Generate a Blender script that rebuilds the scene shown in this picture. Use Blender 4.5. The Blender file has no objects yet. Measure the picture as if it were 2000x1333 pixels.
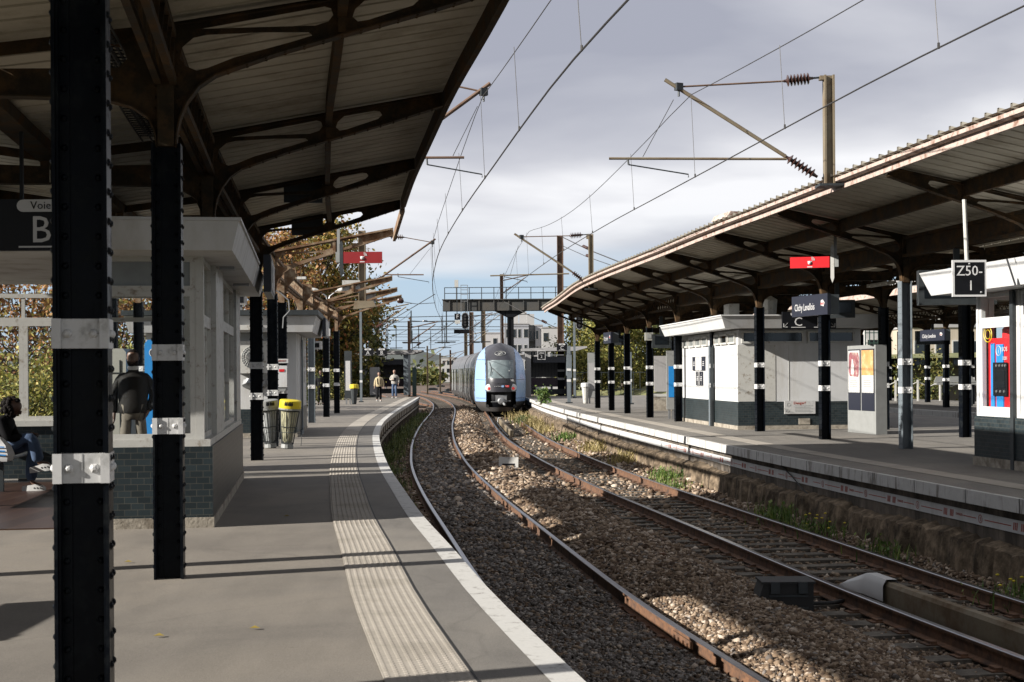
import bpy, bmesh, math, random
import numpy as np
from mathutils import Matrix, Vector
random.seed(7); rng = np.random.default_rng(7)
R = math.radians; PI = math.pi
sc = bpy.context.scene
col = sc.collection

# ------------------------------------------------------------------ camera geometry
F = 2778.0; HOR = 63.5; TH = R(0.4); EYE = 1.5
def at(u, v, Y):
    """point at distance Y along the view axis for a position measured on the 2000 px wide photograph"""
    dx, dy = u - 1000, v - 666.5
    x = dx*math.cos(TH) - dy*math.sin(TH); y = dx*math.sin(TH) + dy*math.cos(TH)
    return Vector((x/F*Y, Y, EYE - (y - HOR)/F*Y))
def curve_fn(pts):
    xs = [p[0] for p in pts]; ys = [p[1] for p in pts]; n = len(xs)
    m = [0]*n
    for i in range(n):
        a = max(i-1, 0); b = min(i+1, n-1); m[i] = (ys[b]-ys[a])/(xs[b]-xs[a])
    def fn(x):
        if x <= xs[0]: return ys[0] + m[0]*(x-xs[0])
        if x >= xs[-1]: return ys[-1] + m[-1]*(x-xs[-1])
        for i in range(n-1):
            if x <= xs[i+1]: break
        h = xs[i+1]-xs[i]; t = (x-xs[i])/h
        return ((2*t**3-3*t*t+1)*ys[i] + (t**3-2*t*t+t)*h*m[i] + (-2*t**3+3*t*t)*ys[i+1] + (t**3-t*t)*h*m[i+1])
    return fn
edgeL = curve_fn([(-6,2.7),(0,1.58),(6.9,.34),(9.6,-.13),(12.2,-.52),(15,-.95),(18.2,-1.38),(23,-2.0),(30,-2.78),(37,-3.46),(46,-4.12),(60,-4.78),(75,-5.35),(93,-6.05),(110,-6.9)])
cen1 = curve_fn([(-6,4.35),(0,3.15),(8,1.75),(12,1.05),(15,.58),(18,.2),(22,-.27),(26,-.74),(30,-1.18),(35,-1.68),(40,-2.1),(50,-2.77),(60,-3.28),(70,-3.7),(80,-4.03),(90,-4.38),(100,-4.8),(120,-6.0),(150,-8.8),(200,-15.5)])
cen2 = curve_fn([(-6,8.4),(0,7.25),(8,5.78),(12,5.06),(15,4.56),(18,4.15),(22,3.64),(26,3.12),(30,2.6),(35,2.04),(40,1.55),(50,.74),(60,.2),(70,-.2),(80,-.53),(90,-.9),(100,-1.3),(120,-2.45),(150,-5.0),(200,-11.5)])
edgeR = curve_fn([(-6,9.95),(0,8.85),(8,7.35),(12,6.62),(16,5.95),(20,5.42),(25,4.8),(28,4.47),(40,3.5),(51,2.66),(61,2.02),(73,1.4),(85,.98),(96,.6),(110,.0)])
rowR = curve_fn([(0,12.0),(13,9.85),(22.4,8.35),(27.4,7.58),(31.4,6.9),(35.9,6.25),(39.7,5.65),(43.5,5.08),(47.5,4.6),(52.5,4.25),(56.8,3.97),(60.7,3.65),(75,2.8)])
rowF = lambda Y: 17.7 - (Y-58)*.14
def frame(fn, Y):
    """origin on a ground curve, with the unit normal to its right and the tangent going away"""
    dx = (fn(Y+.25)-fn(Y-.25))/.5
    t = Vector((dx, 1, 0)).normalized()
    return Vector((fn(Y), Y, 0)), Vector((t.y, -t.x, 0)), t
def off(fn, Y, o, z=0.0):
    p, n, t = frame(fn, Y)
    q = p + n*o; q.z = z
    return q
def fmat(fn, Y, o=0.0, z=0.0, flip=False):
    p, n, t = frame(fn, Y)
    q = p + n*o
    if flip: n = -n; t = -t
    return Matrix(((n.x, t.x, 0, q.x), (n.y, t.y, 0, q.y), (0, 0, 1, z), (0, 0, 0, 1)))

# ------------------------------------------------------------------ mesh collector
class MB:
    def __init__(s, M=None):
        s.v = []; s.f = []; s.M = M
    def add(s, vs, fs):
        b = len(s.v)
        for p in vs:
            p = Vector(p)
            if s.M: p = s.M @ p
            s.v.append((p.x, p.y, p.z))
        for f in fs: s.f.append(tuple(i+b for i in f))
    def box(s, c, d, rz=0.0, rot=None):
        hx, hy, hz = d[0]/2, d[1]/2, d[2]/2; c = Vector(c)
        m = rot if rot else Matrix.Rotation(rz, 3, 'Z')
        vs = [c + m @ Vector((x*hx, y*hy, z*hz)) for z in (-1, 1) for y in (-1, 1) for x in (-1, 1)]
        s.add(vs, [(0,2,3,1),(4,5,7,6),(0,1,5,4),(2,6,7,3),(0,4,6,2),(1,3,7,5)])
        return s
    def bx(s, x0, x1, y0, y1, z0, z1):
        return s.box(((x0+x1)/2, (y0+y1)/2, (z0+z1)/2), (abs(x1-x0), abs(y1-y0), abs(z1-z0)))
    def bar(s, p, q, w, h, up=(0,0,1)):
        p = Vector(p); q = Vector(q); d = (q-p)
        if d.length < 1e-6: return s
        L = d.length; d.normalize(); up = Vector(up)
        if abs(d.dot(up)) > .98: up = Vector((1,0,0))
        a = d.cross(up).normalized(); b = a.cross(d)
        m = Matrix((a, d, b)).transposed()
        return s.box((p+q)/2, (w, L, h), rot=m)
    def tube(s, pts, r, n=8, caps=True):
        pts = [Vector(p) for p in pts]; k = len(pts); vs = []; fs = []
        rs = r if isinstance(r, (list, tuple)) else [r]*k
        pa = None
        for i, p in enumerate(pts):
            d = (pts[min(i+1, k-1)] - pts[max(i-1, 0)]).normalized()
            if pa is None:
                pa = d.cross(Vector((0,0,1)))
                if pa.length < .05: pa = d.cross(Vector((1,0,0)))
            pa = (pa - d*pa.dot(d)).normalized(); b = d.cross(pa)
            for j in range(n):
                a = 2*PI*j/n
                vs.append(p + (pa*math.cos(a) + b*math.sin(a))*rs[i])
        for i in range(k-1):
            for j in range(n):
                fs.append((i*n+j, i*n+(j+1) % n, (i+1)*n+(j+1) % n, (i+1)*n+j))
        if caps: fs += [tuple(range(n))[::-1], tuple(range((k-1)*n, k*n))]
        s.add(vs, fs); return s
    def lathe(s, prof, c=(0,0,0), n=12, axis=None):
        """prof: (radius, height) pairs round the local Z axis, or round axis"""
        c = Vector(c); m = Matrix.Identity(3)
        if axis is not None: m = Vector((0,0,1)).rotation_difference(Vector(axis)).to_matrix()
        vs = []; fs = []; k = len(prof)
        for r, z in prof:
            for j in range(n):
                a = 2*PI*j/n
                vs.append(c + m @ Vector((max(r, 1e-4)*math.cos(a), max(r, 1e-4)*math.sin(a), z)))
        for i in range(k-1):
            for j in range(n):
                fs.append((i*n+j, i*n+(j+1) % n, (i+1)*n+(j+1) % n, (i+1)*n+j))
        fs += [tuple(range(n))[::-1], tuple(range((k-1)*n, k*n))]
        s.add(vs, fs); return s
    def dome(s, c, nrm, r, n=6):
        return s.lathe([(r, 0), (r*.8, r*.45), (r*.35, r*.75)], c, n, nrm)
    def prism(s, poly, y0, y1, plane='xz'):
        """poly in the local XZ plane (or XY), extruded along Y (or Z)"""
        n = len(poly)
        if plane == 'xz': vs = [(a, y0, b) for a, b in poly] + [(a, y1, b) for a, b in poly]
        elif plane == 'yz': vs = [(y0, a, b) for a, b in poly] + [(y1, a, b) for a, b in poly]
        else: vs = [(a, b, y0) for a, b in poly] + [(a, b, y1) for a, b in poly]
        s.add(vs, [tuple(range(n)), tuple(range(n, 2*n))[::-1]] + [(i, i+n, (i+1) % n+n, (i+1) % n) for i in range(n)])
        return s
    def sweep(s, fn, Ys, sect, closed=True):
        """section of (offset, z) pairs swept along a ground curve"""
        n = len(sect); vs = []; fs = []
        for Y in Ys:
            p, nn, t = frame(fn, Y)
            for o, z in sect:
                q = p + nn*o; vs.append((q.x, q.y, z))
        k = len(Ys); m = n if closed else n-1
        for i in range(k-1):
            for j in range(m):
                a = i*n+j; b = i*n+(j+1) % n
                fs.append((a, a+n, b+n, b))
        if closed: fs += [tuple(range(n)), tuple(range((k-1)*n, k*n))[::-1]]
        s.add(vs, fs); return s
    def build(s, name, mat, parent=None, smooth=False, angle=None):
        me = bpy.data.meshes.new(name)
        b = base_of(parent)
        me.from_pydata([(x-b.x, y-b.y, z-b.z) for x, y, z in s.v], [], s.f)
        if mat: me.materials.append(mat)
        bm = bmesh.new(); bm.from_mesh(me); bmesh.ops.recalc_face_normals(bm, faces=bm.faces); bm.to_mesh(me); bm.free()
        if smooth or angle:
            me.polygons.foreach_set('use_smooth', [True]*len(me.polygons))
            me.set_sharp_from_angle(angle=R(angle or 40))
        o = bpy.data.objects.new(name, me); col.objects.link(o)
        if parent: o.parent = parent
        return o
def base_of(p):
    b = Vector((0,0,0))
    while p: b = b + p.location; p = p.parent
    return b
def tag(o, label=None, cat=None, group=None, kind=None):
    if label: o['label'] = label
    if cat: o['category'] = cat
    if group: o['group'] = group
    if kind: o['kind'] = kind
    return o
def thing(name, label, cat, loc=(0,0,0), rz=0.0, group=None):
    o = bpy.data.objects.new(name, None); col.objects.link(o)
    o.location = loc; o.rotation_euler = (0,0,rz); o.empty_display_size = .2
    return tag(o, label, cat, group)
def copy_tree(o, parent=None):
    c = o.copy(); col.objects.link(c)
    if parent: c.parent = parent
    for ch in list(o.children): copy_tree(ch, c)
    return c
def put(o, M):
    o.matrix_local = M; return o
def text_mb(mb, body, size, M, depth=.002, align='CENTER', sx=1.0):
    """letters as real relief: appended to mb, text in local XZ plane of M facing local -Y"""
    cu = bpy.data.curves.new('t', 'FONT'); cu.body = body; cu.size = size; cu.align_x = align; cu.align_y = 'CENTER'
    cu.extrude = depth; cu.resolution_u = 2
    o = bpy.data.objects.new('t', cu); col.objects.link(o)
    me = bpy.data.meshes.new_from_object(o)
    T = M @ Matrix.Rotation(R(90), 4, 'X') @ Matrix.Diagonal((sx, 1, 1, 1))
    old = mb.M; mb.M = None
    mb.add([T @ v.co for v in me.vertices], [tuple(p.vertices) for p in me.polygons])
    mb.M = old
    bpy.data.objects.remove(o); bpy.data.curves.remove(cu); bpy.data.meshes.remove(me)
    return mb
def plate_mb(mb, outline, holes, y0, y1, M):
    """flat plate with holes: outline and holes in the local XZ plane of M"""
    cu = bpy.data.curves.new('p', 'CURVE'); cu.dimensions = '2D'; cu.fill_mode = 'BOTH'; cu.extrude = abs(y1-y0)/2
    for poly in [outline]+holes:
        sp = cu.splines.new('POLY'); sp.points.add(len(poly)-1); sp.use_cyclic_u = True
        for p, (a, b) in zip(sp.points, poly): p.co = (a, b, 0, 1)
    o = bpy.data.objects.new('p', cu); col.objects.link(o)
    me = bpy.data.meshes.new_from_object(o)
    T = M @ Matrix.Translation((0, (y0+y1)/2, 0)) @ Matrix.Rotation(R(90), 4, 'X')
    old = mb.M; mb.M = None
    mb.add([T @ v.co for v in me.vertices], [tuple(p.vertices) for p in me.polygons])
    mb.M = old
    bpy.data.objects.remove(o); bpy.data.curves.remove(cu); bpy.data.meshes.remove(me)
    return mb

# ------------------------------------------------------------------ materials
def new_mat(name):
    m = bpy.data.materials.new(name); m.use_nodes = True
    nt = m.node_tree; b = nt.nodes['Principled BSDF']
    return m, nt, b
def nd(nt, typ, **kw):
    n = nt.nodes.new(typ)
    for k, v in kw.items():
        if k.startswith('i_'):
            key = k[2:]
            n.inputs[int(key) if key.isdigit() else key.replace('_', ' ')].default_value = v
        else: setattr(n, k, v)
    return n
def ramp(nt, fac, stops):
    r = nt.nodes.new('ShaderNodeValToRGB'); e = r.color_ramp.elements
    while len(e) < len(stops): e.new(.5)
    for i, (p, c) in enumerate(stops):
        e[i].position = p; e[i].color = (c[0], c[1], c[2], 1) if len(c) == 3 else c
    nt.links.new(fac, r.inputs[0]); return r
def coords(nt, scale=(1,1,1)):
    g = nt.nodes.new('ShaderNodeTexCoord'); mp = nt.nodes.new('ShaderNodeMapping')
    mp.inputs['Scale'].default_value = scale
    nt.links.new(g.outputs['Object'], mp.inputs[0]); return mp.outputs[0]
def mixc(nt, fac, a, b, mode='MIX'):
    m = nt.nodes.new('ShaderNodeMix'); m.data_type = 'RGBA'; m.blend_type = mode
    for sock, val in ((m.inputs['Factor'], fac), (m.inputs['A'], a), (m.inputs['B'], b)):
        if hasattr(val, 'is_linked'): nt.links.new(val, sock)
        elif isinstance(val, (int, float)): sock.default_value = val
        else: sock.default_value = (*val[:3], 1)
    return m.outputs['Result']
def bump(nt, b, height, strength=.4, dist=.01):
    n = nd(nt, 'ShaderNodeBump', i_Strength=strength, i_Distance=dist)
    nt.links.new(height, n.inputs['Height']); nt.links.new(n.outputs[0], b.inputs['Normal'])
GA = .5      # overall paint value for this exposure
def mat(name, c, rough=.6, metal=0.0, var=.18, scale=6.0, dirt_or_glint=None, dscale=2.0, damt=.5, streak=False, bmp=0.0, bscale=60.0, spec=None, emit=None):
    """painted or raw surface: base colour, fine tone variation, a second colour of dirt, rust, wear or painted reflection in patches"""
    c = [x*GA for x in c]; dirt_or_glint = [x*GA for x in dirt_or_glint] if dirt_or_glint else None
    m, nt, b = new_mat(name)
    co = coords(nt)
    n1 = nd(nt, 'ShaderNodeTexNoise', i_Scale=scale, i_Detail=6.0, i_Roughness=.65); nt.links.new(co, n1.inputs[0])
    lo = [x*(1-var) for x in c]; hi = [min(1, x*(1+var)) for x in c]
    out = ramp(nt, n1.outputs[0], [(.3, lo), (.7, hi)]).outputs[0]
    rgh = None
    if dirt_or_glint:
        co2 = coords(nt, (1, 1, .18)) if streak else co
        n2 = nd(nt, 'ShaderNodeTexNoise', i_Scale=dscale, i_Detail=8.0, i_Roughness=.7); nt.links.new(co2, n2.inputs[0])
        k = ramp(nt, n2.outputs[0], [(.62-damt*.4, (0,0,0)), (.72-damt*.2, (1,1,1))]).outputs[0]
        out = mixc(nt, k, out, dirt_or_glint)
        mr = nd(nt, 'ShaderNodeMapRange', i_3=rough, i_4=min(1, rough+.3)); nt.links.new(k, mr.inputs[0]); rgh = mr.outputs[0]
    nt.links.new(out, b.inputs['Base Color'])
    b.inputs['Roughness'].default_value = rough
    if rgh: nt.links.new(rgh, b.inputs['Roughness'])
    b.inputs['Metallic'].default_value = metal
    if spec is not None: b.inputs['Specular IOR Level'].default_value = spec
    if bmp:
        n3 = nd(nt, 'ShaderNodeTexNoise', i_Scale=bscale, i_Detail=5.0); nt.links.new(co, n3.inputs[0])
        bump(nt, b, n3.outputs[0], bmp, .01)
    if emit:
        b.inputs['Emission Color'].default_value = (*emit[:3], 1); b.inputs['Emission Strength'].default_value = emit[3]
    return m
def glass_mat(name, tint=(.8,.85,.85), opacity=.15, rough=.03):
    # thin pane: clear, with the mirror of its two faces and a film of dust
    m, nt, b = new_mat(name)
    tr = nd(nt, 'ShaderNodeBsdfTransparent'); tr.inputs[0].default_value = (*tint, 1)
    gl = nd(nt, 'ShaderNodeBsdfGlossy', i_Roughness=rough)
    lw_ = nd(nt, 'ShaderNodeLayerWeight', i_Blend=.5)
    p5 = nd(nt, 'ShaderNodeMath', operation='POWER', i_1=5.0); nt.links.new(lw_.outputs['Facing'], p5.inputs[0])
    fr = nd(nt, 'ShaderNodeMath', operation='MULTIPLY_ADD', i_1=.4, i_2=.003); nt.links.new(p5.outputs[0], fr.inputs[0])
    df = nd(nt, 'ShaderNodeBsdfDiffuse'); df.inputs[0].default_value = (.5,.5,.48,1)
    n = nd(nt, 'ShaderNodeTexNoise', i_Scale=3.0, i_Detail=4.0); nt.links.new(coords(nt), n.inputs[0])
    k = nd(nt, 'ShaderNodeMath', operation='MULTIPLY', i_1=opacity); nt.links.new(n.outputs[0], k.inputs[0])
    m1 = nt.nodes.new('ShaderNodeMixShader'); m2 = nt.nodes.new('ShaderNodeMixShader')
    nt.links.new(k.outputs[0], m1.inputs[0]); nt.links.new(tr.outputs[0], m1.inputs[1]); nt.links.new(df.outputs[0], m1.inputs[2])
    nt.links.new(fr.outputs[0], m2.inputs[0]); nt.links.new(m1.outputs[0], m2.inputs[1]); nt.links.new(gl.outputs[0], m2.inputs[2])
    nt.links.new(m2.outputs[0], nt.nodes['Material Output'].inputs[0])
    return m
def wall_uv(nt):
    """wall coordinates (run along the wall, height) whichever way the wall faces"""
    g = nt.nodes.new('ShaderNodeNewGeometry'); sp = nt.nodes.new('ShaderNodeSeparateXYZ'); sn = nt.nodes.new('ShaderNodeSeparateXYZ')
    nt.links.new(g.outputs['Position'], sp.inputs[0]); nt.links.new(g.outputs['True Normal'], sn.inputs[0])
    ax = nd(nt, 'ShaderNodeMath', operation='ABSOLUTE'); ay = nd(nt, 'ShaderNodeMath', operation='ABSOLUTE')
    nt.links.new(sn.outputs[0], ax.inputs[0]); nt.links.new(sn.outputs[1], ay.inputs[0])
    gt = nd(nt, 'ShaderNodeMath', operation='GREATER_THAN'); nt.links.new(ax.outputs[0], gt.inputs[0]); nt.links.new(ay.outputs[0], gt.inputs[1])
    mx = nt.nodes.new('ShaderNodeMix'); nt.links.new(gt.outputs[0], mx.inputs[0]); nt.links.new(sp.outputs[0], mx.inputs[2]); nt.links.new(sp.outputs[1], mx.inputs[3])
    cb = nt.nodes.new('ShaderNodeCombineXYZ'); nt.links.new(mx.outputs[0], cb.inputs[0]); nt.links.new(sp.outputs[2], cb.inputs[1])
    return cb.outputs[0]
def tile_mat(name, c, grout, w, h, mortar=.012, rough=.25, var=.25):
    m, nt, b = new_mat(name)
    uv = wall_uv(nt)
    br = nd(nt, 'ShaderNodeTexBrick', i_Scale=1.0, i_Mortar_Size=mortar/2, i_Mortar_Smooth=.2, i_Bias=0.0, i_Brick_Width=w, i_Row_Height=h)
    br.inputs['Color1'].default_value = (*[x*(1-var) for x in c], 1); br.inputs['Color2'].default_value = (*[x*(1+var) for x in c], 1)
    nt.links.new(uv, br.inputs[0])
    n = nd(nt, 'ShaderNodeTexNoise', i_Scale=5.0, i_Detail=5.0); nt.links.new(uv, n.inputs[0])
    g = mixc(nt, n.outputs[0], [x*.25 for x in grout], [x*1.2 for x in grout]); nt.links.new(g, br.inputs['Mortar'])
    nt.links.new(br.outputs[0], b.inputs['Base Color']); b.inputs['Roughness'].default_value = rough+.12; b.inputs['Specular IOR Level'].default_value = .2
    bump(nt, b, br.outputs['Fac'], -.3, .004)
    return m

def asphalt(name, c):
    m, nt, b = new_mat(name); co = coords(nt)
    f = nd(nt, 'ShaderNodeTexNoise', i_Scale=220.0, i_Detail=3.0, i_Roughness=.7); nt.links.new(co, f.inputs[0])
    l = nd(nt, 'ShaderNodeTexNoise', i_Scale=.55, i_Detail=9.0, i_Roughness=.62, i_Distortion=.6); nt.links.new(co, l.inputs[0])
    s = nd(nt, 'ShaderNodeTexNoise', i_Scale=2.2, i_Detail=6.0, i_Roughness=.6); nt.links.new(coords(nt, (1, .25, 1)), s.inputs[0])
    a = ramp(nt, f.outputs[0], [(.34, [x*.6 for x in c]), (.66, [x*1.36 for x in c])]).outputs[0]
    k = ramp(nt, l.outputs[0], [(.36, (.78,.78,.79)), (.5, (.97,.97,.97)), (.62, (1.07,1.06,1.04))]).outputs[0]
    a = mixc(nt, 1.0, a, k, 'MULTIPLY')
    k2 = ramp(nt, s.outputs[0], [(.38, (.82,.82,.82)), (.55, (1,1,1))]).outputs[0]
    a = mixc(nt, .8, a, k2, 'MULTIPLY')
    v = nd(nt, 'ShaderNodeTexVoronoi', i_Scale=1.6); nt.links.new(co, v.inputs[0])
    sp = ramp(nt, v.outputs['Distance'], [(.016, (.35,.34,.33)), (.03, (1,1,1))]).outputs[0]
    a = mixc(nt, .9, a, sp, 'MULTIPLY')
    dn = nd(nt, 'ShaderNodeTexNoise', i_Scale=1.1, i_Detail=5.0); nt.links.new(co, dn.inputs[0])
    dv = mixc(nt, .35, co, dn.outputs['Color'])
    ve = nd(nt, 'ShaderNodeTexVoronoi', i_Scale=.45, feature='DISTANCE_TO_EDGE'); nt.links.new(dv, ve.inputs[0])
    a = mixc(nt, .22, a, ramp(nt, ve.outputs['Distance'], [(.0, (.3,.29,.28)), (.006, (1,1,1))]).outputs[0], 'MULTIPLY')
    vp = nd(nt, 'ShaderNodeTexVoronoi', i_Scale=.22); nt.links.new(dv, vp.inputs[0])
    sc_ = nt.nodes.new('ShaderNodeSeparateColor'); nt.links.new(vp.outputs['Color'], sc_.inputs[0])
    a = mixc(nt, 1.0, a, ramp(nt, sc_.outputs[0], [(0, (.93,.935,.94)), (1, (1.05,1.04,1.03))]).outputs[0], 'MULTIPLY')
    nt.links.new(a, b.inputs['Base Color']); b.inputs['Roughness'].default_value = .82
    bump(nt, b, f.outputs[0], .35, .004)
    return m

A = {}
A['asphalt'] = asphalt('platform_asphalt', (.146,.131,.111))
A['asphalt2'] = asphalt('platform_asphalt_grey', (.14,.13,.115))
A['tactile'] = mat('tactile_paving', (.53,.48,.41), .8, var=.1, scale=14, dirt_or_glint=(.4,.36,.3), dscale=1.2, damt=.35, bmp=.2, bscale=180)
A['white_line'] = mat('white_edge_paint', (.8,.79,.75), .6, var=.06, scale=30, dirt_or_glint=(.3,.28,.25), dscale=7, damt=.2, bmp=.2, bscale=90)
A['edge_slab'] = mat('white_edge_slab', (.74,.73,.7), .7, var=.08, scale=10, dirt_or_glint=(.22,.19,.16), dscale=5, damt=.25, streak=True, bmp=.3, bscale=50)
A['wall_conc'] = mat('platform_wall_concrete', (.24,.195,.15), .92, var=.4, scale=5, dirt_or_glint=(.07,.056,.042), dscale=2.0, damt=.6, streak=True, bmp=.8, bscale=14)
A['wall_old'] = mat('old_wall_base', (.34,.26,.18), .95, var=.55, scale=7, dirt_or_glint=(.09,.07,.05), dscale=3.0, damt=.6, bmp=1.0, bscale=16, spec=.1)
A['black'] = mat('black_column_paint', (.004,.006,.01), .34, var=.4, scale=5, dirt_or_glint=(.02,.024,.026), dscale=6, damt=.3, spec=.09)
A['band'] = mat('white_reflective_band', (.98,.98,.97), .42, var=.05, scale=10, dirt_or_glint=(.5,.5,.48), dscale=6, damt=.2)
A['rust'] = mat('rusty_brown_paint', (.05,.036,.02), .7, var=.5, scale=5, dirt_or_glint=(.16,.092,.044), dscale=3.2, damt=.42, bmp=.35, bscale=40, spec=.15)
A['rust_light'] = mat('peeling_cream_paint', (.5,.4,.27), .75, var=.25, scale=4, dirt_or_glint=(.2,.1,.045), dscale=3.0, damt=.75, bmp=.4, bscale=40)
A['sheet'] = mat('cream_corrugated_sheet', (.85,.79,.66), .7, var=.06, scale=2, dirt_or_glint=(.6,.54,.43), dscale=1.1, damt=.3, spec=.15)
A['fascia'] = mat('pink_white_eave', (.68,.54,.47), .65, var=.12, scale=8, dirt_or_glint=(.26,.13,.08), dscale=7, damt=.33, bmp=.2, bscale=30)
A['white'] = mat('white_paint', (.86,.87,.87), .5, var=.03, scale=5, dirt_or_glint=(.74,.73,.7), dscale=2.2, damt=.3, streak=True, bmp=.05, bscale=30)
A['white2'] = mat('cream_white_frame', (.74,.735,.69), .45, var=.06, scale=8, dirt_or_glint=(.33,.27,.2), dscale=9, damt=.18, bmp=.05)
A['grey'] = mat('grey_render', (.5,.49,.49), .7, var=.05, scale=3, dirt_or_glint=(.42,.41,.4), dscale=1.6, damt=.4, streak=True)
A['tile'] = tile_mat('slate_tiles', (.017,.024,.027), (.075,.075,.066), .125, .062, mortar=.006)
A['tile_brown'] = tile_mat('warm_slate_tiles', (.036,.033,.03), (.12,.105,.085), .125, .062, mortar=.006, rough=.3)
A['conc'] = mat('pale_concrete', (.48,.43,.35), .9, var=.25, scale=9, dirt_or_glint=(.25,.21,.16), dscale=4, damt=.4, bmp=.6, bscale=30)
A['glass'] = glass_mat('window_glass', (.97,.98,.975), .004)
A['frost'] = mat('frosted_glass', (.32,.34,.33), .25, var=.2, scale=2)
A['darkglass'] = mat('dark_glass', (.02,.025,.028), .08, var=.5, scale=1.5)
A['navy'] = mat('navy_sign', (.02,.024,.042), .4, var=.08, scale=20)
A['blk'] = mat('black_sign', (.006,.007,.01), .5, spec=.2, var=.1, scale=20)
A['letter'] = mat('white_lettering', (.85,.85,.85), .5, var=.02)
A['red'] = mat('red_sign', (.95,.02,.03), .4, var=.06)
A['redp'] = mat('red_print', (.55,.1,.06), .6, var=.2)
A['red_shaded'] = mat('shaded_red_sign', (.36,.012,.015), .45, var=.06)  # the red sign paint again, with shade put into the colour
A['blue'] = mat('bright_blue_panel', (.03,.33,.85), .35, var=.06)
A['lightblue'] = mat('light_blue_train', (.4,.62,1.0), .25, var=.03, scale=2, dirt_or_glint=(.34,.54,.85), dscale=1.4, damt=.2)
A['steel'] = mat('galvanised_steel', (.42,.43,.44), .45, .6, var=.14, scale=8)
A['darksteel'] = mat('dark_grey_steel', (.05,.06,.065), .5, .3, var=.25, scale=6)
A['greysteel'] = mat('grey_painted_steel', (.2,.235,.26), .45, var=.1, scale=8)
A['railtop'] = mat('polished_rail', (.5,.5,.53), .28, 1.0, var=.12, scale=20)
A['railside'] = mat('rusty_rail_side', (.2,.095,.045), .9, var=.35, scale=14, dirt_or_glint=(.08,.045,.03), dscale=5, damt=.4, bmp=.4, bscale=60)
A['sleeper'] = mat('weathered_oak_sleeper', (.19,.165,.13), .9, var=.4, scale=9, dirt_or_glint=(.09,.075,.06), dscale=3, damt=.5, bmp=.7, bscale=50)
A['mast'] = mat('tan_galvanised_mast', (.33,.27,.18), .6, .3, var=.2, scale=4, dirt_or_glint=(.2,.13,.07), dscale=2, damt=.35)
A['mastrust'] = mat('rusty_mast', (.2,.115,.07), .75, var=.35, scale=4, dirt_or_glint=(.1,.05,.03), dscale=2, damt=.4)
A['wire'] = mat('catenary_wire', (.09,.085,.08), .5, .6, var=.1)
A['insul'] = mat('brown_glazed_insulator', (.075,.035,.028), .2, var=.3, scale=10)
A['yellow'] = mat('yellow_bin_lid', (1.0,.8,.02), .45, var=.05)
A['rubber'] = mat('black_rubber', (.015,.015,.015), .7, var=.2)
A['plast_grey'] = mat('grey_plastic', (.36,.37,.36), .5, var=.08)
A['beige_box'] = mat('beige_machine', (.45,.45,.4), .5, var=.06, scale=4)
A['purple'] = mat('purple_panel', (.05,.006,.035), .4, var=.2)
A['ply'] = mat('shelter_wall_grey', (.11,.105,.11), .6, var=.12)
A['greenp'] = mat('green_post', (.015,.06,.05), .5, var=.2)
A['poster_red'] = mat('poster_red', (.36,.13,.15), .4, var=.5, scale=7, dirt_or_glint=(.6,.55,.45), dscale=5, damt=.25)
A['poster_orange'] = mat('poster_orange', (.75,.42,.16), .4, var=.25, scale=6, dirt_or_glint=(.8,.62,.35), dscale=4, damt=.3)
A['paper'] = mat('white_paper', (.75,.75,.73), .55, var=.06, scale=12, dirt_or_glint=(.55,.55,.58), dscale=14, damt=.3)
A['skin_d'] = mat('dark_skin', (.17,.088,.058), .5, var=.12)
A['skin_l'] = mat('light_skin', (.5,.3,.22), .5, var=.1)
A['hair'] = mat('black_hair', (.012,.009,.008), .75, var=.5, scale=40, spec=.1)
A['jacket'] = mat('black_jacket', (.016,.0135,.012), .7, var=.3, scale=9, bmp=.6, bscale=14, spec=.2)
A['trouser'] = mat('grey_trousers', (.26,.225,.18), .85, var=.2, scale=12, bmp=.5, bscale=16)
A['denim'] = mat('blue_denim', (.08,.14,.26), .85, var=.3, scale=16)
A['cream_coat'] = mat('cream_coat', (.62,.5,.3), .8, var=.12)
A['pale_coat'] = mat('pale_sweater', (.5,.47,.42), .85, var=.12)
A['darkcloth'] = mat('black_cloth', (.012,.012,.014), .85, var=.3, spec=.1)
A['shoe'] = mat('white_clog', (.7,.7,.68), .5, var=.06)
A['bag'] = mat('white_bag', (.7,.7,.7), .5, var=.06)
A['plastic_bag'] = mat('clear_yellow_bag', (.62,.6,.4), .3, var=.3, scale=12)
A['plastic_bag2'] = mat('clear_grey_bag', (.5,.52,.52), .3, var=.3, scale=12)
A['floor_red'] = tile_mat('red_floor', (.03,.017,.014), (.1,.06,.04), .3, .15)
A['screen'] = mat('dark_screen', (.012,.016,.02), .15, var=.3, scale=3)
# ------------------------------------------------------------------ camera, sun, sky
cam = bpy.data.cameras.new('camera'); cam.sensor_width = 36; cam.lens = 50.0
cam.shift_y = (HOR)/2000.0; cam.clip_end = 9000; cam.clip_start = .05
co = bpy.data.objects.new('camera', cam); col.objects.link(co)
co.location = (0,0,EYE)
co.matrix_world = Matrix.Translation((0,0,EYE)) @ Matrix.Rotation(R(90), 4, 'X') @ Matrix.Rotation(-TH, 4, 'Z')
cam.dof.use_dof = True; cam.dof.focus_distance = 34; cam.dof.aperture_fstop = 11
sc.camera = co
SUN_EL = R(24.4); sd = Vector((.935*math.cos(SUN_EL), .355*math.cos(SUN_EL), -math.sin(SUN_EL)))
sl = bpy.data.lights.new('sun', 'SUN'); sl.energy = 5.0; sl.angle = R(.5); sl.color = (1.0,.945,.87)
so = bpy.data.objects.new('sun', sl); col.objects.link(so); so.rotation_euler = sd.to_track_quat('-Z', 'Y').to_euler()
w = bpy.data.worlds.new('World'); sc.world = w; w.use_nodes = True
nt = w.node_tree; bg = nt.nodes['Background']
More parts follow.
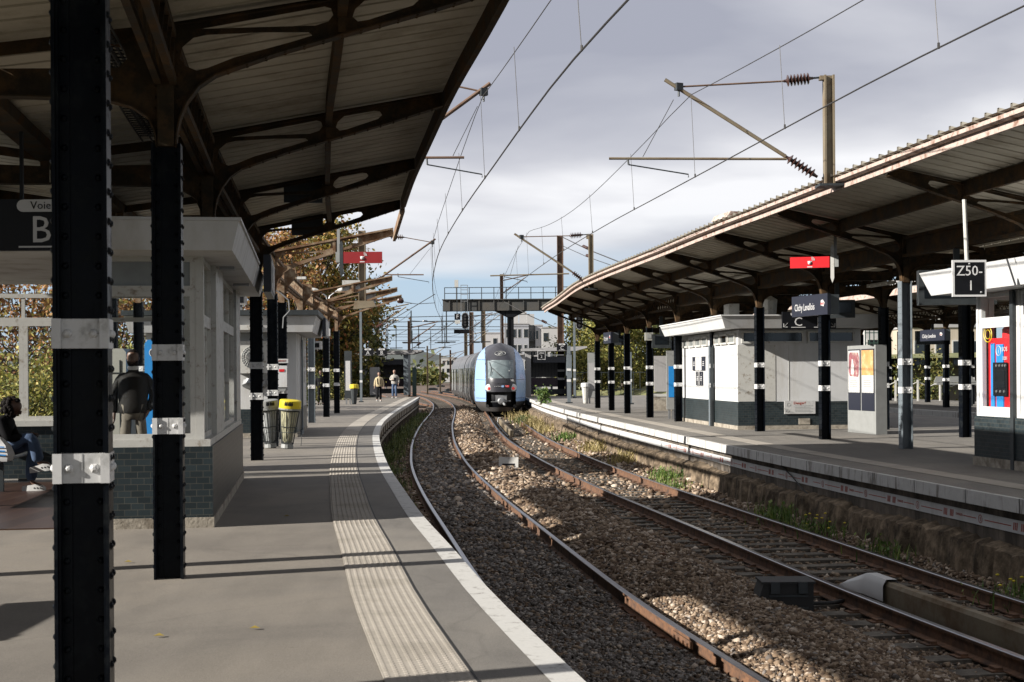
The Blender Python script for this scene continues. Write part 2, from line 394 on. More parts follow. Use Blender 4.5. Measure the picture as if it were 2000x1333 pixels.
sky = nt.nodes.new('ShaderNodeTexSky'); sky.sky_type = 'NISHITA'; sky.sun_disc = False
sky.sun_elevation = SUN_EL; sky.sun_rotation = math.atan2(-.935, -.355) % (2*PI); sky.dust_density = .6; sky.ozone_density = 1.2
tc = nt.nodes.new('ShaderNodeTexCoord'); sp = nt.nodes.new('ShaderNodeSeparateXYZ'); nt.links.new(tc.outputs['Generated'], sp.inputs[0])
za = nd(nt, 'ShaderNodeMath', operation='ADD', i_1=.12); nt.links.new(sp.outputs[2], za.inputs[0])
zm = nd(nt, 'ShaderNodeMath', operation='MAXIMUM', i_1=.05); nt.links.new(za.outputs[0], zm.inputs[0])
dx = nd(nt, 'ShaderNodeMath', operation='DIVIDE'); dy = nd(nt, 'ShaderNodeMath', operation='DIVIDE')
nt.links.new(sp.outputs[0], dx.inputs[0]); nt.links.new(zm.outputs[0], dx.inputs[1]); nt.links.new(sp.outputs[1], dy.inputs[0]); nt.links.new(zm.outputs[0], dy.inputs[1])
cb = nt.nodes.new('ShaderNodeCombineXYZ'); nt.links.new(dx.outputs[0], cb.inputs[0]); nt.links.new(dy.outputs[0], cb.inputs[1])
n1 = nd(nt, 'ShaderNodeTexNoise', i_Scale=.42, i_Detail=9.0, i_Roughness=.52, i_Distortion=.5); nt.links.new(cb.outputs[0], n1.inputs[0])
n2 = nd(nt, 'ShaderNodeTexNoise', i_Scale=.8, i_Detail=6.0, i_Roughness=.45, i_Distortion=.3)
mp = nd(nt, 'ShaderNodeMapping'); mp.inputs['Location'].default_value = (3.1, 1.7, 0); nt.links.new(cb.outputs[0], mp.inputs[0]); nt.links.new(mp.outputs[0], n2.inputs[0])
# overcast deck high up, breaking into blue towards the horizon
cov = nd(nt, 'ShaderNodeMapRange', i_1=.02, i_2=.125, i_3=-.24, i_4=.34); nt.links.new(sp.outputs[2], cov.inputs[0])
ad = nd(nt, 'ShaderNodeMath', operation='ADD'); nt.links.new(n1.outputs[0], ad.inputs[0]); nt.links.new(cov.outputs[0], ad.inputs[1])
k = ramp(nt, ad.outputs[0], [(.46, (0,0,0)), (.66, (1,1,1))]).outputs[0]
cc = ramp(nt, n2.outputs[0], [(.34, (3.2,3.35,4.0)), (.48, (4.9,5.0,5.5)), (.62, (7.6,7.65,7.9))]).outputs[0]
# low puffs near the horizon are whiter
lw = nd(nt, 'ShaderNodeMapRange', i_1=.03, i_2=.12, i_3=1.0, i_4=0.0); nt.links.new(sp.outputs[2], lw.inputs[0])
cc = mixc(nt, lw.outputs[0], cc, (6.0,6.35,6.8))
skc = mixc(nt, .72, sky.outputs[0], (3.9,5.2,7.0))
nt.links.new(mixc(nt, k, skc, cc), bg.inputs[0]); bg.inputs[1].default_value = .05
sc.view_settings.view_transform = 'Standard'; sc.view_settings.look = 'None'; sc.view_settings.exposure = 1.34; sc.view_settings.gamma = 1
sc.cycles.max_bounces = 8; sc.cycles.diffuse_bounces = 3; sc.cycles.transparent_max_bounces = 24; sc.cycles.caustics_reflective = False; sc.cycles.caustics_refractive = False
try: sc.cycles.use_denoising = True
except Exception: pass

# ------------------------------------------------------------------ ground, platforms
def stone_ground(name, c1, c2, scale):
    m, nt, b = new_mat(name); c = coords(nt)
    v = nd(nt, 'ShaderNodeTexVoronoi', i_Scale=scale, i_Randomness=1.0); nt.links.new(c, v.inputs[0])
    s = nt.nodes.new('ShaderNodeSeparateColor'); nt.links.new(v.outputs['Color'], s.inputs[0])
    l = nd(nt, 'ShaderNodeTexNoise', i_Scale=.8, i_Detail=6.0); nt.links.new(c, l.inputs[0])
    a = ramp(nt, s.outputs[0], [(0, c1), (1, c2)]).outputs[0]
    d = ramp(nt, v.outputs['Distance'], [(.25, (1,1,1)), (.75, (.25,.22,.2))]).outputs[0]
    a = mixc(nt, .9, a, d, 'MULTIPLY')
    a = mixc(nt, .6, a, ramp(nt, l.outputs[0], [(.35, (.55,.5,.45)), (.65, (1.1,1.05,1))]).outputs[0], 'MULTIPLY')
    nt.links.new(a, b.inputs['Base Color']); b.inputs['Roughness'].default_value = .95
    bump(nt, b, v.outputs['Distance'], -1.0, .03)
    return m
A['ballast_bed'] = stone_ground('ballast_bed', (.04,.027,.017), (.15,.105,.07), 22)
A['yard'] = stone_ground('yard_ground', (.07,.043,.029), (.15,.1,.066), 6)
A['earth'] = mat('rough_earth', (.2,.16,.1), .95, var=.3, scale=.6, dirt_or_glint=(.14,.15,.06), dscale=.3, damt=.6)
gm = MB(); gm.add([(-900,-60,-1.75),(900,-60,-1.75),(900,3000,-1.75),(-900,3000,-1.75)], [(0,1,2,3)])
tag(gm.build('ground', A['earth']), kind='structure')
ym = MB(); Yy = list(range(92, 420, 6))
ym.add([(x, y, -1.19) for y in Yy for x in (cen1(min(y, 200))-26-(y-90)*.2, cen1(min(y, 200))+16)], [(2*i, 2*i+1, 2*i+3, 2*i+2) for i in range(len(Yy)-1)])
tag(ym.build('railway_yard_ground', A['yard']), kind='structure')

YA = [-6, -3] + [i*1.0 for i in range(0, 60)] + [60+i*2 for i in range(0, 18)]
YN = np.arange(-8, 240, .25)
c1n = np.array([cen1(y) for y in YN]); c2n = np.array([cen2(y) for y in YN]); eLn = np.array([edgeL(min(y, 110)) for y in YN]); eRn = np.array([edgeR(min(y, 110)) for y in YN])
def vnoise(x, y, s, seed):
    x = x/s; y = y/s; xi = np.floor(x).astype(int); yi = np.floor(y).astype(int); fx = x-xi; fy = y-yi
    def h(a, b): return np.modf(np.abs(np.sin(a*127.1+b*311.7+seed*74.7)*43758.5453))[0]
    fx = fx*fx*(3-2*fx); fy = fy*fy*(3-2*fy)
    return (h(xi, yi)*(1-fx)+h(xi+1, yi)*fx)*(1-fy)+(h(xi, yi+1)*(1-fx)+h(xi+1, yi+1)*fx)*fy
def bed(X, Y):
    a = np.interp(Y, YN, c1n); b = np.interp(Y, YN, c2n); d1 = np.abs(X-a); d2 = np.abs(X-b)
    z = np.full_like(X, -1.10)
    z = np.where(d1 < .68, -1.045, z)
    z = np.where(d2 < 1.3, -1.125, z)
    m = (X-a-.75)/np.maximum(b-a-2.1, .3)          # the heap between the tracks
    hump = np.where((m > 0) & (m < 1), np.sin(np.clip(m, 0, 1)*PI)**.7*.2, 0)
    z = z + hump + (vnoise(X, Y, .9, 1)-.5)*.07*np.where(d2 < 1.3, .35, 1) + (vnoise(X, Y, .25, 2)-.5)*.03
    e = np.interp(Y, YN, eRn); z = z + np.clip((X-(e-1.0))/1.0, 0, 1)*.1
    return z
ys = np.concatenate([np.arange(2, 50, .2), np.arange(50, 100, .6)]); nx = 70
tt = np.linspace(0, 1, nx); XX = np.empty((len(ys), nx)); 
lo = np.interp(ys, YN, eLn)-.3; hi = np.interp(ys, YN, eRn)+.3
XX = lo[:, None]+(hi-lo)[:, None]*tt[None, :]; YYg = np.repeat(ys[:, None], nx, 1); ZZ = bed(XX, YYg)
bm_ = MB(); bm_.v = list(map(tuple, np.stack([XX, YYg, ZZ], -1).reshape(-1, 3).tolist()))
bm_.f = [(i*nx+j, i*nx+j+1, (i+1)*nx+j+1, (i+1)*nx+j) for i in range(len(ys)-1) for j in range(nx-1)]
tag(bm_.build('ballast_bed', A['ballast_bed'], smooth=True), kind='structure')

def stones_mat(name, cols):
    m, nt, b = new_mat(name)
    g = nt.nodes.new('ShaderNodeNewGeometry')
    a = ramp(nt, g.outputs['Random Per Island'], cols).outputs[0]
    n = nd(nt, 'ShaderNodeTexNoise', i_Scale=60.0, i_Detail=3.0); nt.links.new(coords(nt), n.inputs[0])
    a = mixc(nt, .5, a, ramp(nt, n.outputs[0], [(.3, (.6,.58,.55)), (.7, (1.15,1.15,1.15))]).outputs[0], 'MULTIPLY')
    nt.links.new(a, b.inputs['Base Color']); b.inputs['Roughness'].default_value = .9
    return m
A['stone_brown'] = stones_mat('brown_ballast_stone', [(0, (0.041,0.024,0.013)), (.3, (0.088,0.054,0.030)), (.6, (0.153,0.106,0.066)), (.85, (0.244,0.184,0.129)), (1, (0.382,0.323,0.262))])
A['stone_grey'] = stones_mat('grey_ballast_stone', [(0, (0.038,0.030,0.024)), (.4, (0.087,0.073,0.062)), (.75, (0.151,0.133,0.121)), (1, (0.279,0.257,0.229))])
ICO = np.array([(x,y,z) for z in (-1,1) for y in (-1,1) for x in (-1,1)])*.62
ICF = np.array([(0,2,3,1),(4,5,7,6),(0,1,5,4),(2,6,7,3),(0,4,6,2),(1,3,7,5)])
def stones(name, label, m, X, Y, Z, size):
    n = len(X)
    q = rng.normal(size=(n, 4)); q /= np.linalg.norm(q, axis=1)[:, None]
    a, b, c, d = q.T
    rot = np.stack([1-2*(c*c+d*d), 2*(b*c-a*d), 2*(b*d+a*c), 2*(b*c+a*d), 1-2*(b*b+d*d), 2*(c*d-a*b), 2*(b*d-a*c), 2*(c*d+a*b), 1-2*(b*b+c*c)], -1).reshape(n, 3, 3)
    sh = (ICO[None]+rng.uniform(-.34, .34, (n, 8, 3)))*(rng.uniform(.6, 1.25, (n, 1, 3)))
    v = np.einsum('nij,nkj->nki', rot, sh)*size[:, None, None]
    v[:, :, 2] *= .8
    v += np.stack([X, Y, Z], -1)[:, None, :]
    f = (ICF[None]+(np.arange(n)*8)[:, None, None]).reshape(-1, 4)
    me = bpy.data.meshes.new(name); me.vertices.add(n*8); me.vertices.foreach_set('co', v.reshape(-1).astype(np.float32))
    nf = len(f); me.loops.add(nf*4); me.loops.foreach_set('vertex_index', f.reshape(-1).astype(np.int32))
    me.polygons.add(nf); me.polygons.foreach_set('loop_start', (np.arange(nf)*4).astype(np.int32)); me.polygons.foreach_set('loop_total', np.full(nf, 4, np.int32))
    me.update(calc_edges=True); me.materials.append(m)
    o = bpy.data.objects.new(name, me); col.objects.link(o)
    return tag(o, label, 'ballast', kind='stuff')
def scatter(n, y0, y1, pw):
    """more stones near the camera than far away"""
    u = rng.uniform(0, 1, n); Y = (y0**(1-pw)+u*(y1**(1-pw)-y0**(1-pw)))**(1/(1-pw))
    return Y
Ys_ = scatter(260000, 8.0, 105, 1.85)
a_ = np.interp(Ys_, YN, c1n); b_ = np.interp(Ys_, YN, c2n); lo_ = np.interp(Ys_, YN, eLn); hi_ = np.interp(Ys_, YN, eRn)
Xs_ = lo_+rng.uniform(.0, 1, len(Ys_))*(hi_-lo_+.1)
vis = (Xs_/Ys_ < .41) & (Xs_/Ys_ > -.16)
d1 = Xs_-a_; d2 = Xs_-b_
keep = vis & (np.abs(np.abs(d1)-.75) > .1) & (np.abs(np.abs(d2)-.75) > .1) & ((np.abs(d2) > 1.25) | (rng.uniform(0, 1, len(Xs_)) < .22)) & ~((d1 < -.8) & (rng.uniform(0, 1, len(Xs_)) < .5))
Xs_, Ys_, d1, d2 = Xs_[keep], Ys_[keep], d1[keep], d2[keep]
sz = rng.uniform(.014, .03, len(Xs_))*(1+.5*(rng.uniform(0, 1, len(Xs_)) > .85))*np.clip(Ys_/15, 1, 2.3)
Zs_ = bed(Xs_, Ys_)+sz*rng.uniform(-.2, .5, len(Xs_))
g = ((np.abs(d1) < .72) & (rng.uniform(0, 1, len(d1)) < .84)) | ((np.abs(d1) >= .72) & (rng.uniform(0, 1, len(d1)) < .12))
br = ~g
stones('ballast_stones', 'loose grey crushed stone ballast between the rails of the curved shiny track', A['stone_grey'], Xs_[g], Ys_[g], Zs_[g], sz[g]*.8)
stones('ballast_stones', 'heaped brown crushed stone ballast between and beside the two tracks', A['stone_brown'], Xs_[br], Ys_[br], Zs_[br], sz[br])

def slab(name, fn, Y, sect, m, closed=True):
    return tag(MB().sweep(fn, Y, sect, closed).build(name, m), kind='structure')
YL = [y for y in YA if y <= 94]; YRp = [y for y in YA if y <= 94]
# left platform: paved top in strips along the edge, solid body below
wl = lambda: [(-9.6,-.002),(-.0,-.002),(0,-.13),(-.12,-.13),(-.12,-1.5),(-9.6,-1.5)]
slab('platform', edgeL, YL, wl(), A['asphalt'])
slab('platform_edge_asphalt', edgeL, YL, [(-.5,.003),(-.155,.003)], A['asphalt2'], False)
slab('platform_edge_line', edgeL, YL, [(-.16,.0065),(.004,.0065),(.004,-.131)], A['white_line'], False)
tm = MB().sweep(edgeL, YL, [(-.95,.002),(-.95,.006),(-.51,.006),(-.51,.002)], False)
for i in range(int((38-5.6)/.05)):
    Y = 5.6+i*.05; n = 4 if Y > 14 else 6
    p, nn, t = frame(edgeL, Y)
    for j in range(9):
        q = p-nn*(.925-j*.0488)
        tm.lathe([(.0165, .006), (.011, .0088)], (q.x, q.y, 0), n)
tag(tm.build('tactile_paving', A['tactile']), kind='structure')
jm = MB().sweep(edgeL, YL, [(-.512,.0075),(-.498,.0075)], False)
tag(jm.build('paving_joint', A['rubber']), kind='structure')
# left platform wall: pre-cast panels with a ledge
t = thing('platform_wall', 'grey concrete platform wall with ledge and posts above the curved track', 'wall', off(edgeL, 20, 0, -1.2))
MB().sweep(edgeL, YL, [(-.10,-.14),(-.06,-.14),(-.06,-.42),(-.10,-.42)]).build('wall_panel', A['conc'], t)
MB().sweep(edgeL, YL, [(-.11,-.5),(-.03,-.5),(-.03,-.58),(-.11,-.58)]).build('wall_ledge', A['conc'], t)
pm = MB()
for i in range(44):
    Y = 6+i*2.0; pm.M = fmat(edgeL, Y); pm.bx(-.12, -.035, -.06, .06, -1.3, -.135)
pm.build('wall_post', A['wall_conc'], t)
# right platform
slab('platform', edgeR, YRp, [(0.02,-.002),(11.0,-.002),(11.0,-1.5),(.16,-1.5),(.16,-.16),(.02,-.16)], A['asphalt2'])
slab('platform_edge_line', edgeR, YRp, [(.07,.003),(-.002,.003),(-.002,-.165),(.02,-.165)], A['edge_slab'], False)
slab('tactile_paving', edgeR, YRp, [(1.05,.002),(1.05,.006),(.66,.006),(.66,.002)], A['tactile'], False)
jm = MB()
Y = 12.0
while Y < 90:
    jm.M = fmat(edgeR, Y); jm.bx(-.0045, .07, -.006, .006, -.166, .0045); Y += 1.55+random.uniform(-.2,.2)
tag(jm.build('paving_joint', A['rubber']), kind='structure')
t = thing('platform_wall', 'weathered brown stone platform wall with crumbling base beneath the white slab edge', 'wall', off(edgeR, 30, 0, -1.2))
YW = [8+i*.12 for i in range(276)] + [41.2+i*.5 for i in range(106)]
MB().sweep(edgeR, YW, [(.159,-.165),(.13,-.165),(.13,-1.3),(.159,-1.3)]).build('wall_face', A['wall_conc'], t)
wb = MB(); sects = []
for Y in YW:                                   # crumbling footing: ragged in depth and height
    p, nn, tt_ = frame(edgeR, Y)
    q_ = math.floor(Y/1.3); r1 = .05+.035*math.sin(q_*2.7)+.02*math.sin(Y*7.1)+random.uniform(-.03,.03)-(.05 if Y/1.3-q_ < .1 else 0); z1 = -.56+.03*math.sin(q_*1.9)+random.uniform(-.03,.03)
    for o, z in ((.129,z1),(.06+r1*.4,z1-.01),(.0-r1,z1-.06),(-.03-r1+random.uniform(-.02,.02),-.85),(-.06-r1,-1.3),(.129,-1.3)):
        q = p+nn*o; sects.append((q.x, q.y, z))
n = len(YW)
wb.add(sects, [(i*6+j, i*6+(j+1) % 6, (i+1)*6+(j+1) % 6, (i+1)*6+j) for i in range(n-1) for j in range(6)]+[tuple(range(6)), tuple(range((n-1)*6, n*6))])
wb.build('wall_base', A['wall_old'], t)
# white warning strip along the right wall, red print
t = thing('warning_strip', 'long white warning strip with red print fixed along the stone platform wall', 'strip', off(edgeR, 20, .1, -.35))
MB().sweep(edgeR, YW, [(.129,-.275),(.115,-.275),(.115,-.43),(.129,-.43)]).build('strip_panel', A['white'], t)
Y = 11.0; i = 0
while Y < 36:
    pr = MB()
    M = fmat(edgeR, Y, .113, -.352) @ Matrix.Rotation(R(90), 4, 'Z') @ Matrix.Rotation(PI, 4, 'Z')
    for dx_ in (-.16,-.12,-.08,.03,.07,.11): pr.M = M; pr.prism([(dx_-.012,-.045),(dx_+.008,-.045),(dx_+.022,.045),(dx_+.002,.045)], -.002, .001)
    if Y < 24: text_mb(pr, 'DANGER', .05, M @ Matrix.Translation((.3,0,0)), .001)
    pr.M = M; pr.bx(.42, .78, -.001, .001, -.008, .004)
    pr.M = M; ring = [(.9+.05*math.cos(a*PI/8), .05*math.sin(a*PI/8)) for a in range(16)]
    for a in range(16):
        p_, q_ = ring[a], ring[(a+1) % 16]; pr.bar((p_[0],-.001,p_[1]), (q_[0],-.001,q_[1]), .002, .009, (0,0,1))
    pr.bx(.893, .907, -.001, .001, -.03, .025); pr.bx(1.02, 1.3, -.001, .001, -.008, .004); pr.bx(-.75, -.22, -.001, .001, -.008, .004)
    pr.M = None; pr.build('warning_lettering', A['redp'], t)
    Y += 1.9; i += 1
# cable drooping on the wall
pts = [off(edgeR, 25.6-i*.35, .09-.03*math.sin(i*.4), -.2-.55*min(1, i/9)**.8+.05*math.sin(i)+ (.22 if i > 24 else 0)*min(1,(i-24)/8)) for i in range(45)]
tag(MB().tube(pts, .012, 6).build('wall_cable', A['rubber']), 'black cable drooping across the white warning strip on the wall', 'cable')

# ------------------------------------------------------------------ tracks
RAIL = [(-.07,-1.09),(.07,-1.09),(.07,-1.078),(.012,-1.06),(.01,-.965),(.034,-.955),(.036,-.928),(.028,-.92),(-.028,-.92),(-.036,-.928),(-.034,-.955),(-.01,-.965),(-.012,-1.06),(-.07,-1.078)]
def rail(fn, o, Y0, Y1, parent, step=.5):
    Ys = []; y = Y0
    while y < Y1: Ys.append(y); y += step if y < 60 else 2.0
    ob = MB().sweep(fn, Ys, [(a+o, z) for a, z in RAIL]).build('rail', A['railside'], parent)
    me = ob.data; me.materials.append(A['railtop'])
    for p in me.polygons:
        if p.normal.z > .6 and p.center.z+base_of(parent).z > -.95: p.material_index = 1
    return ob
def track(label, fn, Y0, Y1, near, slp=True, nslp=100, tz=0.0):
    t = thing('railway_track', label, 'track', off(fn, near, 0, -1.1))
    rail(fn, -.7535, Y0, Y1, t); rail(fn, .7535, Y0, Y1, t)
    Y = near; k = 0; rest = MB()
    while slp and Y < min(Y1, 170):
        sm = rest if k >= nslp else MB(fmat(fn, Y))
        sm.M = fmat(fn, Y)
        if k < nslp:
            sm.box((random.uniform(-.03,.03), 0, -1.17), (2.6, random.uniform(.22,.26), .16), random.uniform(-.01,.01))
            for o in (-.7535, .7535):
                sm.box((o, 0, -1.082), (.36, .16, .012)); sm.box((o-.1, 0, -1.07), (.07, .12, .035)); sm.box((o+.1, 0, -1.07), (.07, .12, .035))
            ob = sm.build('sleeper', A['sleeper'], t); ob.data.materials.append(A['railside'])
            for p in ob.data.polygons:
                if p.index >= 6: p.material_index = 1
        else: rest.bx(-1.3, 1.3, -.12, .12, -1.25, -1.09)
        Y += .6; k += 1
    if rest.v: rest.build('sleeper_rows', A['sleeper'], t)['kind'] = 'stuff'
    return t
tr1 = track('curved track with polished rails running along the left platform edge', cen1, 3, 210, 9.5)
tr2 = track('railway track with weathered timber sleepers that the blue train stands on', cen2, 6, 210, 11.2)
fp = MB()
for fn, o, Y in ((cen1,.7535,13.2),(cen1,.7535,26.6),(cen2,-.7535,29.5),(cen2,.7535,27.6),(cen2,.7535,40.5)):
    fp.M = fmat(fn, Y, o)
    for s in (-1, 1):
        fp.bx(s*.012, s*.03, -.3, .3, -1.05, -.97)
        for k in (-.22,-.08,.08,.22): fp.bx(s*.03, s*.05, k-.015, k+.015, -1.025, -.995)
fp.M = None; fp.build('rail_joint', A['railside'], tr1)
for i, (o, wv) in enumerate(((-5,.02),(-9.5,.05),(-14,.08))):
    fn = (lambda o, wv: (lambda Y: cen1(Y)+o*min(1, max(0, (Y-95)/50))))(o, wv)
    track(['rusty siding track nearest the platform end in the far yard','second rusty siding track in the far yard','outermost rusty siding track in the far yard'][i], fn, 112+i*6, 230, 114+i*6, nslp=0)
# point motor boxes and dark fittings in the far yard
for i, (u, v) in enumerate(((845,762),(861,756),(880,764),(870,770),(905,768))):
    Y = 2.65*F/(v-731); p = at(u, v, Y)
    tag(MB().box((p.x, p.y, -1.05), (1.6, .9, .34), .3).prism([(p.x-.6,-.88),(p.x+.6,-.88),(p.x+.4,-.76),(p.x-.4,-.76)], p.y-.3, p.y+.3).build('point_motor', A['darksteel']),
        ['dark point motor box lying furthest left among the yard rails','dark point motor box furthest back in the yard','dark point motor box in the middle of the yard','dark point motor box nearest the curved track','dark point motor box beside the last train car'][i], 'point motor', 'point motors in the yard')
# conductor ramp between the rails of the right track
def cramp(Y0, Y1, label):
    t = thing('track_ramp', label, 'ramp', off(cen2, Y1, -.3, -1.09))
    Ys = [Y0+(Y1-Y0)*i/12 for i in range(13)]
    MB().sweep(cen2, Ys, [(-.38,-1.06),(-.26,-1.06),(-.26,-.86),(-.28,-.82),(-.36,-.82),(-.38,-.86)]).build('beam', A['mast'], t)
    MB().sweep(cen2, Ys, [(-.5,-1.088),(-.45,-1.088),(-.45,-1.04),(-.5,-1.04)]).build('pipe', A['darksteel'], t)
    c = MB(); prof = [(-.1,.0),(-.1,.17),(-.06,.24),(.06,.24),(.1,.17),(.1,0)]
    rows = [(0,1.0),(.55,1.0),(1.15,.42),(1.3,.2)]
    M = fmat(cen2, Y1-.25, -.32, -1.08); c.M = M
    vs = [(a, y, b*k+(.05 if k == 1 else .02)) for y, k in rows for a, b in prof]
    c.add(vs, [(i*6+j, i*6+j+1, (i+1)*6+j+1, (i+1)*6+j) for i in range(3) for j in range(5)]+[tuple(range(18, 24))])
    c.build('end_cover', A['letter'], t, angle=50)
    return t
cramp(9.0, 15.9, 'long tan contact ramp with white plastic end cover between the near rails')
cramp(58, 74, 'tan contact ramp ending just in front of the train')
# small plate on the ballast and dark cable box
t = thing('track_plate', 'pale square plate with a black bar standing on the ballast between the tracks', 'sign', (0,0,0))
p = at(994, 921, 38.5); z0 = -.98; M = Matrix.Translation((p.x, 36.2, z0)) @ Matrix.Rotation(R(-4), 4, 'Z') @ Matrix.Rotation(R(-14), 4, 'X')
MB(M).bx(-.25, .25, -.01, .01, .0, .36).build('plate', A['white2'], t); MB(M).bx(-.16, .16, -.016, -.011, .14, .19).build('bar', A['blk'], t)
MB(M).bx(-.03, .03, .012, .03, -.12, .33).build('stake', A['darksteel'], t)
t = thing('cable_box', 'black trapezoid cable box sunk in the ballast between the tracks', 'box', (2.95, 15.6, -1.0))
MB(Matrix.Translation((2.95,15.6,-1.1))).prism([(-.34,0),(.3,0),(.3,.3),(-.24,.3)], -.2, .2).build('box_body', A['rubber'], t)
Mx = Matrix.Translation((2.95,15.6,-1.1)); MB(Mx).bx(-.26, .32, -.22, .22, .302, .325).build('box_lid', A['rubber'], t)
for a in (-.12,.18): MB(Mx).bx(a-.05,a+.05,-.235,-.2205,.2,.32).build('hinge', A['darksteel'], t)
MB(Mx).bx(-.18,.24,-.212,-.2005,.03,.05).bx(-.18,.24,-.212,-.2005,.16,.18).build('stiffener', A['darksteel'], t)
MB().tube([(3.2,15.45,-1.02),(3.5,15.6,-1.04),(3.75,15.9,-1.05)], .022, 6).build('cable', A['rubber'], t)
t = thing('ballast_peg', 'short rusty peg sticking out of the ballast beside the right track', 'peg', (1.95, 18.6, -1.1))
MB().bx(1.92, 1.98, 18.57, 18.63, -1.15, -.88).bx(1.91,1.99,18.56,18.64,-.88,-.86).build('peg_post', A['railside'], t)
# ------------------------------------------------------------------ canopies on riveted columns
def column_mb():
    m = MB()
    for s in (-1, 1):
        m.bx(s*.093, s*.107, -.09, .09, 0, 3.22)
        for f in (-1, 1):
            m.bx(s*.045, s*.092, f*.007, f*.016, 0, 3.22); m.bx(s*.083, s*.092, f*.017, f*.07, 0, 3.22)
            for k in range(26):
                m.dome((s*.107, f*.045, .09+k*.12), (s, 0, 0), .016)
                m.dome((s*.066, f*.016, .15+k*.12), (0, f, 0), .016)
    m.bx(-.0925, .0925, -.0065, .0065, 0, 3.22)
    return m
def band_mb():
    m = MB()
    for s in (-1, 1):
        m.bx(s*.075, s*.111, -.094, .094, -.06, .06)
        for f in (-1, 1): m.dome((s*.111, f*.045, 0), (s, 0, 0), .018); m.dome((s*.05, f*.078, 0), (0, f, 0), .02)
    m.bx(-.0745, .0745, -.078, .078, -.0595, .0595); m.bx(-.004, .004, -.0795, .0795, -.0585, .0585)
    return m
TL = [(.07,3.2),(.075,3.3),(.1,3.42),(.15,3.54),(.24,3.66),(.36,3.745),(.5,3.80),(.82,3.92),(1.3,4.07),(1.92,4.26),(2.55,4.47)]
TI = [(-.07,3.2),(-.08,3.3),(-.13,3.42),(-.25,3.5),(-.45,3.55),(-1.645,3.565)]
HA = [(.24,4.085),(1.1,4.135),(1.2,4.17),(1.235,4.22),(1.22,4.27),(1.17,4.283)]
HB = [(.1,3.86),(.12,3.95),(.2,4.02),(.3,4.045),(.7,4.075),(1.05,4.085),(1.08,4.06),(.9,4.0),(.5,3.88),(.3,3.795),(.22,3.775),(.13,3.81)]
HC = [(1.38,4.21),(1.4,4.27),(1.47,4.335),(1.8,4.4),(1.86,4.395),(1.885,4.355),(1.84,4.31),(1.5,4.19),(1.42,4.175)]
HD = [(-.35,3.78),(-1.55,3.745),(-1.55,3.8),(-.42,3.955),(-.31,3.93),(-.28,3.85)]
def truss_mb(inner=True):
    m = MB()
    if inner: outline = TI[::-1]+TL+[(2.55,4.62),(0,4.12),(-1.645,3.88)]
    else: outline = [(-.07,4.12),(-.07,3.2)]+TL+[(2.55,4.62),(0,4.13)]
    plate_mb(m, outline, [HA,HB,HC]+([HD] if inner else []), -.007, .007, Matrix.Identity(4))
    for P in ([TL, TI] if inner else [TL]):
        for a, b in zip(P[:-1], P[1:]): m.bar((a[0],0,a[1]-.006), (b[0],0,b[1]-.006), .13, .012)
    m.bar((.0,-.036,4.085), (2.5,-.036,4.575), .058, .012); m.bar((.0,.036,4.085), (2.5,.036,4.575), .058, .012)
    for i in range(15):
        x = .45+i*.142; z = np.interp(x, [p[0] for p in TL], [p[1] for p in TL])
        for f in (-.04, .04): m.dome((x, f, z-.012), (.3, 0, -1), .013, 5)
    for f in (-1, 1):
        m.bx(-.06, .06, f*.01, f*.075, 3.2, 4.1); m.bx(1.27, 1.33, f*.009, f*.05, 4.08, 4.36)
        for k in range(8): m.dome((.085, f*.008, 3.4+k*.085), (0, f, 0), .013, 5); m.dome((-.085, f*.008, 3.4+k*.085), (0, f, 0), .013, 5)
    return m
def lattice_mb(p, q, plate=False):
    """girder between two column heads; p, q at column centre"""
    m = MB(); p = Vector(p); q = Vector(q); d = (q-p); L = d.length; d.normalize(); s = Vector((d.y,-d.x,0))
    a = p+d*.09; b = q-d*.09; L -= .18
    for z in (3.68, 4.02):
        for o in (-.055, .055): m.bar(a+s*o+Vector((0,0,z)), b+s*o+Vector((0,0,z)), .05, .06)
    if plate: m.bar(a+Vector((0,0,3.85)), b+Vector((0,0,3.85)), .02, .3)
    else:
        n = max(4, int(L/.32))
        for i in range(n):
            u, v = a+d*L*i/n, a+d*L*(i+1)/n
            m.bar(u+s*.055+Vector((0,0,3.7)), v+s*.055+Vector((0,0,4.0)), .012, .035, s)
            m.bar(u-s*.055+Vector((0,0,4.0)), v-s*.055+Vector((0,0,3.7)), .012, .035, s)
    return m
def sheet_mb(fn, base, sgn, Y0, Y1, kx, dz, x0=-1.645, x1=2.66):
    """profiled roof sheet: ribs run from the eave to the valley"""
    m = MB(); vs = []; Y = Y0; per = .33; prof = [(0,0),(.27,0),(.276,.05),(.324,.05)]; rows = 0
    while Y < Y1:
        for dy_, dzz in prof:
            y = Y+dy_; p, n, t = frame(fn, y); k = kx(y)
            for x, z in ((x0, 3.92), (0, 4.155), (x1*k, 4.155+(x1)*.196)):
                q = p+n*(base+sgn*x); vs.append((q.x, q.y, z+dzz+dz(y)))
            rows += 1
        Y += per
    fs = [(i*3+j, i*3+j+1, (i+1)*3+j+1, (i+1)*3+j) for i in range(rows-1) for j in range(2)]
    m.add(vs, fs); return m
PROTO = {}
def child(data_from, name, parent, M):
    """a linked copy of a prototype part placed under parent by a world matrix"""
    o = data_from.copy(); o.name = name; col.objects.link(o); o.parent = parent
    b = base_of(parent); o.matrix_local = Matrix.Translation(-b) @ M
    return o
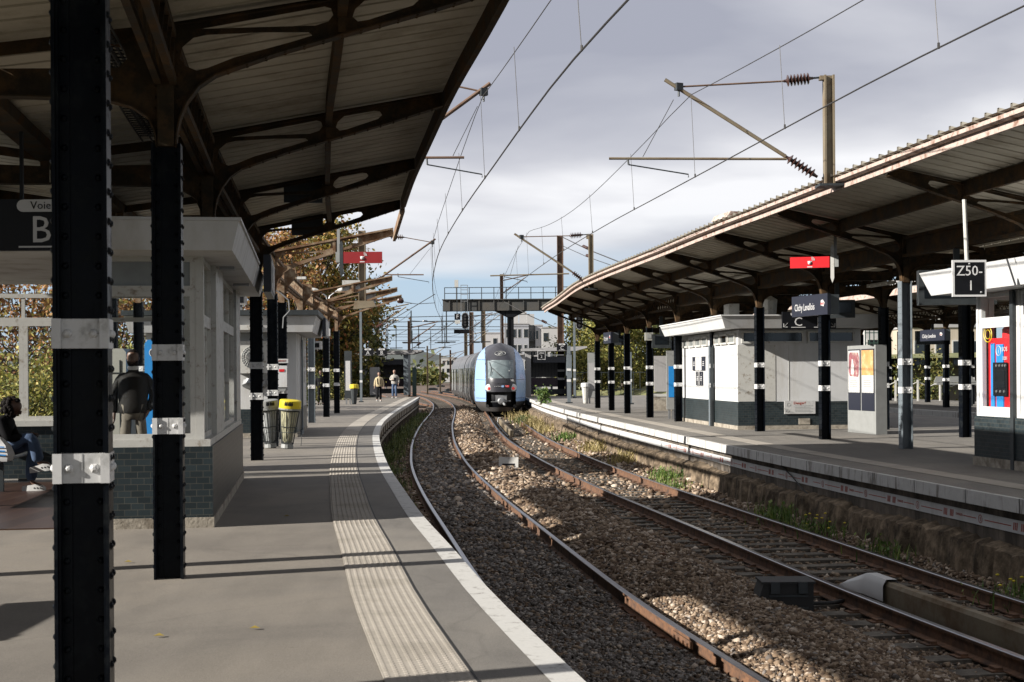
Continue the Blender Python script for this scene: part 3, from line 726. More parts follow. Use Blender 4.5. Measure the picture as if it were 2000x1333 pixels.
def protos():
    hb = MB(); plate_mb(hb, [(-.07,3.2),(.07,3.2),(.1,3.42),(.16,3.6),(.36,3.8),(.3,4.1),(-.3,4.1),(-.36,3.8),(-.16,3.6),(-.1,3.42)], [], -.007, .007, Matrix.Identity(4))
    for f in (-1, 1): hb.bx(-.06, .06, f*.01, f*.075, 3.2, 4.08)
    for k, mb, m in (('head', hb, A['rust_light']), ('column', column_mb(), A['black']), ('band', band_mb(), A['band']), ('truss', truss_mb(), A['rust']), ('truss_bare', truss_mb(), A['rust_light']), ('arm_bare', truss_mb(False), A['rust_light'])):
        o = mb.build(k, m); PROTO[k] = o; col.objects.unlink(o)
    o = PROTO['column'].copy(); o.data = o.data.copy(); o.data.materials[0] = A['greysteel']; PROTO['column_grey'] = o
protos()
def add_column(t, M, kind='column', bands=True, zs=1.0):
    c = child(PROTO[kind], 'column', t, M @ Matrix.Diagonal((1,1,zs,1)))
    if bands:
        for z in (1.13, 1.673):
            o = PROTO['band'].copy(); o.name = 'reflective_band'; col.objects.link(o); o.parent = c; o.location = (0,0,z/zs)
    return c
one = lambda Y: 1.0
zero = lambda Y: 0.0

# --- left canopy: roofed near the camera, stripped to bare trusses farther on
cl = thing('platform_canopy', 'dark rusty canopy overhead on black riveted columns, its far trusses stripped of roof', 'canopy', off(edgeL, 10.9, -2.25))
LY = [-3.3,1.45,6.2,10.9,15.7,20.5,25.4,30.2,33.6,40.6,44.8,50.8,55.6]
for i, Y in enumerate(LY):
    M1 = fmat(edgeL, Y, -2.25); M2 = fmat(edgeL, Y, -5.55, 0, True)
    bare = Y > 28
    if not 13 < Y < 23: add_column(cl, M1, 'column_grey' if abs(Y-44.8) < .1 else 'column')
    arm = 'truss' if not bare else 'head' if 32 < Y < 42 else 'arm_bare'
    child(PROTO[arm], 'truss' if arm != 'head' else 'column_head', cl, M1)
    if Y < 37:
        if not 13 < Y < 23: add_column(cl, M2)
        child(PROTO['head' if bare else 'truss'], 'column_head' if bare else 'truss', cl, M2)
for i in range(len(LY)-1):
    a, b = off(edgeL, LY[i], -2.25), off(edgeL, LY[i+1], -2.25)
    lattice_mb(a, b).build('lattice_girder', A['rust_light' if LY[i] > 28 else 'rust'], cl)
    if LY[i] < 25:
        a, b = off(edgeL, LY[i], -5.55), off(edgeL, LY[i+1], -5.55)
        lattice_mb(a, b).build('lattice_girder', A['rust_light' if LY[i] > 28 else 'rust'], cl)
YP = [-6+i*.8 for i in range(41)]
sheet_mb(edgeL, -2.25, 1, -6, 25.9, one, zero, x1=2.62).build('roof_sheet', A['sheet'], cl)
sheet_mb(edgeL, -5.55, -1, -6, 25.9, one, zero, x1=3.5).build('roof_sheet', A['sheet'], cl)  # far eave lengthened out of view to narrow the sunlit ballast
for o, s in ((-2.25, 1), (-5.55, -1)):
    for x in (1.3,):
        q = o+s*x
        MB().sweep(edgeL, YP, [(q-.035,4.2),(q+.035,4.2),(q+.035,4.395),(q-.035,4.395)]).build('purlin', A['rust'], cl)
    q = o+s*2.6
    MB().sweep(edgeL, YP+[26.3], [(q-.03,4.46),(q+.03,4.46),(q+.03,4.66),(q-.03,4.66)]).build('edge_beam', A['rust'], cl)
    q = o+s*2.655
    MB().sweep(edgeL, YP, [(q-.02,4.56),(q+.02,4.56),(q+.02,4.69),(q-.02,4.69)]).build('fascia', A['fascia'], cl)
MB().sweep(edgeL, YP, [(-9.07,4.6),(-9.03,4.6),(-9.03,4.87),(-9.07,4.87)]).build('shade_valance', A['rust'], cl)  # unseen board added below the far eave to cut the sun on the ballast
q = -3.9
MB().sweep(edgeL, YP, [(q-.12,3.80),(q+.12,3.80),(q+.14,3.9),(q-.14,3.9)]).build('valley_gutter', A['rust'], cl)
# stub of eave left hanging on the first bare truss, two odd plates still bolted on
e0 = off(edgeL, 25.5, .36, 4.5); e1 = off(edgeL, 31.2, .34, 4.5)
MB().bar(e0, e1, .06, .16).build('edge_beam', A['rust_light'], cl)
for Y0, x in ((20.9,.95),(25.6,.9),(44.9,1.25),(50.9,1.5)):
    M = fmat(edgeL, Y0, -2.25+x)
    zz = 4.0+.22*x
    MB(M).bx(-.28, .28, -.02, .02, zz-.2, zz+.2).build('bolted_plate', A['darksteel'] if Y0 < 30 else A['white2'], cl)
# wire cable tray and light tube hung below the roof
tr = MB()
for o in (-.62,-.52,-.42,-.32): tr.sweep(edgeL, [4+i*.7 for i in range(17)], [(-2.25+o-.006,3.93),(-2.25+o+.006,3.93),(-2.25+o+.006,3.945),(-2.25+o-.006,3.945)])
Y = 4.0
while Y < 15: tr.M = fmat(edgeL, Y, -2.25); tr.bx(-.62, -.32, -.006, .006, 3.946, 3.958); Y += .12
tr.M = None; tr.build('cable_tray', A['rubber'], cl)
cb_ = MB()
for k in range(5): cb_.tube([off(edgeL, 4+i*1.2, -2.8+.045*k, 3.97+.012*math.sin(i*1.3+k)) for i in range(10)], .014, 5)
cb_.build('cables', A['rubber'], cl)
# loose conduits on the bare column heads
for Y in (33.6,):
    M = fmat(edgeL, Y, -2.25)
    pts = [M @ Vector(p) for p in ((.02,-.11,2.6),(.04,-.13,2.85),(.18,-.14,3.0),(.16,-.13,3.25),(.0,-.12,3.4),(-.3,-.12,3.6))]
    MB().tube(pts, .016, 6).build('conduit', A['steel'], cl)

# --- right canopy
cr = thing('platform_canopy', 'long rusty canopy with pale pink ribbed eave on the opposite platform', 'canopy', off(rowR, 31.4, 0))
RY = [9,13.5,18,22.4,27.4,31.4,35.9,39.7,43.5,47.5,52.5,56.8,60.7]
kR = lambda Y: max(.8, min(1.0, 1-(Y-27)*.0052))
dzR = lambda Y: -(Y-27.4)*.0105 if Y > 20 else .0777
for Y in RY:
    S = Matrix.Diagonal((kR(Y),1,1,1)); d = dzR(Y)
    M1 = fmat(rowR, Y, 0, 0, True); M2 = fmat(rowR, Y, 3.3)
    zs = (3.22+d)/3.22
    add_column(cr, M1, 'column_grey' if abs(Y-27.4) < .1 else 'column', zs=zs); add_column(cr, M2, zs=zs)
    Mz = Matrix.Translation((0,0,d))
    child(PROTO['truss'], 'truss', cr, Mz @ M1 @ S); child(PROTO['truss'], 'truss', cr, Mz @ M2 @ S)
for i in range(len(RY)-1):
    d = Vector((0,0,(dzR(RY[i])+dzR(RY[i+1]))/2))
    for o in (0, 3.3):
        a, b = off(rowR, RY[i], o)+d, off(rowR, RY[i+1], o)+d
        lattice_mb(a, b, RY[i] < 42 and o == 0).build('lattice_girder', A['rust'], cr)
YR2 = [6+i*1.0 for i in range(57)]
def psweep(mb, fn, Ys, o, sgn, kx, dz, sect):
    vs = []; n = len(sect)
    for Y in Ys:
        p, nn, t = frame(fn, Y)
        for x, z in sect:
            q = p+nn*(o+sgn*x*kx(Y)); vs.append((q.x, q.y, z+dz(Y)))
    k = len(Ys)
    mb.add(vs, [(i*n+j, (i+1)*n+j, (i+1)*n+(j+1) % n, i*n+(j+1) % n) for i in range(k-1) for j in range(n)]+[tuple(range(n)), tuple(range((k-1)*n, k*n))])
    return mb
sheet_mb(rowR, 0, -1, 6, 62, kR, dzR, x1=2.8).build('roof_sheet', A['sheet'], cr)
sheet_mb(rowR, 3.3, 1, 6, 62, kR, dzR).build('roof_sheet', A['sheet'], cr)
for o, s in ((0,-1),(3.3,1)):
    psweep(MB(), rowR, YR2, o, s, kR, dzR, [(1.25,4.16),(1.32,4.16),(1.32,4.395),(1.25,4.395)]).build('purlin', A['rust'], cr)
    psweep(MB(), rowR, YR2, o, s, kR, dzR, [(2.58,4.5),(2.63,4.5),(2.63,4.66),(2.58,4.66)]).build('edge_beam', A['fascia'], cr)
    psweep(MB(), rowR, YR2, o, s, kR, dzR, [(2.62,4.60),(2.70,4.60),(2.74,4.62),(2.74,4.675),(2.70,4.67),(2.70,4.645),(2.62,4.63)]).build('gutter', A['fascia'], cr)
# bent flashing plate on the eave
M = fmat(rowR, 30.4, -2.6, dzR(30)+4.74)
MB(M).prism([(-.12,0),(.25,.02),(.25,.1),(-.05,.12)], -.55, .55).build('flashing', A['fascia'], cr)
tub = MB()
for Y in (34,45.5): tub.M = fmat(rowR, Y, 2.4, dzR(Y)); tub.bx(-.06,.06,-.7,.7,3.62,3.7)
tub.M = None; tub.build('light_tube', A['white2'], cr)

# --- third canopy on the farthest platform
cf = thing('platform_canopy', 'far canopy with white eave on the outermost right platform', 'canopy', (rowF(58),58,0))
FY = [40,45,49.5,54,58,62.5,67,71.5,76]
for Y in FY:
    M1 = fmat(rowF, Y, 0, 0, True)
    add_column(cf, M1); child(PROTO['truss'], 'truss', cf, M1); 
    child(PROTO['truss'], 'truss', cf, fmat(rowF, Y, 3.3)); add_column(cf, fmat(rowF, Y, 3.3))
for i in range(len(FY)-1): lattice_mb(off(rowF, FY[i], 0), off(rowF, FY[i+1], 0)).build('lattice_girder', A['rust'], cf)
sheet_mb(rowF, 0, -1, 36, 78, one, zero).build('roof_sheet', A['sheet'], cf)
sheet_mb(rowF, 3.3, 1, 36, 78, one, zero).build('roof_sheet', A['sheet'], cf)
YF = [36+i*3 for i in range(15)]
psweep(MB(), rowF, YF, 0, -1, one, zero, [(2.58,4.5),(2.72,4.5),(2.72,4.74),(2.58,4.7)]).build('fascia', A['fascia'], cf)
# the platform below it and the track bed between
slab('platform', rowF, [34+i*3 for i in range(17)], [(-2.6,-.002),(6.0,-.002),(6.0,-1.5),(-2.45,-1.5),(-2.45,-.2),(-2.6,-.2)], A['asphalt2'])
slab('platform_edge_line', rowF, [34+i*3 for i in range(17)], [(-2.25,.003),(-2.602,.003),(-2.602,-.21),(-2.58,-.21)], A['edge_slab'], False)
cenF = lambda Y: rowF(Y)-4.2
track('dark track lying between the two right hand platforms', cenF, 26, 95, 32, nslp=60)
# ------------------------------------------------------------------ shelters and kiosks
def ring_roof(M, x0, x1, y0, y1, z0, z1, flare=.1, th=.03):
    """flat roof with outward leaning fascia"""
    m = MB(M); f = flare
    lo = [(x0,y0,z0),(x1,y0,z0),(x1,y1,z0),(x0,y1,z0)]; hi = [(x0-f,y0-f,z1),(x1+f,y0-f,z1),(x1+f,y1+f,z1),(x0-f,y1+f,z1)]
    m.add(lo+hi, [(0,3,2,1),(4,5,6,7),(0,1,5,4),(1,2,6,5),(2,3,7,6),(3,0,4,7)])
    return m
def rim(M, x0, x1, y0, y1, z, f=.1):
    m = MB(M)
    for a in ((x0-f-.02, x1+f+.02, y0-f-.02, y0-f+.02), (x0-f-.02, x1+f+.02, y1+f-.02, y1+f+.02)): m.bx(*a, z, z+.03)
    for a in ((x0-f-.02, x0-f+.02), (x1+f-.02, x1+f+.02)): m.bx(*a, y0-f+.021, y1+f-.021, z, z+.03)
    return m
def window(parent, M, a0, a1, z0, z1, d, axis='x', fr=.06, dep=.07, glass='glass', name='window', bars=(), hb=(), fm='white2'):
    """framed pane; runs along local x at y=d, or along local y at x=d"""
    m = MB(M); g = MB(M)
    def B(mm, p0, p1, q0, q1, dd):
        if axis == 'x': mm.bx(p0, p1, d-dd, d+dd, q0, q1)
        else: mm.bx(d-dd, d+dd, p0, p1, q0, q1)
    h = dep/2
    B(m, a0, a1, z0, z0+fr, h); B(m, a0, a1, z1-fr, z1, h); B(m, a0, a0+fr, z0+fr, z1-fr, h); B(m, a1-fr, a1, z0+fr, z1-fr, h)
    for b in bars: B(m, b-fr*.4, b+fr*.4, z0+fr, z1-fr, h*.8)
    for b in hb: B(m, a0+fr, a1-fr, b-fr*.4, b+fr*.4, h*.75)
    o = m.build(name, A[fm], parent)
    B(g, a0+fr*.6, a1-fr*.6, z0+fr*.6, z1-fr*.6, .004); g.build('pane', A[glass], o)
    return o
# --- glazed waiting shelter beside the second column
c0 = Vector((-2.97, 14.08, 0)); M = Matrix(((.9898,-.1425,0,c0.x),(.1425,.9898,0,c0.y),(0,0,1,0),(0,0,0,1)))
sh = thing('waiting_shelter', 'glazed waiting shelter with white roof edge and dark tiled base behind the two nearest columns', 'shelter', c0)
MB(M).bx(-1.42,.0,.0,.14,.1,.8).build('tiled_wall', A['tile'], sh)
MB(M).bx(-.16,0,.142,6.7,.1,.8).build('tiled_wall', A['tile_brown'], sh)
MB(M).bx(-5.6,-2.4,6.56,6.7,.06,.8).build('tiled_wall', A['tile'], sh)
MB(M).bx(-1.44,.012,-.012,.16,-.01,.1).bx(-.17,.012,.162,6.71,-.01,.1).build('plinth', A['conc'], sh)
MB(M).bx(-1.43,-.02,.0,.16,.801,.87).bx(-.18,-.02,.161,6.7,.801,.87).build('sill', A['white2'], sh)
MB(M).bx(-5.6,-2.4,6.5,6.71,.801,.88).build('sill', A['white2'], sh)
window(sh, M, -1.42, -.16, .871, 2.34, .07, fr=.055)
window(sh, M, -1.42, -.16, 2.341, 2.68, .07, fr=.05, glass='frost')
MB(M).bx(-.159,-.08,.03,.11,.871,2.68).build('corner_post', A['white2'], sh)
MB(M).bx(-1.5,-1.421,.02,.12,0,2.68).build('corner_post', A['white2'], sh)
window(sh, M, .15, 1.2, .871, 2.05, -.12, 'y', glass='glass', bars=(.65,), fr=.06); window(sh, M, .15, 1.2, 2.051, 2.68, -.12, 'y', fr=.06)
for y0, y1 in ((1.201,2.5),(5.6,6.7)): MB(M).bx(-.5,-.03,y0,y1,.871,2.68).build('pier', A['white2'], sh)
window(sh, M, 2.501, 5.599, .871, 2.1, -.1, 'y', bars=(3.3,4.4), fr=.06); window(sh, M, 2.501, 5.599, 2.101, 2.68, -.1, 'y', bars=(3.3,4.4), fr=.06)
for y, z in ((2.95,1.55),(2.95,1.2)): MB(M).bx(-.062,-.058,y-.1,y+.1,z-.15,z+.15).build('notice', A['paper'], sh)
MB(M).bx(-.062,-.058,2.75,2.83,1.0,1.2).build('sticker', A['yellow'], sh)
for a0, a1 in ((-5.6,-3.05),(-3.049,-2.4)): window(sh, M, a0, a1, .881, 2.28, 6.62, fr=.06, bars=()); 
window(sh, M, -5.6, -2.4, 2.281, 2.68, 6.62, fr=.06, bars=(-3.05,))
window(sh, M, -2.2, -.51, 2.281, 2.68, 6.62, fr=.06)
MB(M).bx(-1.3,-1.24,-.3,2.8,2.52,2.58).build('light_tube', A['white2'], sh)
ring_roof(M, -4.7, .24, -.72, 4.5, 2.68, 2.95, .07).build('roof', A['white'], sh)
ring_roof(M, -2.0, .24, 4.64, 7.3, 2.68, 2.95, .07).build('roof', A['white'], sh)
rim(M, -4.7, .24, -.72, 4.49, 2.951, .07).build('roof_trim', A['white'], sh)
MB(M).tube([(-2.6,1.2,2.62),(-3.1,2.4,2.62)], .05, 8).build('light_tube', A['white'], sh)
MB(M).bx(-.0,.16,1.3,1.5,2.65,2.679).build('ceiling_light', A['steel'], sh); MB(M).bx(-.0,.2,4.2,4.35,2.65,2.679).build('ceiling_light', A['steel'], sh)
MB(M).bx(-5.0,-.17,.15,6.5,-.001,.012).build('floor', A['floor_red'], sh)
# roof-edge sign of the shelter
sg = thing('side_sign', 'navy and white sign box on the track side roof edge of the glazed shelter', 'sign', M @ Vector((.5,5.6,2.9)))
MB(M).bx(.36,.46,5.0,6.9,2.62,3.12).build('sign_box', A['navy'], sg); MB(M).bx(.461,.47,5.04,6.86,2.66,3.08).build('sign_face', A['paper'], sg)
text_mb(MB(), 'B', .35, M @ Matrix.Translation((.472,5.5,2.87)) @ Matrix.Rotation(R(90), 4, 'Z')).build('letter', A['navy'], sg)
# platform sign over the shelter front
def voie_sign(label, M, W, H, letters, arrows='', side=None):
    t = thing('platform_sign', label, 'sign', M.to_translation())
    MB(M).bx(-W/2, W/2, -.04, .04, -H/2, H/2).build('sign_board', A['blk'], t)
    fm = MB(); dark = MB()
    for x, ch in letters:
        T = M @ Matrix.Translation((x, -.042, -.055*H/.46))
        text_mb(fm, ch, .34*H/.46, T)
        r = .055*H/.46; L = .16*H/.46; k = .135*H/.46+.035
        poly = [(x+sx*L+sx*r*math.cos(a), k+r*math.sin(a)) for sx, rr in ((1, range(-4, 5)), (-1, range(4, -5, -1))) for a in [i*PI/8 for i in rr]]
        pill = MB(M); pill.prism(poly, -.043, -.041); pill.build('pill', A['letter'], t)
        text_mb(dark, 'Voie', .1*H/.46, M @ Matrix.Translation((x, -.0445, k)))
        fm.M = M; fm.bx(x-.2*H/.46, x+.2*H/.46, -.043, -.041, -H/2+.025, -H/2+.04)
    for x, ch in (arrows or ()):
        s = 1 if ch == 'r' else -1; fm.M = M; z = -H/2+.09
        fm.bar((x-s*.05,-.042,z+.05), (x+s*.05,-.042,z-.05), .004, .018, (0,1,0)); fm.bx(x+s*.05-.05*(s+1)/1, x+s*.05+.05*(1-s)/1, -.043, -.041, z-.058, z-.042) ; fm.bx(x+s*.05-.008, x+s*.05+.008, -.043, -.041, z-.042, z+.04)
    fm.M = None
    fm.build('lettering', A['letter'], t); dark.build('pill_text', A['blk'], t)
    return t
t = voie_sign('black sign reading Voie B hanging over the glazed shelter front', Matrix.Translation((-5.15, 12.75, 2.86)), 2.3, .46, [(.95-.0,'B'),(-.1,'A')])
for x in (-6,-4.4): MB().bx(x,x+.03,12.74,12.77,3.0901,3.7).build('hanger', A['blk'], t)
# machines seen through the shelter
def machine(name, label, cat, x, y, w_, d_, h_, m, screen=True, base=.0):
    t = thing(name, label, cat, (x, y, 0))
    MB().bx(x-w_/2, x+w_/2, y-d_/2, y+d_/2, .12, h_-.06).prism([(x-w_/2,h_-.06),(x+w_/2,h_-.06),(x+w_/2-.05,h_),(x-w_/2+.05,h_)], y-d_/2, y+d_/2).build('cabinet', m, t)
    MB().bx(x-w_/2+.02, x+w_/2-.02, y-d_/2+.02, y+d_/2-.02, .0, .12).build('foot', A['darksteel'], t)
    if screen:
        MB().bx(x-w_*.3, x+w_*.3, y-d_/2-.012, y-d_/2-.002, h_*.62, h_*.8).build('display', A['screen'], t)
        MB().bx(x-w_*.28, x+w_*.3, y-d_/2-.02, y-d_/2-.002, h_*.36, h_*.56).build('keypad', A['darksteel'], t)
    return t
t = machine('ticket_machine', 'beige ticket machine with a wheelchair sticker behind the standing man', 'ticket machine', 0, 0, .9, .6, 1.93, A['beige_box'], False)
MB().bx(.05,.35,-.315,-.302,1.55,1.56).bx(.35,.36,-.315,-.302,.2,1.75).build('door_seam', A['darksteel'], t)
MB().bx(-.05,.23,-.33,-.302,1.15,1.38).build('display', A['frost'], t)
MB().bx(.13,.31,-.315,-.302,.95,1.1).build('sticker', A['navy'], t)
wc = MB(Matrix.Translation((5.85,-20.3,0)))
wc.lathe([(.012,0),(.012,.004)], (-5.63,19.983,1.075), 8, (0,-1,0)); wc.tube([(-5.63,19.98,1.06),(-5.63,19.98,1.025),(-5.6,19.98,1.02),(-5.585,19.98,.985)], .006, 5)
wc.tube([(-5.63+.03*math.cos(a*PI/6),19.98,1.0+.03*math.sin(a*PI/6)) for a in range(4,12)], .005, 5); wc.build('wheelchair_mark', A['letter'], t); t.location = (-6.42,22.3,0)
t = machine('ticket_machine', 'bright blue ticket machine with red beacon half hidden by the second column', 'ticket machine', 0, 0, .68, .5, 2.06, A['blue'], True)
MB().lathe([(.05,0),(.06,.06),(.05,.12),(.02,.14)], (-.22,0,2.06), 10).build('beacon', A['red'], t)
ci = MB(); ci.tube([(-.2+.06*math.cos(a*PI/8),-.26,1.86+.06*math.sin(a*PI/8)) for a in range(17)], .008, 5); ci.build('round_mark', A['letter'], t); t.location = (-5.33,22.2,0)
# --- second white kiosk with the air conditioner
M = fmat(edgeL, 34.7, -1.98); c0 = M.to_translation()
k2 = thing('white_kiosk', 'white kiosk with flared roof edge beside the two rubbish baskets', 'kiosk', c0)
MB(M).bx(-3.6,0,0,4.9,.1,.68).build('tiled_wall', A['tile'], k2)
MB(M).bx(-3.62,.012,-.012,4.91,-.01,.1).build('plinth', A['conc'], k2)
MB(M).bx(-3.59,-.01,.01,4.89,.681,2.52).build('wall', A['white'], k2)
MB(M).bx(-.05,.02,2.3,2.6,.69,2.5).build('pilaster', A['white2'], k2)
MB(M).bx(-.4,.06,1.2,2.2,-.0,.1).bx(.013,.05,1.9,2.1,.1,2.4).build('downpipe', A['greysteel'], k2)
for y in (3.0,3.6): 
    for z in (1.3,1.7): MB(M).bx(-.008,.004,y,y+.4,z,z+.3).build('notice', A['paper'], k2)
ring_roof(M, -3.9, .4, -.5, 5.3, 2.53, 2.92, .1).build('roof', A['white'], k2)
MB(M).bx(-4.05,.56,-.68,5.45,2.93,3.05).build('roof_trim', A['darksteel'], k2)
MB(M).bx(-1.45,-.85,-.62,-.5,2.58,2.7).build('light_tube', A['white2'], k2)
t = thing('side_sign', 'navy and white sign box on the track side roof edge of the white kiosk', 'sign', M @ Vector((.5,3.5,2.8)))
MB(M).bx(.53,.62,2.4,4.6,2.5,2.98).build('sign_box', A['navy'], t); MB(M).bx(.621,.63,2.45,4.55,2.54,2.94).build('sign_face', A['paper'], t)
t = thing('air_conditioner', 'pale air conditioner fan unit fixed to the front wall of the white kiosk', 'air conditioner', M @ Vector((-1.45,-.2,1.9)))
MB(M).bx(-1.4,-.45,-.32,-.0,1.55,2.32).build('housing', A['white2'], t)
g_ = MB(M)
for i in range(26):
    a = 2*PI*i/26; g_.tube([(-1.02+.06*math.cos(a),-.335,1.93+.06*math.sin(a)),(-1.02+.15*math.cos(a+.35),-.335,1.93+.15*math.sin(a+.35)),(-1.02+.26*math.cos(a+.5),-.335,1.93+.26*math.sin(a+.5))], .006, 4)
for r_ in (.1,.17,.23,.27): g_.tube([(-1.02+r_*math.cos(a*PI/12),-.335,1.93+r_*math.sin(a*PI/12)) for a in range(25)], .005, 4)
g_.build('fan_grille', A['white2'], t); MB(M).lathe([(.09,0),(.08,.02)], (-1.02,-.335,1.93), 12, (0,-1,0)).build('hub', A['white'], t)
MB(M).lathe([(.27,0),(.27,.004)], (-1.02,-.3205,1.93), 20, (0,-1,0)).build('fan_recess', A['greysteel'], t)
MB(M).lathe([(.28,0),(.3,.12),(.2,.16)], (-1.0,-.1,1.36), 14, (0,-.3,-1)).build('bracket', A['steel'], t)
t = thing('security_camera', 'white security camera on the roof of the white kiosk', 'camera', M @ Vector((-1.85,-.55,3.1)))
MB(M).bx(-1.4,-1.14,-.72,-.4,3.18,3.42).build('housing', A['white'], t); MB(M).bx(-1.35,-1.19,-.735,-.721,3.22,3.38).build('lens', A['blk'], t); MB(M).bx(-1.3,-1.24,-.6,-.5,3.051,3.18).build('bracket', A['steel'], t)
# --- control boxes on a column
def col_box(M, z0, z1, w_, m, name, label, cat):
    t = thing(name, label, cat, M.to_translation()); MB(M).bx(-w_/2, w_/2, -.28, -.1, z0, z1).build('case', A[m], t); return t
M = fmat(edgeL, 33.6, -2.25)
t = col_box(M, 1.22, 1.72, .24, 'white', 'control_box', 'white control box with red mark on the column behind the bins', 'control box')
MB(M).bx(-.06,.06,-.29,-.281,1.58,1.64).build('red_mark', A['red'], t); MB(M).prism([(-.11,1.22),(.11,1.22),(.07,1.12),(-.07,1.12)], -.26, -.11).build('hood', A['plast_grey'], t)
M4 = Matrix.Translation((0,0,0)); t = col_box(M, 1.78, 1.88, .3, 'paper', 'notice_plate', 'small white notice plate above the white control box', 'plate'); text_mb(MB(), 'DEPART', .055, M @ Matrix.Translation((0,-.283,1.83))).build('lettering', A['redp'], t)
# --- bins
def bin_thing(label, loc, lid, bag, rot):
    t = thing('litter_bin', label, 'bin', (0,0,0), 0, 'wire basket litter bins at the column')
    b = MB(); n = 22
    for i in range(n):
        a = 2*PI*i/n; c_, s_ = math.cos(a), math.sin(a); b.tube([(.12*c_,.12*s_,.1),(.16*c_,.16*s_,.45),(.2*c_,.2*s_,.78)], .006, 4)
    for r_, z in ((.125,.12),(.16,.45),(.2,.78)): b.tube([(r_*math.cos(a*PI/10), r_*math.sin(a*PI/10), z) for a in range(21)], .008, 4)
    b.tube([(.3,-.12,.1),(.3,-.12,.34),(.08,-.22,.36),(-.14,-.2,.34),(-.14,-.2,.1)], .007, 4)
    b.build('basket', A['darksteel'], t)
    MB().lathe([(.1,0),(.13,.02),(.12,.1)], (0,0,0), 14).build('foot', A['plast_grey'], t)
    bg_ = MB(); prof = [(.05,.12),(.1,.16),(.115,.3),(.15,.5),(.165,.7),(.19,.8)]; bg_.lathe(prof, (0,0,0), 14)
    bg_.v = [(x*(1+random.uniform(-.1,.08)), y*(1+random.uniform(-.1,.08)), z) for x, y, z in bg_.v]
    bg_.build('bin_bag', A[bag], t, smooth=True)
    l_ = MB().lathe([(.215,.82),(.225,.84),(.22,.985),(.2,1.0),(.14,1.0)], (0,0,0), 20); l_.build('lid', A[lid], t, angle=40)
    MB().lathe([(.232,.8),(.235,.83),(.21,.83)], (0,0,0), 20).build('lid_ring', A['plast_grey'], t)
    p_ = MB()
    for a in (-1.9,-1.75,-1.55,-1.4,-1.25):
        c_, s_ = math.cos(a), math.sin(a); p_.box((.223*c_,.223*s_,.92), (.03,.006,.06), a+PI/2); p_.box((.223*c_,.223*s_,.965), (.016,.006,.018), a+PI/2)
    p_.build('pictogram', A['blk'], t); t.location = loc; t.rotation_euler = (.05,.09 if lid == 'yellow' else -.07,rot)
    return t
bin_thing('wire basket bin with bright yellow lid and clear yellow bag', (-4.6,29.0,0), 'yellow', 'plastic_bag', 0)
bin_thing('wire basket bin with grey metal lid half behind the black column', (-4.98,29.3,0), 'plast_grey', 'plastic_bag2', .4)
def small_bin(label, loc, lid, s=1.0):
    t = thing('litter_bin', label, 'bin', loc)
    MB().lathe([(.1,0),(.12,.05),(.19,.78),(.2,.8)], loc, 12).build('basket', A['darksteel'] if lid == 'yellow' else A['white2'], t); MB().lathe([(.22,.8),(.23,.84),(.22,1.0),(.1,1.02)], loc, 12).build('lid', A[lid], t)
small_bin('distant bin with yellow lid beside the platform display totem', (-8.0,72,0), 'yellow')
small_bin('distant white bin leaning beside the grey totem on the right platform', tuple(Vector((at(1144,750,70).x,70,0))), 'white')
# --- kiosk C on the right platform
c0 = Vector((5.86,36.9,0)); M = Matrix(((.9963,-.086,0,c0.x),(.086,.9963,0,c0.y),(0,0,1,0),(0,0,0,1)))
kc = thing('white_kiosk', 'large white kiosk with navy notices and dark tiled base on the right platform', 'kiosk', c0)
MB(M).bx(0,3.3,0,7.1,.1,.72).build('tiled_wall', A['tile'], kc)
MB(M).bx(-.02,3.32,-.02,7.12,-.01,.1).build('plinth', A['conc'], kc)
MB(M).bx(.02,3.28,.02,7.08,.721,2.6).build('wall', A['white'], kc)
MB(M).bx(.0,1.0,.012,.019,.73,2.2).bx(1.35,1.36,.012,.019,.73,2.2).build('panel_seam', A['white2'], kc)
for a0, a1 in ((.1,1.75),(1.85,3.1)): window(kc, M, a0, a1, 2.24, 2.56, .0, glass='darkglass', fr=.05)
for y0, y1 in ((.25,1.0),(1.1,1.9),(2.0,2.6),(3.5,4.2),(4.35,5.1),(5.25,6.0),(6.15,6.9)): window(kc, M, y0, y1, 2.24, 2.52, .0, 'y', glass='frost' if y0 != 1.1 else 'darkglass', fr=.05)
MB(M).bx(-.06,.0,2.75,3.15,.0,2.25).build('door_strip', A['greysteel'], kc)
MB(M).bx(-.1,-.03,2.66,2.74,.0,2.2).build('downpipe', A['darksteel'], kc)
nm = MB(M); wm = MB(M)
for i, (y, z) in enumerate(((5.3,1.75),(4.05,1.75),(4.85,1.32),(4.35,1.32))):
    s = 1 if i in (0,2) else -1
    o = MB(M).bx(-.012,.018,y-.2,y+.2,z-.2,z+.2).build('notice', A['navy'], kc)
    MB(M).bx(-.012,.018,y-s*.61,y-s*.21,z-.2,z+.2).build('notice', A['paper'], kc)
    lm = MB(M)
    for k in range(3): lm.bx(-.0145,-.013,y-.13,y+.1-.03*k,z-.06+k*.05,z-.04+k*.05)
    lm.build('print', A['letter'], o)
ring_roof(M, -.45, 3.6, -.5, 7.5, 2.62, 2.93, .12).build('roof', A['white'], kc)
rim(M, -.45, 3.6, -.5, 7.5, 2.931, .12).build('roof_trim', A['white'], kc)
MB(M).bx(1.6,1.9,-.02,.009,.12,.28).build('vent', A['conc'], kc); MB(M).bx(2.95,3.12,-.02,.009,.12,.2).build('vent', A['conc'], kc)
MB(M).bx(.5,.8,3,3.6,2.94,3.5).build('roof_unit', A['white2'], kc); MB(M).lathe([(.2,0),(.25,.5),(.05,.62)], (1.2,1.4,2.94), 10).build('roof_vent', A['white2'], kc)
t = thing('danger_sign', 'white danger notice with red heading fixed on the dark tiles of the large kiosk', 'sign', M @ Vector((1.65,-.02,.57)))
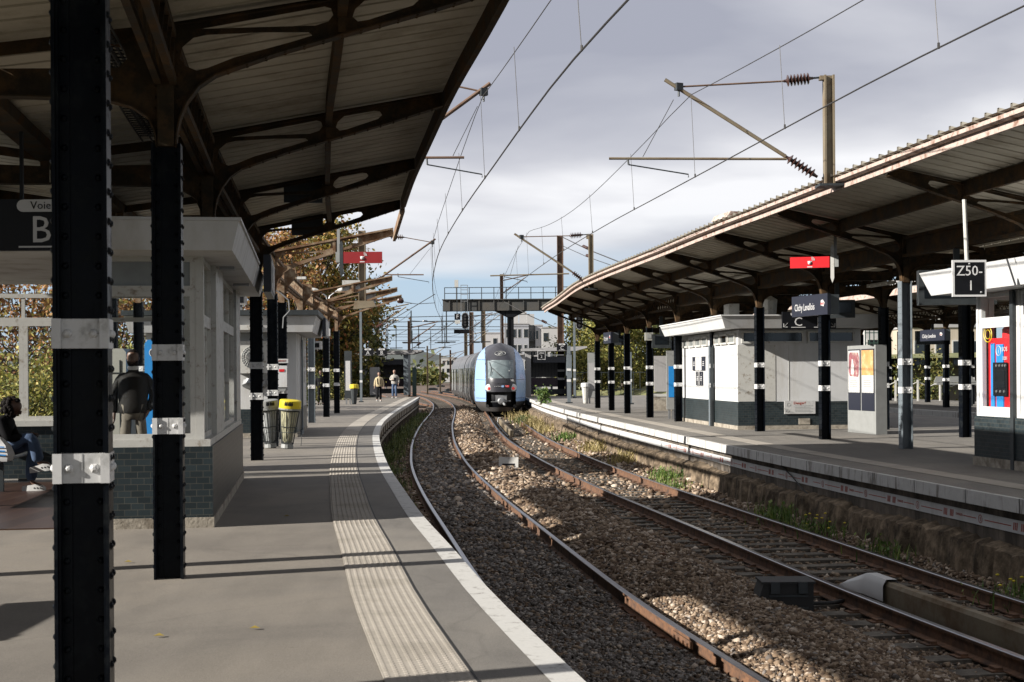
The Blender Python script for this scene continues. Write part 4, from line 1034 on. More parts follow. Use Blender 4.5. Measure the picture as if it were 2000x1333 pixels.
MB(M).bx(1.22,2.04,-.035,-.001,.4,.74).build('sign_board', A['paper'], t)
text_mb(MB(), 'Danger!', .1, M @ Matrix.Translation((1.62,-.037,.68))).build('heading', A['redp'], t)
dk = MB(M)
for k in range(5): dk.bx(1.5,1.98-.07*(k % 2),-.0365,-.0355,.6-k*.038,.612-k*.038)
dk.tube([(1.33+.05*math.cos(a*PI/6),-.037,.64+.035*math.sin(a*PI/6)) for a in range(13)], .004, 4); dk.tube([(1.3+.04*math.cos(a*PI/6),-.037,.48+.03*math.sin(a*PI/6)) for a in range(13)], .004, 4); dk.bx(1.26,1.4,-.0365,-.0355,.6,.604)
dk.build('print', A['plast_grey'], t)
voie_sign('black sign with letter C and arrows hanging in front of the large kiosk roof', Matrix.Translation((7.42,35.5,2.78)) @ Matrix.Rotation(R(4),4,'Z'), 1.36, .42, [(-.28,'C'),(.3,'D')], [(-.6,'l'),(.6,'r')])
# --- poster totem
p0, p1 = Vector((8.28,35.1,0)), Vector((8.58,33.55,0)); d = (p1-p0).normalized(); nrm = Vector((-d.y, d.x, 0))
if nrm.x > 0: nrm = -nrm
M = Matrix(((d.x,-nrm.x,0,p0.x),(d.y,-nrm.y,0,p0.y),(0,0,1,0),(0,0,0,1)))
tt_ = thing('poster_totem', 'grey totem with a dark red poster and an orange poster beside the large kiosk', 'poster totem', p0)
L = (p1-p0).length
MB(M).bx(0,L,0,.28,0,2.12).build('cabinet', A['plast_grey'], tt_)
for i, (a, b, m) in enumerate(((.06,L/2-.03,'poster_red'),(L/2+.03,L-.06,'poster_orange'))):
    MB(M).bx(a,b,-.012,-.001,.55,2.03).build('glass_frame', A['navy'], tt_)
    MB(M).bx(a+.03,b-.03,-.018,-.0125,.98,2.0).build('poster', A['paper'], tt_)
    q = MB(M)
    if i == 0: q.prism([(a+.06,1.5),(a+.12,1.38),(b-.1,1.36),(b-.07,1.45),(b-.05,1.8),(b-.1,1.95),(a+.12,1.96),(a+.07,1.88)], -.021, -.0185)
    else: q.bx(a+.03,b-.03,-.021,-.0185,1.4,2.0)
    q.build('poster_art', A[m], tt_)
    q = MB(M)
    for k in range(4): q.bx(a+.12,b-.15-.05*(k % 2),-.0195,-.0185,1.12+k*.05,1.135+k*.05)
    q.build('print', A['plast_grey'], tt_)
q = MB(M); x = .25; q.prism([(x,1.42),(x+.16,1.42),(x+.18,1.6),(x+.12,1.78),(x+.05,1.8),(x+.02,1.6)], -.024, -.0215); q.build('poster_figure', A['paper'], tt_)
# --- help point kiosk on the right edge of the picture
c0 = Vector((7.34,22.6,0)); tv = Vector((-.15,.989,0)).normalized(); M = Matrix(((tv.y,tv.x,0,c0.x),(-tv.x,tv.y,0,c0.y),(0,0,1,0),(0,0,0,1)))
ks = thing('glazed_kiosk', 'white framed glazed kiosk with grey tiled base at the right edge holding the help point', 'kiosk', c0)
MB(M).bx(0,2.6,-7,0,.14,.78).build('tiled_wall', A['tile'], ks); MB(M).bx(-.02,2.62,-7.02,.02,-.01,.14).build('plinth', A['conc'], ks)
MB(M).bx(.03,2.57,-6.97,-.03,.781,.84).build('sill', A['white'], ks)
for y0, y1 in ((-1.15,-.1),(-2.6,-1.4),(-3.9,-2.7)):
    window(ks, M, y0, y1, .841, 2.25, .08, 'y', fr=.09, fm='white'); window(ks, M, y0, y1, 2.251, 2.7, .08, 'y', fr=.07, fm='white', glass='darkglass' if y0 < -2 else 'glass')
for y0, y1 in ((-.099,-.03),(-1.399,-1.151)): MB(M).bx(.03,.2,y0,y1,.841,2.7).build('post', A['white'], ks)
window(ks, M, .201, 2.5, .841, 2.7, -.08, fr=.09, fm='white', hb=(2.25,))
MB(M).bx(2.5,2.56,-6.9,-.1,.841,2.7).build('back_wall', A['grey'], ks); MB(M).bx(.1,2.49,-6.9,-6.8,.841,2.7).build('back_wall', A['grey'], ks)
MB(M).bx(-.03,.02,-1.3,-1.2,.0,2.7).build('downpipe', A['darksteel'], ks)
ring_roof(M, -.5, 3.0, -7.4, .45, 2.71, 3.08, .14).build('roof', A['white'], ks)
hp = thing('help_point', 'red and blue SOS help point with screen inside the glazed kiosk', 'help point', M @ Vector((.4,-.6,0)))
MB(M).bx(.26,.62,-.98,-.28,.86,2.0).build('cabinet', A['red'], hp)
MB(M).bx(.24,.2595,-.5,-.38,.87,1.92).bx(.24,.2595,-.78,-.56,.87,1.9).build('blue_panel', A['blue'], hp)
MB(M).bx(.225,.2385,-.92,-.48,1.1,1.62).build('screen_surround', A['blk'], hp); MB(M).bx(.218,.2245,-.86,-.56,1.22,1.5).build('display', A['screen'], hp)
lt = MB(); Mf = M @ Matrix.Rotation(R(-90), 4, 'Z')
def onface(x, z, y): return M @ Matrix.Translation((x, y, z)) @ Matrix.Rotation(R(-90), 4, 'Z')
text_mb(lt, 'SOS', .1, onface(.238, 1.82, -.83)); text_mb(lt, '3201', .075, onface(.238, 1.68, -.84)); text_mb(lt, 'i', .12, onface(.238, 1.8, -.64))
lt.M = M; lt.tube([(.237,-.64+.075*math.cos(a*PI/8),1.8+.075*math.sin(a*PI/8)) for a in range(17)], .006, 4); lt.M = None
lt.build('lettering', A['letter'], hp)
bt = MB(M)
for y, z in ((-.6,1.17),(-.72,1.17),(-.84,1.17),(-.6,1.57),(-.7,1.57),(-.8,1.57),(-.88,1.57)): bt.lathe([(.022,0),(.02,.012)], (.2245,y,z), 8, (-1,0,0))
bt.build('button', A['steel'], hp)
MB(M).lathe([(.12,0),(.12,.14),(.06,.2)], (.44,-.63,2.0), 10).build('beacon', A['red'], hp)
hp.location = hp.location + (M.to_3x3() @ Vector((-.1,.1,0)))
# yellow seal on its window
t = thing('round_sticker', 'round yellow transfer on the glazed kiosk window', 'sticker', M @ Vector((.07,-.33,1.85)))
MB(M).tube([(.07,-.33+.13*math.cos(a*PI/10),2.06+.12*math.sin(a*PI/10)) for a in range(21)], .006, 4).build('outer_ring', A['yellow'], t); MB(M).tube([(.07,-.33+.08*math.cos(a*PI/10),2.06+.07*math.sin(a*PI/10)) for a in range(21)], .005, 4).build('inner_ring', A['yellow'], t)
# --- hanging signs
def board_sign(name, label, M, W, H, m, D=.05): 
    t = thing(name, label, 'sign', M.to_translation()); MB(M).bx(-W/2,W/2,-D/2,D/2,-H/2,H/2).build('sign_board', A[m], t); return t
M = Matrix.Translation((6.42,19.95,2.79)) @ Matrix.Diagonal((.9,.9,.9,1)); t = board_sign('track_sign', 'square black sign reading Z50-1 hung on a pole before the glazed kiosk', M, .46, .5, 'blk')
MB(M).bx(-.265,.265,-.02,.02,-.285,-.2505).bx(-.265,.265,-.02,.02,.2505,.285).bx(-.265,-.2305,-.02,.02,-.25,.25).bx(.2305,.265,-.02,.02,-.25,.25).build('sign_edge', A['letter'], t)
lt = text_mb(MB(), 'Z50-', .22, M @ Matrix.Translation((0,-.028,.11)), sx=.95); text_mb(lt, '1', .22, M @ Matrix.Translation((.02,-.028,-.12))); lt.build('lettering', A['letter'], t)
MB().tube([(6.4,19.98,3.05),(6.37,19.98,3.9)], .03, 8).build('hanging_pole', A['white2'], t)
MB(M).dome((.18,-.026,-.22), (0,-1,0), .02).dome((0,-.026,.225), (0,-1,0), .02).build('bolt', A['steel'], t)
def red_sign(label, M, side):
    t = board_sign('red_sign', label, M, .84 if side < 0 else .77, .24 if side < 0 else .22, 'red' if side > 0 else 'red_shaded')
    q = MB(M); q.dome((0,-.028,-.01), (0,-1,0), .04, 10); q.bx(-.045,.045,-.03,-.026,.012,.026); q.bx(-.05,.05,-.028,-.026,-.1,-.08)
    for r_ in (.03,.05,.07): q.tube([(.03+r_*math.cos(a*PI/12),-.028,.035+r_*math.sin(a*PI/12)) for a in range(0,7)], .006, 4)
    q.build('symbol', A['letter'], t)
    q = MB(M); q.prism([(side*.44-.035,-.32),(side*.44,-.42),(side*.44+.035,-.32),(side*.44+.035,.28),(side*.44,.36),(side*.44-.035,.28)], -.03, .03); q.build('spike_post', A['white2'] if side > 0 else A['darksteel'], t)
    q = MB(M); q.bx(side*.5-.06,side*.5+.06,-.025,.025,-.1,.12); q.bx(side*.5-.03,side*.5+.03,-.02,.02,.121,.6); q.build('bracket', A['plast_grey'], t)
    return t
red_sign('red sign with white alarm symbol under the right canopy', Matrix.Translation(at(1582,513,28.4)) @ Matrix.Rotation(R(-14),4,'Z'), 1)
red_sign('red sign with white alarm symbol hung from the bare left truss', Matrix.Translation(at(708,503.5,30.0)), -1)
def name_sign(label, Mx, W, H):
    t = thing('station_name_sign', label, 'sign', Mx.to_translation())
    MB(Mx).bx(-W/2,W/2,-.04,.04,-H/2,H/2).build('sign_board', A['navy'], t)
    text_mb(MB(), 'Clichy Levallois', .22*H/.46, Mx @ Matrix.Translation((-W*.13,-.043,-H*.08)), sx=.72*W/1.75).build('lettering', A['letter'], t)
    q = MB(Mx); q.prism([(W*.32,-.02),(W*.4,-.05),(W*.43,.03),(W*.38,.1),(W*.33,.09)], -.046, -.041); q.build('logo', A['paper'], t)
    q = MB(); text_mb(q, 'SNCF', .07*H/.46, Mx @ Matrix.Translation((W*.37,-.049,.01)), sx=.9); q.build('logo_text', A['red'], t)
    MB(Mx).bx(W*.36,W*.44,.041,.3,-H/2,H/2-.02).build('bracket', A['greysteel'], t)
    return t
def along(p_far, p_near, z):
    a = Vector((*p_far, z)); b = Vector((*p_near, z)); d = (b-a).normalized(); y = Vector((-d.y, d.x, 0)); c = (a+b)/2
    return Matrix(((d.x,y.x,0,c.x),(d.y,y.y,0,c.y),(0,0,1,z),(0,0,0,1))), (b-a).length
M, L = along((6.44,32.5), (6.9,30.9), 2.97); name_sign('navy Clichy Levallois sign on the column before the large kiosk', M, L, .46)
M, L = along((17.05,59.2), (17.45,57.3), 2.95); name_sign('navy Clichy Levallois sign on the farthest right platform', M, 2.0, .46)
M, L = along((3.75,57.6), (3.95,56.2), 2.9); name_sign('small distant navy Clichy Levallois sign on the right platform near the train', M, L, .44)
# --- screens under the right canopy
def screen(label, M, W, H):
    t = thing('departure_screen', label, 'screen', M.to_translation())
    MB(M).prism([(-W/2,-H/2),(W/2,-H/2),(W/2,H/2),(-W/2,H/2)], -.12, .12).build('case', A['darksteel'], t); MB(M).bx(-W/2+.09,W/2-.09,-.13,-.121,-H/2+.12,H/2-.06).build('display', A['screen'], t)
    MB(M).bx(-.05,.05,-.05,.05,H/2+.001,H/2+.6).build('hanger', A['darksteel'], t)
screen('large dark departure screen behind the square Z50-1 sign', Matrix.Translation((7.95,25.4,2.98)) @ Matrix.Rotation(R(-6),4,'Z'), 1.35, .62)
screen('dark departure screen just behind the station name sign', Matrix.Translation((7.6,33.2,2.95)) @ Matrix.Rotation(R(-8),4,'Z'), .8, .42)
screen('dark departure screen at the far end of the right canopy', Matrix.Translation(at(1292,667,47)), .62, .45)
screen('small dark departure screen between two far right columns', Matrix.Translation(at(1210,665,58)), .6, .4)
screen('dark departure screen under the outermost canopy', Matrix.Translation(at(1822,660,63)), 1.5, .6)
# --- left bench, and totems and posts farther down both platforms
Mb_ = fmat(lambda Y: -6.36-(Y-17.5)*.135, 18.2); t = thing('platform_bench', 'dark metal mesh bench with light rails inside the glazed shelter at left edge', 'bench', Mb_.to_translation())
for x in (.0,-.44): MB(Mb_).tube([(x,-2.4,.45),(x,2.5,.45)], .02, 8).build('rail', A['steel'], t)
MB(Mb_).bx(-.42,-.03,-2.35,2.4,.425,.44).build('seat', A['darksteel'], t)
for y in (-1.9,.3,2.1): MB(Mb_).bx(-.3,-.12,y-.03,y+.03,.013,.42).bx(-.42,-.02,y-.03,y+.03,.4,.424).build('leg', A['darksteel'], t)
MB(Mb_).tube([(-.4,1.75,.47),(-.35,1.75,.62),(.0,1.75,.62),(.04,1.75,.47)], .014, 6).build('armrest', A['steel'], t)
def totem(label, u, v, Y, w_, h_, m='darksteel', face='paper'):
    x = at(u, v, Y).x; t = thing('display_totem', label, 'totem', (x,Y,0))
    MB().bx(x-w_/2,x+w_/2,Y-.06,Y+.06,.3,h_).build('cabinet', A[m], t); MB().bx(x-w_/2+.06,x+w_/2-.06,Y-.072,Y-.061,.7,h_-.5).build('poster', A[face], t); MB().bx(x-w_/2+.05,x-w_/2+.12,Y-.04,Y+.04,0,.3).bx(x+w_/2-.12,x+w_/2-.05,Y-.04,Y+.04,0,.3).build('leg', A['steel'], t)
totem('tall dark display totem past the far left columns', 680, 690, 72, .36, 2.7)
totem('grey display totem beside the far right columns', 1157, 690, 70, .45, 2.5, 'plast_grey', 'grey')
totem('thin totem with a blue poster beside the large kiosk', 1311, 700, 46, .3, 2.2, 'plast_grey', 'blue')
def post(label, u, vb, vt, w_, m='greysteel', bands=True, vert=.0):
    Y = 1.5*F/(vb-(730-(u-1000)*.007)); p = at(u, vb, Y); zt = at(u, vt, Y).z
    t = thing('steel_post', label, 'post', (p.x,Y,0)); MB().bx(p.x-w_/2,p.x+w_/2,Y-w_/2,Y+w_/2,0,zt).build('shaft', A[m], t); MB().bx(p.x-w_,p.x+w_,Y-w_,Y+w_,0,.06).build('base_plate', A['darksteel'], t)
    if bands:
        for z in (1.13,1.67): MB().bx(p.x-w_/2-.01,p.x+w_/2+.01,Y-w_/2-.01,Y+w_/2+.01,z-.06,z+.06).build('reflective_band', A['band'], t)
    return p
post('grey banded post carrying the far C sign', 1112, 788, 676, .17)
post('grey banded lamp post behind the far C sign', 1123, 778, 600, .13)
post('blue grey banded post between the train and right platform columns', 1078, 772, 690, .15)
post('slim grey post under the far A sign', 706, 786, 605, .12)
post('short grey post with a box among the far right columns', 1231, 790, 688, .17)
def far_sign(label, u, v, Y, W, H, ch): 
    M = Matrix.Translation(at(u, v, Y)); return voie_sign(label, M, W, H, [(0, ch)])
far_sign('small distant sign with letter A left of its twin', 719, 688, 84, .62, .42, 'A'); far_sign('small distant sign with letter B right of its twin', 746, 688, 84, .62, .42, 'B'); far_sign('small distant sign with letter C before the rusty mast', 1098, 678.5, 69, .5, .34, 'C')
M = Matrix.Translation(at(1058,694,76)); t = board_sign('track_sign', 'small distant square black sign reading Z50 2 beside the train', M, .36, .42, 'blk')
MB(M).bx(-.21,.21,-.02,.02,-.24,-.2105).bx(-.21,.21,-.02,.02,.2105,.24).bx(-.21,-.1805,-.02,.02,-.21,.21).bx(.1805,.21,-.02,.02,-.21,.21).build('sign_edge', A['letter'], t)
lt = text_mb(MB(), 'Z50', .15, M @ Matrix.Translation((0,-.028,.1))); text_mb(lt, '2', .18, M @ Matrix.Translation((0,-.028,-.09))); lt.build('lettering', A['letter'], t); MB(M).bx(.21,1.2,-.02,.02,-.02,.02).build('arm', A['steel'], t)
# speakers and cameras on columns
for lab, u, v, Y, m in (('white security camera on the far left column head',639,650,50.4,'white'),('white security camera arm by the small kiosk sign',622,675,45.0,'white'),('beige junction box on the column left of the large kiosk',1267,658,47.2,'beige_box')):
    p = at(u, v, Y); nm_ = 'junction_box' if 'box' in lab else 'security_camera'
    t = thing(nm_, lab, 'box' if 'box' in lab else 'camera', p); MB().bx(p.x-.13,p.x+.13,p.y-.28,p.y-.0,p.z-.13,p.z+.13).build('housing', A[m], t); MB().bx(p.x-.07,p.x+.07,p.y-.295,p.y-.281,p.z-.07,p.z+.07).build('lens', A['blk'] if m == 'white' else A['plast_grey'], t)
# far shelters at the platform ends
def far_shelter(label, x, Y, W, gm, flip):
    t = thing('end_shelter', label, 'shelter', (x,Y,0)); x0, x1 = x-W/2, x+W/2
    for xx in (x0, x1-.34): MB().bx(xx,xx+.34,Y-.2,Y+2.2,0,2.95).build('side_frame', A['greysteel'] if xx > x0 else A['grey'], t)
    MB().bx(x0+.341,x1-.341,Y+1.9,Y+2.1,1.25,2.6).build('back_wall', A['ply'], t)
    MB().bx(x0+.341,x1-.341,Y+1.9,Y+2.05,.6,1.2).build('purple_panel', A['purple'], t)
    MB().bx(x0+.341,x1-.341,Y+1.5,Y+2.1,.1,.45).build('bench', A['darksteel'], t)
    MB().prism([(x0-.3,2.951),(x1+.3,2.951),(x1+1.0,3.15),(x1+1.0,3.25),(x0-.3,3.12)], Y-.4, Y+2.4).build('roof', A['grey'], t)
    MB().bx(x0+.5,x1-.4,Y+.2,Y+.3,2.2,2.6).build('sign_board', A['navy'], t)
    fl = MB()
    for i in range(10): fl.bx(x0+.45+i*(W-.9)/10, x0+.48+i*(W-.9)/10, Y+1.86,Y+1.899,1.3,2.6)
    fl.build('ribs', A['darksteel'], t)
far_shelter('grey end shelter with purple panel behind the two walking people', -9.15, 103, 3.3, 0, 1)
far_shelter('end shelter with purple panel half hidden behind the train', 2.4, 93, 3.0, 0, -1)
t = machine('validator_cabinet', 'pale sloping cabinet behind the walking woman', 'cabinet', at(732,700,96).x, 96, .62, .5, 2.0, A['grey'], False)
post('green post with a white notice at the far left platform end', 810, 775, 718, .26, 'greenp', False)
# fence panels and concrete wall on the right platform's far side
t = thing('platform_screen', 'pale grey screen panels on a concrete wall behind the right columns', 'screen wall', (at(1290,760,56).x,56,0))
x = at(1278,760,56).x; MB().bx(x,x+.7,55.9,56,.75,2.15).bx(x+.74,x+1.5,55.9,56,.75,2.15).build('panel', A['grey'], t); MB().bx(x-.2,x+3.4,55.8,56.1,0,.55).build('concrete_wall', A['conc'], t); MB().bx(x-.1,x+3.2,55.78,56.12,.551,.66).build('coping', A['white2'], t)

# unseen slatted bench, added to cast a shadow across the near platform
t = thing('platform_bench', 'unseen slatted high backed bench added for its shadow left of the nearest column', 'bench', (-5.3,7.9,0))
for z0, z1 in ((.5,.68),(.72,.9),(.94,1.16)): MB().bx(-5.32,-5.28,7.2,8.7,z0,z1).build('backrest_slat', A['darksteel'], t)
MB().bx(-5.28,-4.85,7.2,8.7,.43,.47).build('seat', A['darksteel'], t)
for y in (7.35,8.5): MB().bx(-5.34,-5.26,y-.04,y+.04,0,1.16).bx(-4.95,-4.87,y-.04,y+.04,0,.43).build('leg', A['darksteel'], t)
# ------------------------------------------------------------------ train
TY = 83.0; MT = fmat(cen2, TY, 0, -.92)
WZ = curve_fn([(.2,1.12),(.45,1.36),(.75,1.47),(1.2,1.51),(2.0,1.52),(2.8,1.46),(3.3,1.36),(3.7,1.16),(4.0,.88),(4.17,.58),(4.25,.3),(4.28,.02)])
zs_ = [.2,.32,.45,.6,.78,.95,1.15,1.35,1.55,1.75,1.95,2.15,2.4,2.65,2.9,3.22,3.4,3.6,3.8,3.95,4.08,4.17,4.23,4.265,4.28]
tt_ = [0,.15,.3,.45,.6,.75,.86,1.0,1.12,1.25,1.4,1.55,1.7,1.85,1.95,2.0]; tt_ = [-x for x in tt_[:0:-1]]+tt_
def tx(t, z):
    w_ = WZ(z); xm = min(.88, .97*w_); a = abs(t); x = a*xm if a <= 1 else xm+(a-1)*(w_-xm)
    return math.copysign(x, t)/w_
def nose(s, z):
    y = 2.0*abs(s)**2.6 + (max(0, z-1.9)/2.38)**1.8*2.5 + (max(0, 1.0-z)/.8)**2*.4
    return Vector((s*WZ(z), y, z))
def on_nose(x, z, out=.01):
    p = nose(x/WZ(z), z); p.y -= out; return p
tn = thing('commuter_train', 'light blue and dark grey commuter train with red tail lights standing on the right track', 'train', MT.to_translation())
reg = {}
def key(t, z):
    a = abs(t)
    if z < .45: return 'skirt'
    if a < 1 and z < 1.35: return 'recess'
    if z < .78: return 'skirt'
    if a < .86 and 2.15 < z < 3.22: return 'windscreen'
    if a < 1: return 'mask'
    return 'cheek'
for i in range(len(zs_)-1):
    for j in range(len(tt_)-1):
        k = key((tt_[j]+tt_[j+1])/2, (zs_[i]+zs_[i+1])/2)
        q = [nose(tx(t_, z_), z_) for t_, z_ in ((tt_[j], zs_[i]), (tt_[j+1], zs_[i]), (tt_[j+1], zs_[i+1]), (tt_[j], zs_[i+1]))]
        if k == 'recess':
            for p in q: p.y += .45
        reg.setdefault(k, MB(MT)).add(q, [(0,1,2,3)])
A['mask'] = mat('train_mask', (.045,.045,.055), .3, var=.1, scale=3)
A['skirt'] = mat('train_skirt', (.11,.105,.105), .45, var=.2, scale=4, dirt_or_glint=(.07,.06,.05), dscale=2, damt=.4)
A['windscreen'] = mat('windscreen_glass', (.2,.25,.26), .06, var=.35, scale=.9, dirt_or_glint=(.42,.48,.5), dscale=.8, damt=.35)  # second colour paints pale sky reflections on the glass
A['train_side'] = mat('train_side_grey', (.09,.09,.095), .3, .3, var=.1, scale=2)
A['train_roof'] = mat('train_roof_grey', (.2,.2,.21), .4, .3, var=.12, scale=2)
A['silver'] = mat('silver_strip', (.6,.6,.6), .3, .6, var=.08)
parts = {}
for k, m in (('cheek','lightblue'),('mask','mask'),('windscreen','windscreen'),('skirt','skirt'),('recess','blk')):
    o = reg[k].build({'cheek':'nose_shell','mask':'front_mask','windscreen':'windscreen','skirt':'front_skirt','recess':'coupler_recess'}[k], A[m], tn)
    bm = bmesh.new(); bm.from_mesh(o.data); bmesh.ops.remove_doubles(bm, verts=bm.verts, dist=.0005); bmesh.ops.recalc_face_normals(bm, faces=bm.faces); bm.to_mesh(o.data); bm.free()
    o.data.polygons.foreach_set('use_smooth', [True]*len(o.data.polygons)); parts[k] = o
def car_side(M, y0s, y1, first=False):
    """side walls and roof of one car, split by height: y0s(z) gives where the side starts"""
    bands = (('lower_body', .2, .78, 'skirt'), ('side_wall', .78, 1.35, 'lightblue' if first else 'train_side'), ('window_band', 1.35, 2.9, 'darkglass'), ('roof', 2.9, 4.28, 'train_roof'))
    car = None
    for nm_, a, b, m in bands:
        mb = MB(M); zz = [z for z in zs_ if a-.001 <= z <= b+.001]
        if zz[0] > a+.01: zz = [a]+zz
        if zz[-1] < b-.01: zz = zz+[b]
        for i in range(len(zz)-1):
            for s in (-1, 1):
                mb.add([(s*WZ(zz[i]), y0s(zz[i]), zz[i]), (s*WZ(zz[i]), y1, zz[i]), (s*WZ(zz[i+1]), y1, zz[i+1]), (s*WZ(zz[i+1]), y0s(zz[i+1]), zz[i+1])], [(0,1,2,3)])
        o = mb.build(nm_, A[m], tn); o.data.polygons.foreach_set('use_smooth', [True]*len(o.data.polygons))
car_side(MT, lambda z: nose(1, z).y, 6.0, True)
ends = MB(MT); sil = MB(MT)
def end_cap(M, y, nm_='end_wall'):
    mb = MB(M); L_ = [(-WZ(z), y, z) for z in zs_]+[(WZ(z), y, z) for z in zs_[::-1]]; mb.add(L_, [tuple(range(len(L_)))]); mb.build(nm_, A['rubber'], tn)
def hoop(M, y, w_, m):
    mb = MB(M)
    for i in range(len(zs_)-1):
        for s in (-1, 1):
            a, b = zs_[i], zs_[i+1]
            mb.add([(s*(WZ(a)+.012), y, a),(s*(WZ(a)+.012), y+w_, a),(s*(WZ(b)+.012), y+w_, b),(s*(WZ(b)+.012), y, b)], [(0,1,2,3)])
    mb.build('silver_band', A[m], tn)
Mc = fmat(cen2, TY+6.0, 0, -.92); car_side(Mc, lambda z: 0.03, 8.2); end_cap(Mc, 8.2)
for k in range(4):
    Yc = TY+14.7+k*13.3
    Mc = fmat(cen2, Yc+6.3, 0, -.92) @ Matrix.Translation((0,-6.3,0))
    end_cap(Mc, 0.0); car_side(Mc, lambda z: 0.0, 12.6); end_cap(Mc, 12.6); hoop(Mc, .0, .5, 'silver')
    for yb in (1.8, 10.6):
        MB(Mc).bx(-1.25,1.25,yb-1.2,yb+1.2,.1,.5).lathe([(.42,-.7),(.42,-.6)], (0,yb-.7,.43), 12, (1,0,0)).lathe([(.42,-.7),(.42,-.6)], (0,yb+.7,.43), 12, (1,0,0)).build('bogie', A['rubber'], tn)
    if k < 4:
        for yy in (4.0, 8.4):
            d_ = MB(Mc)
            for s in (-1, 1): d_.bx(s*1.53,s*1.545,yy-.7,yy+.7,.8,2.85)
            d_.build('door', A['plast_grey'], tn)
for yb in (2.6, 5.0): MB(MT).lathe([(.43,-.78),(.43,-.68)], (0,yb,.43), 14, (1,0,0)).lathe([(.43,.68),(.43,.78)], (0,yb,.43), 14, (1,0,0)).bx(-1.2,1.2,yb-.3,yb+.3,.3,.55).build('wheelset', A['rubber'], tn)
A['tail'] = mat('red_tail_lamp', (.6,.03,.03), .3, emit=(1,.06,.05,.12))
for s in (-1, 1):
    p = on_nose(s*.71, 1.6, .0); r_ = MB(MT).lathe([(.21,-.02),(.215,.03),(.17,.06)], p, 18, (s*.25,-1,.12)); hl = r_.build('headlight', A['letter'], tn, angle=40)
    p2 = on_nose(s*.71, 1.55, .055); MB(MT).lathe([(.09,0),(.085,.03),(.04,.045)], p2, 16, (s*.25,-1,.12)).build('red_lamp', A['tail'], hl, angle=40)
    MB(MT).lathe([(.09,0),(.09,.03)], on_nose(s*.8, .52, .02), 12, (0,-1,0)).build('buffer', A['rubber'], tn)
y_ = .1
MB(MT).bx(-.32,.32,.05,.42,.75,1.1).bx(-.34,.34,.2,.5,1.1,1.16).lathe([(.2,0),(.2,.16),(.12,.2)], (-.02,.08,.82), 14, (0,-1,0)).lathe([(.08,0),(.06,.3)], (.1,.0,.72), 10, (.5,-1,-.6)).build('coupler', A['steel'], tn)
MB(MT).bx(-.6,-.25,.02,.08,.76,.8).bx(.3,.55,.1,.16,.8,.84).build('hose_bracket', A['steel'], tn)
lt = MB(); text_mb(lt, '268L', .17, MT @ Matrix.Translation(on_nose(.6, 2.02, .03)), sx=1.1); text_mb(lt, 'ile de France', .085, MT @ Matrix.Translation(on_nose(-.2, 1.68, .02))); lt.build('fleet_number', A['letter'], tn)
q = MB(MT @ Matrix.Translation(on_nose(.33, 1.68, .015))); q.bx(-.13,.13,-.005,.004,-.055,.055); q.build('logo', A['red'], tn)
q = MB(); text_mb(q, 'SNCF', .08, MT @ Matrix.Translation(on_nose(.33, 1.68, .024))); q.build('logo_text', A['letter'], tn)
q = MB(MT); q.bx(.02,.16,on_nose(.1,1.66,.02).y-.004,on_nose(.1,1.66,.02).y,1.62,1.73); q.build('badge', A['lightblue'], tn)
q = MB(MT)
for rr, n_ in ((.32, .16), (.12, .12)):
    q.tube([on_nose(rr*math.cos(a*PI/12), 3.62+n_*math.sin(a*PI/12)*.8, .02) for a in range(25)], .02, 5)
q.lathe([(.07,0),(.05,.02)], on_nose(0,3.62,.01), 12, (0,-1,.8)); q.build('eye_emblem', A['plast_grey'], tn)
q = MB(MT); q.tube([on_nose(.25, 2.08, .05), on_nose(-.1, 2.35, .06), on_nose(-.5, 2.75, .06)], .018, 5); q.tube([on_nose(-.62, 2.3, .06), on_nose(-.56, 2.75, .06), on_nose(-.66, 3.1, .06)], .016, 5); q.tube([on_nose(.25, 2.08, .05), on_nose(.35, 2.06, .05)], .035, 6); q.build('wiper', A['rubber'], tn)
q = MB(MT); q.add([on_nose(-.56,3.12,.012),on_nose(.56,3.12,.012),on_nose(.56,2.62,.014),on_nose(-.56,2.62,.014)], [(0,1,2,3)]); q.build('sun_blind', A['frost'], parts['windscreen'])
q = MB(MT); q.add([on_nose(-.5,2.55,.012),on_nose(.5,2.55,.012),on_nose(.5,2.36,.012),on_nose(-.5,2.36,.012)], [(0,1,2,3)]); q.build('destination_panel', A['navy'], parts['windscreen'])
q = MB(MT); q.add([on_nose(-.5,2.6,.013),on_nose(.5,2.6,.013),on_nose(.5,2.56,.013),on_nose(-.5,2.56,.013)], [(0,1,2,3)]); q.build('sun_blind_bar', A['white2'], parts['windscreen'])

for s in (-1, 1):                                # body seams on the nose
    q = MB(MT); q.tube([on_nose(s*x, 2.05+.06*(x-.9), .004) for x in (.9,1.05,1.2,1.35,1.45)], .012, 4); q.tube([on_nose(s*x, .98, .004) for x in (.9,1.05,1.2,1.35,1.45)], .012, 4); q.build('nose_seam', A['darksteel'], tn)
    q = MB(MT); q.tube([on_nose(s*.895, z, .006) for z in (1.4,1.8,2.2,2.6,3.0,3.4,3.7)], .014, 4); q.build('mask_edge', A['rubber'], tn)
q = MB(MT); q.tube([on_nose(x, 1.95-.1*(1-(x/.85)**2), .006) for x in (-.85,-.5,-.2,.2,.5,.85)], .012, 4); q.build('nose_seam', A['rubber'], tn)
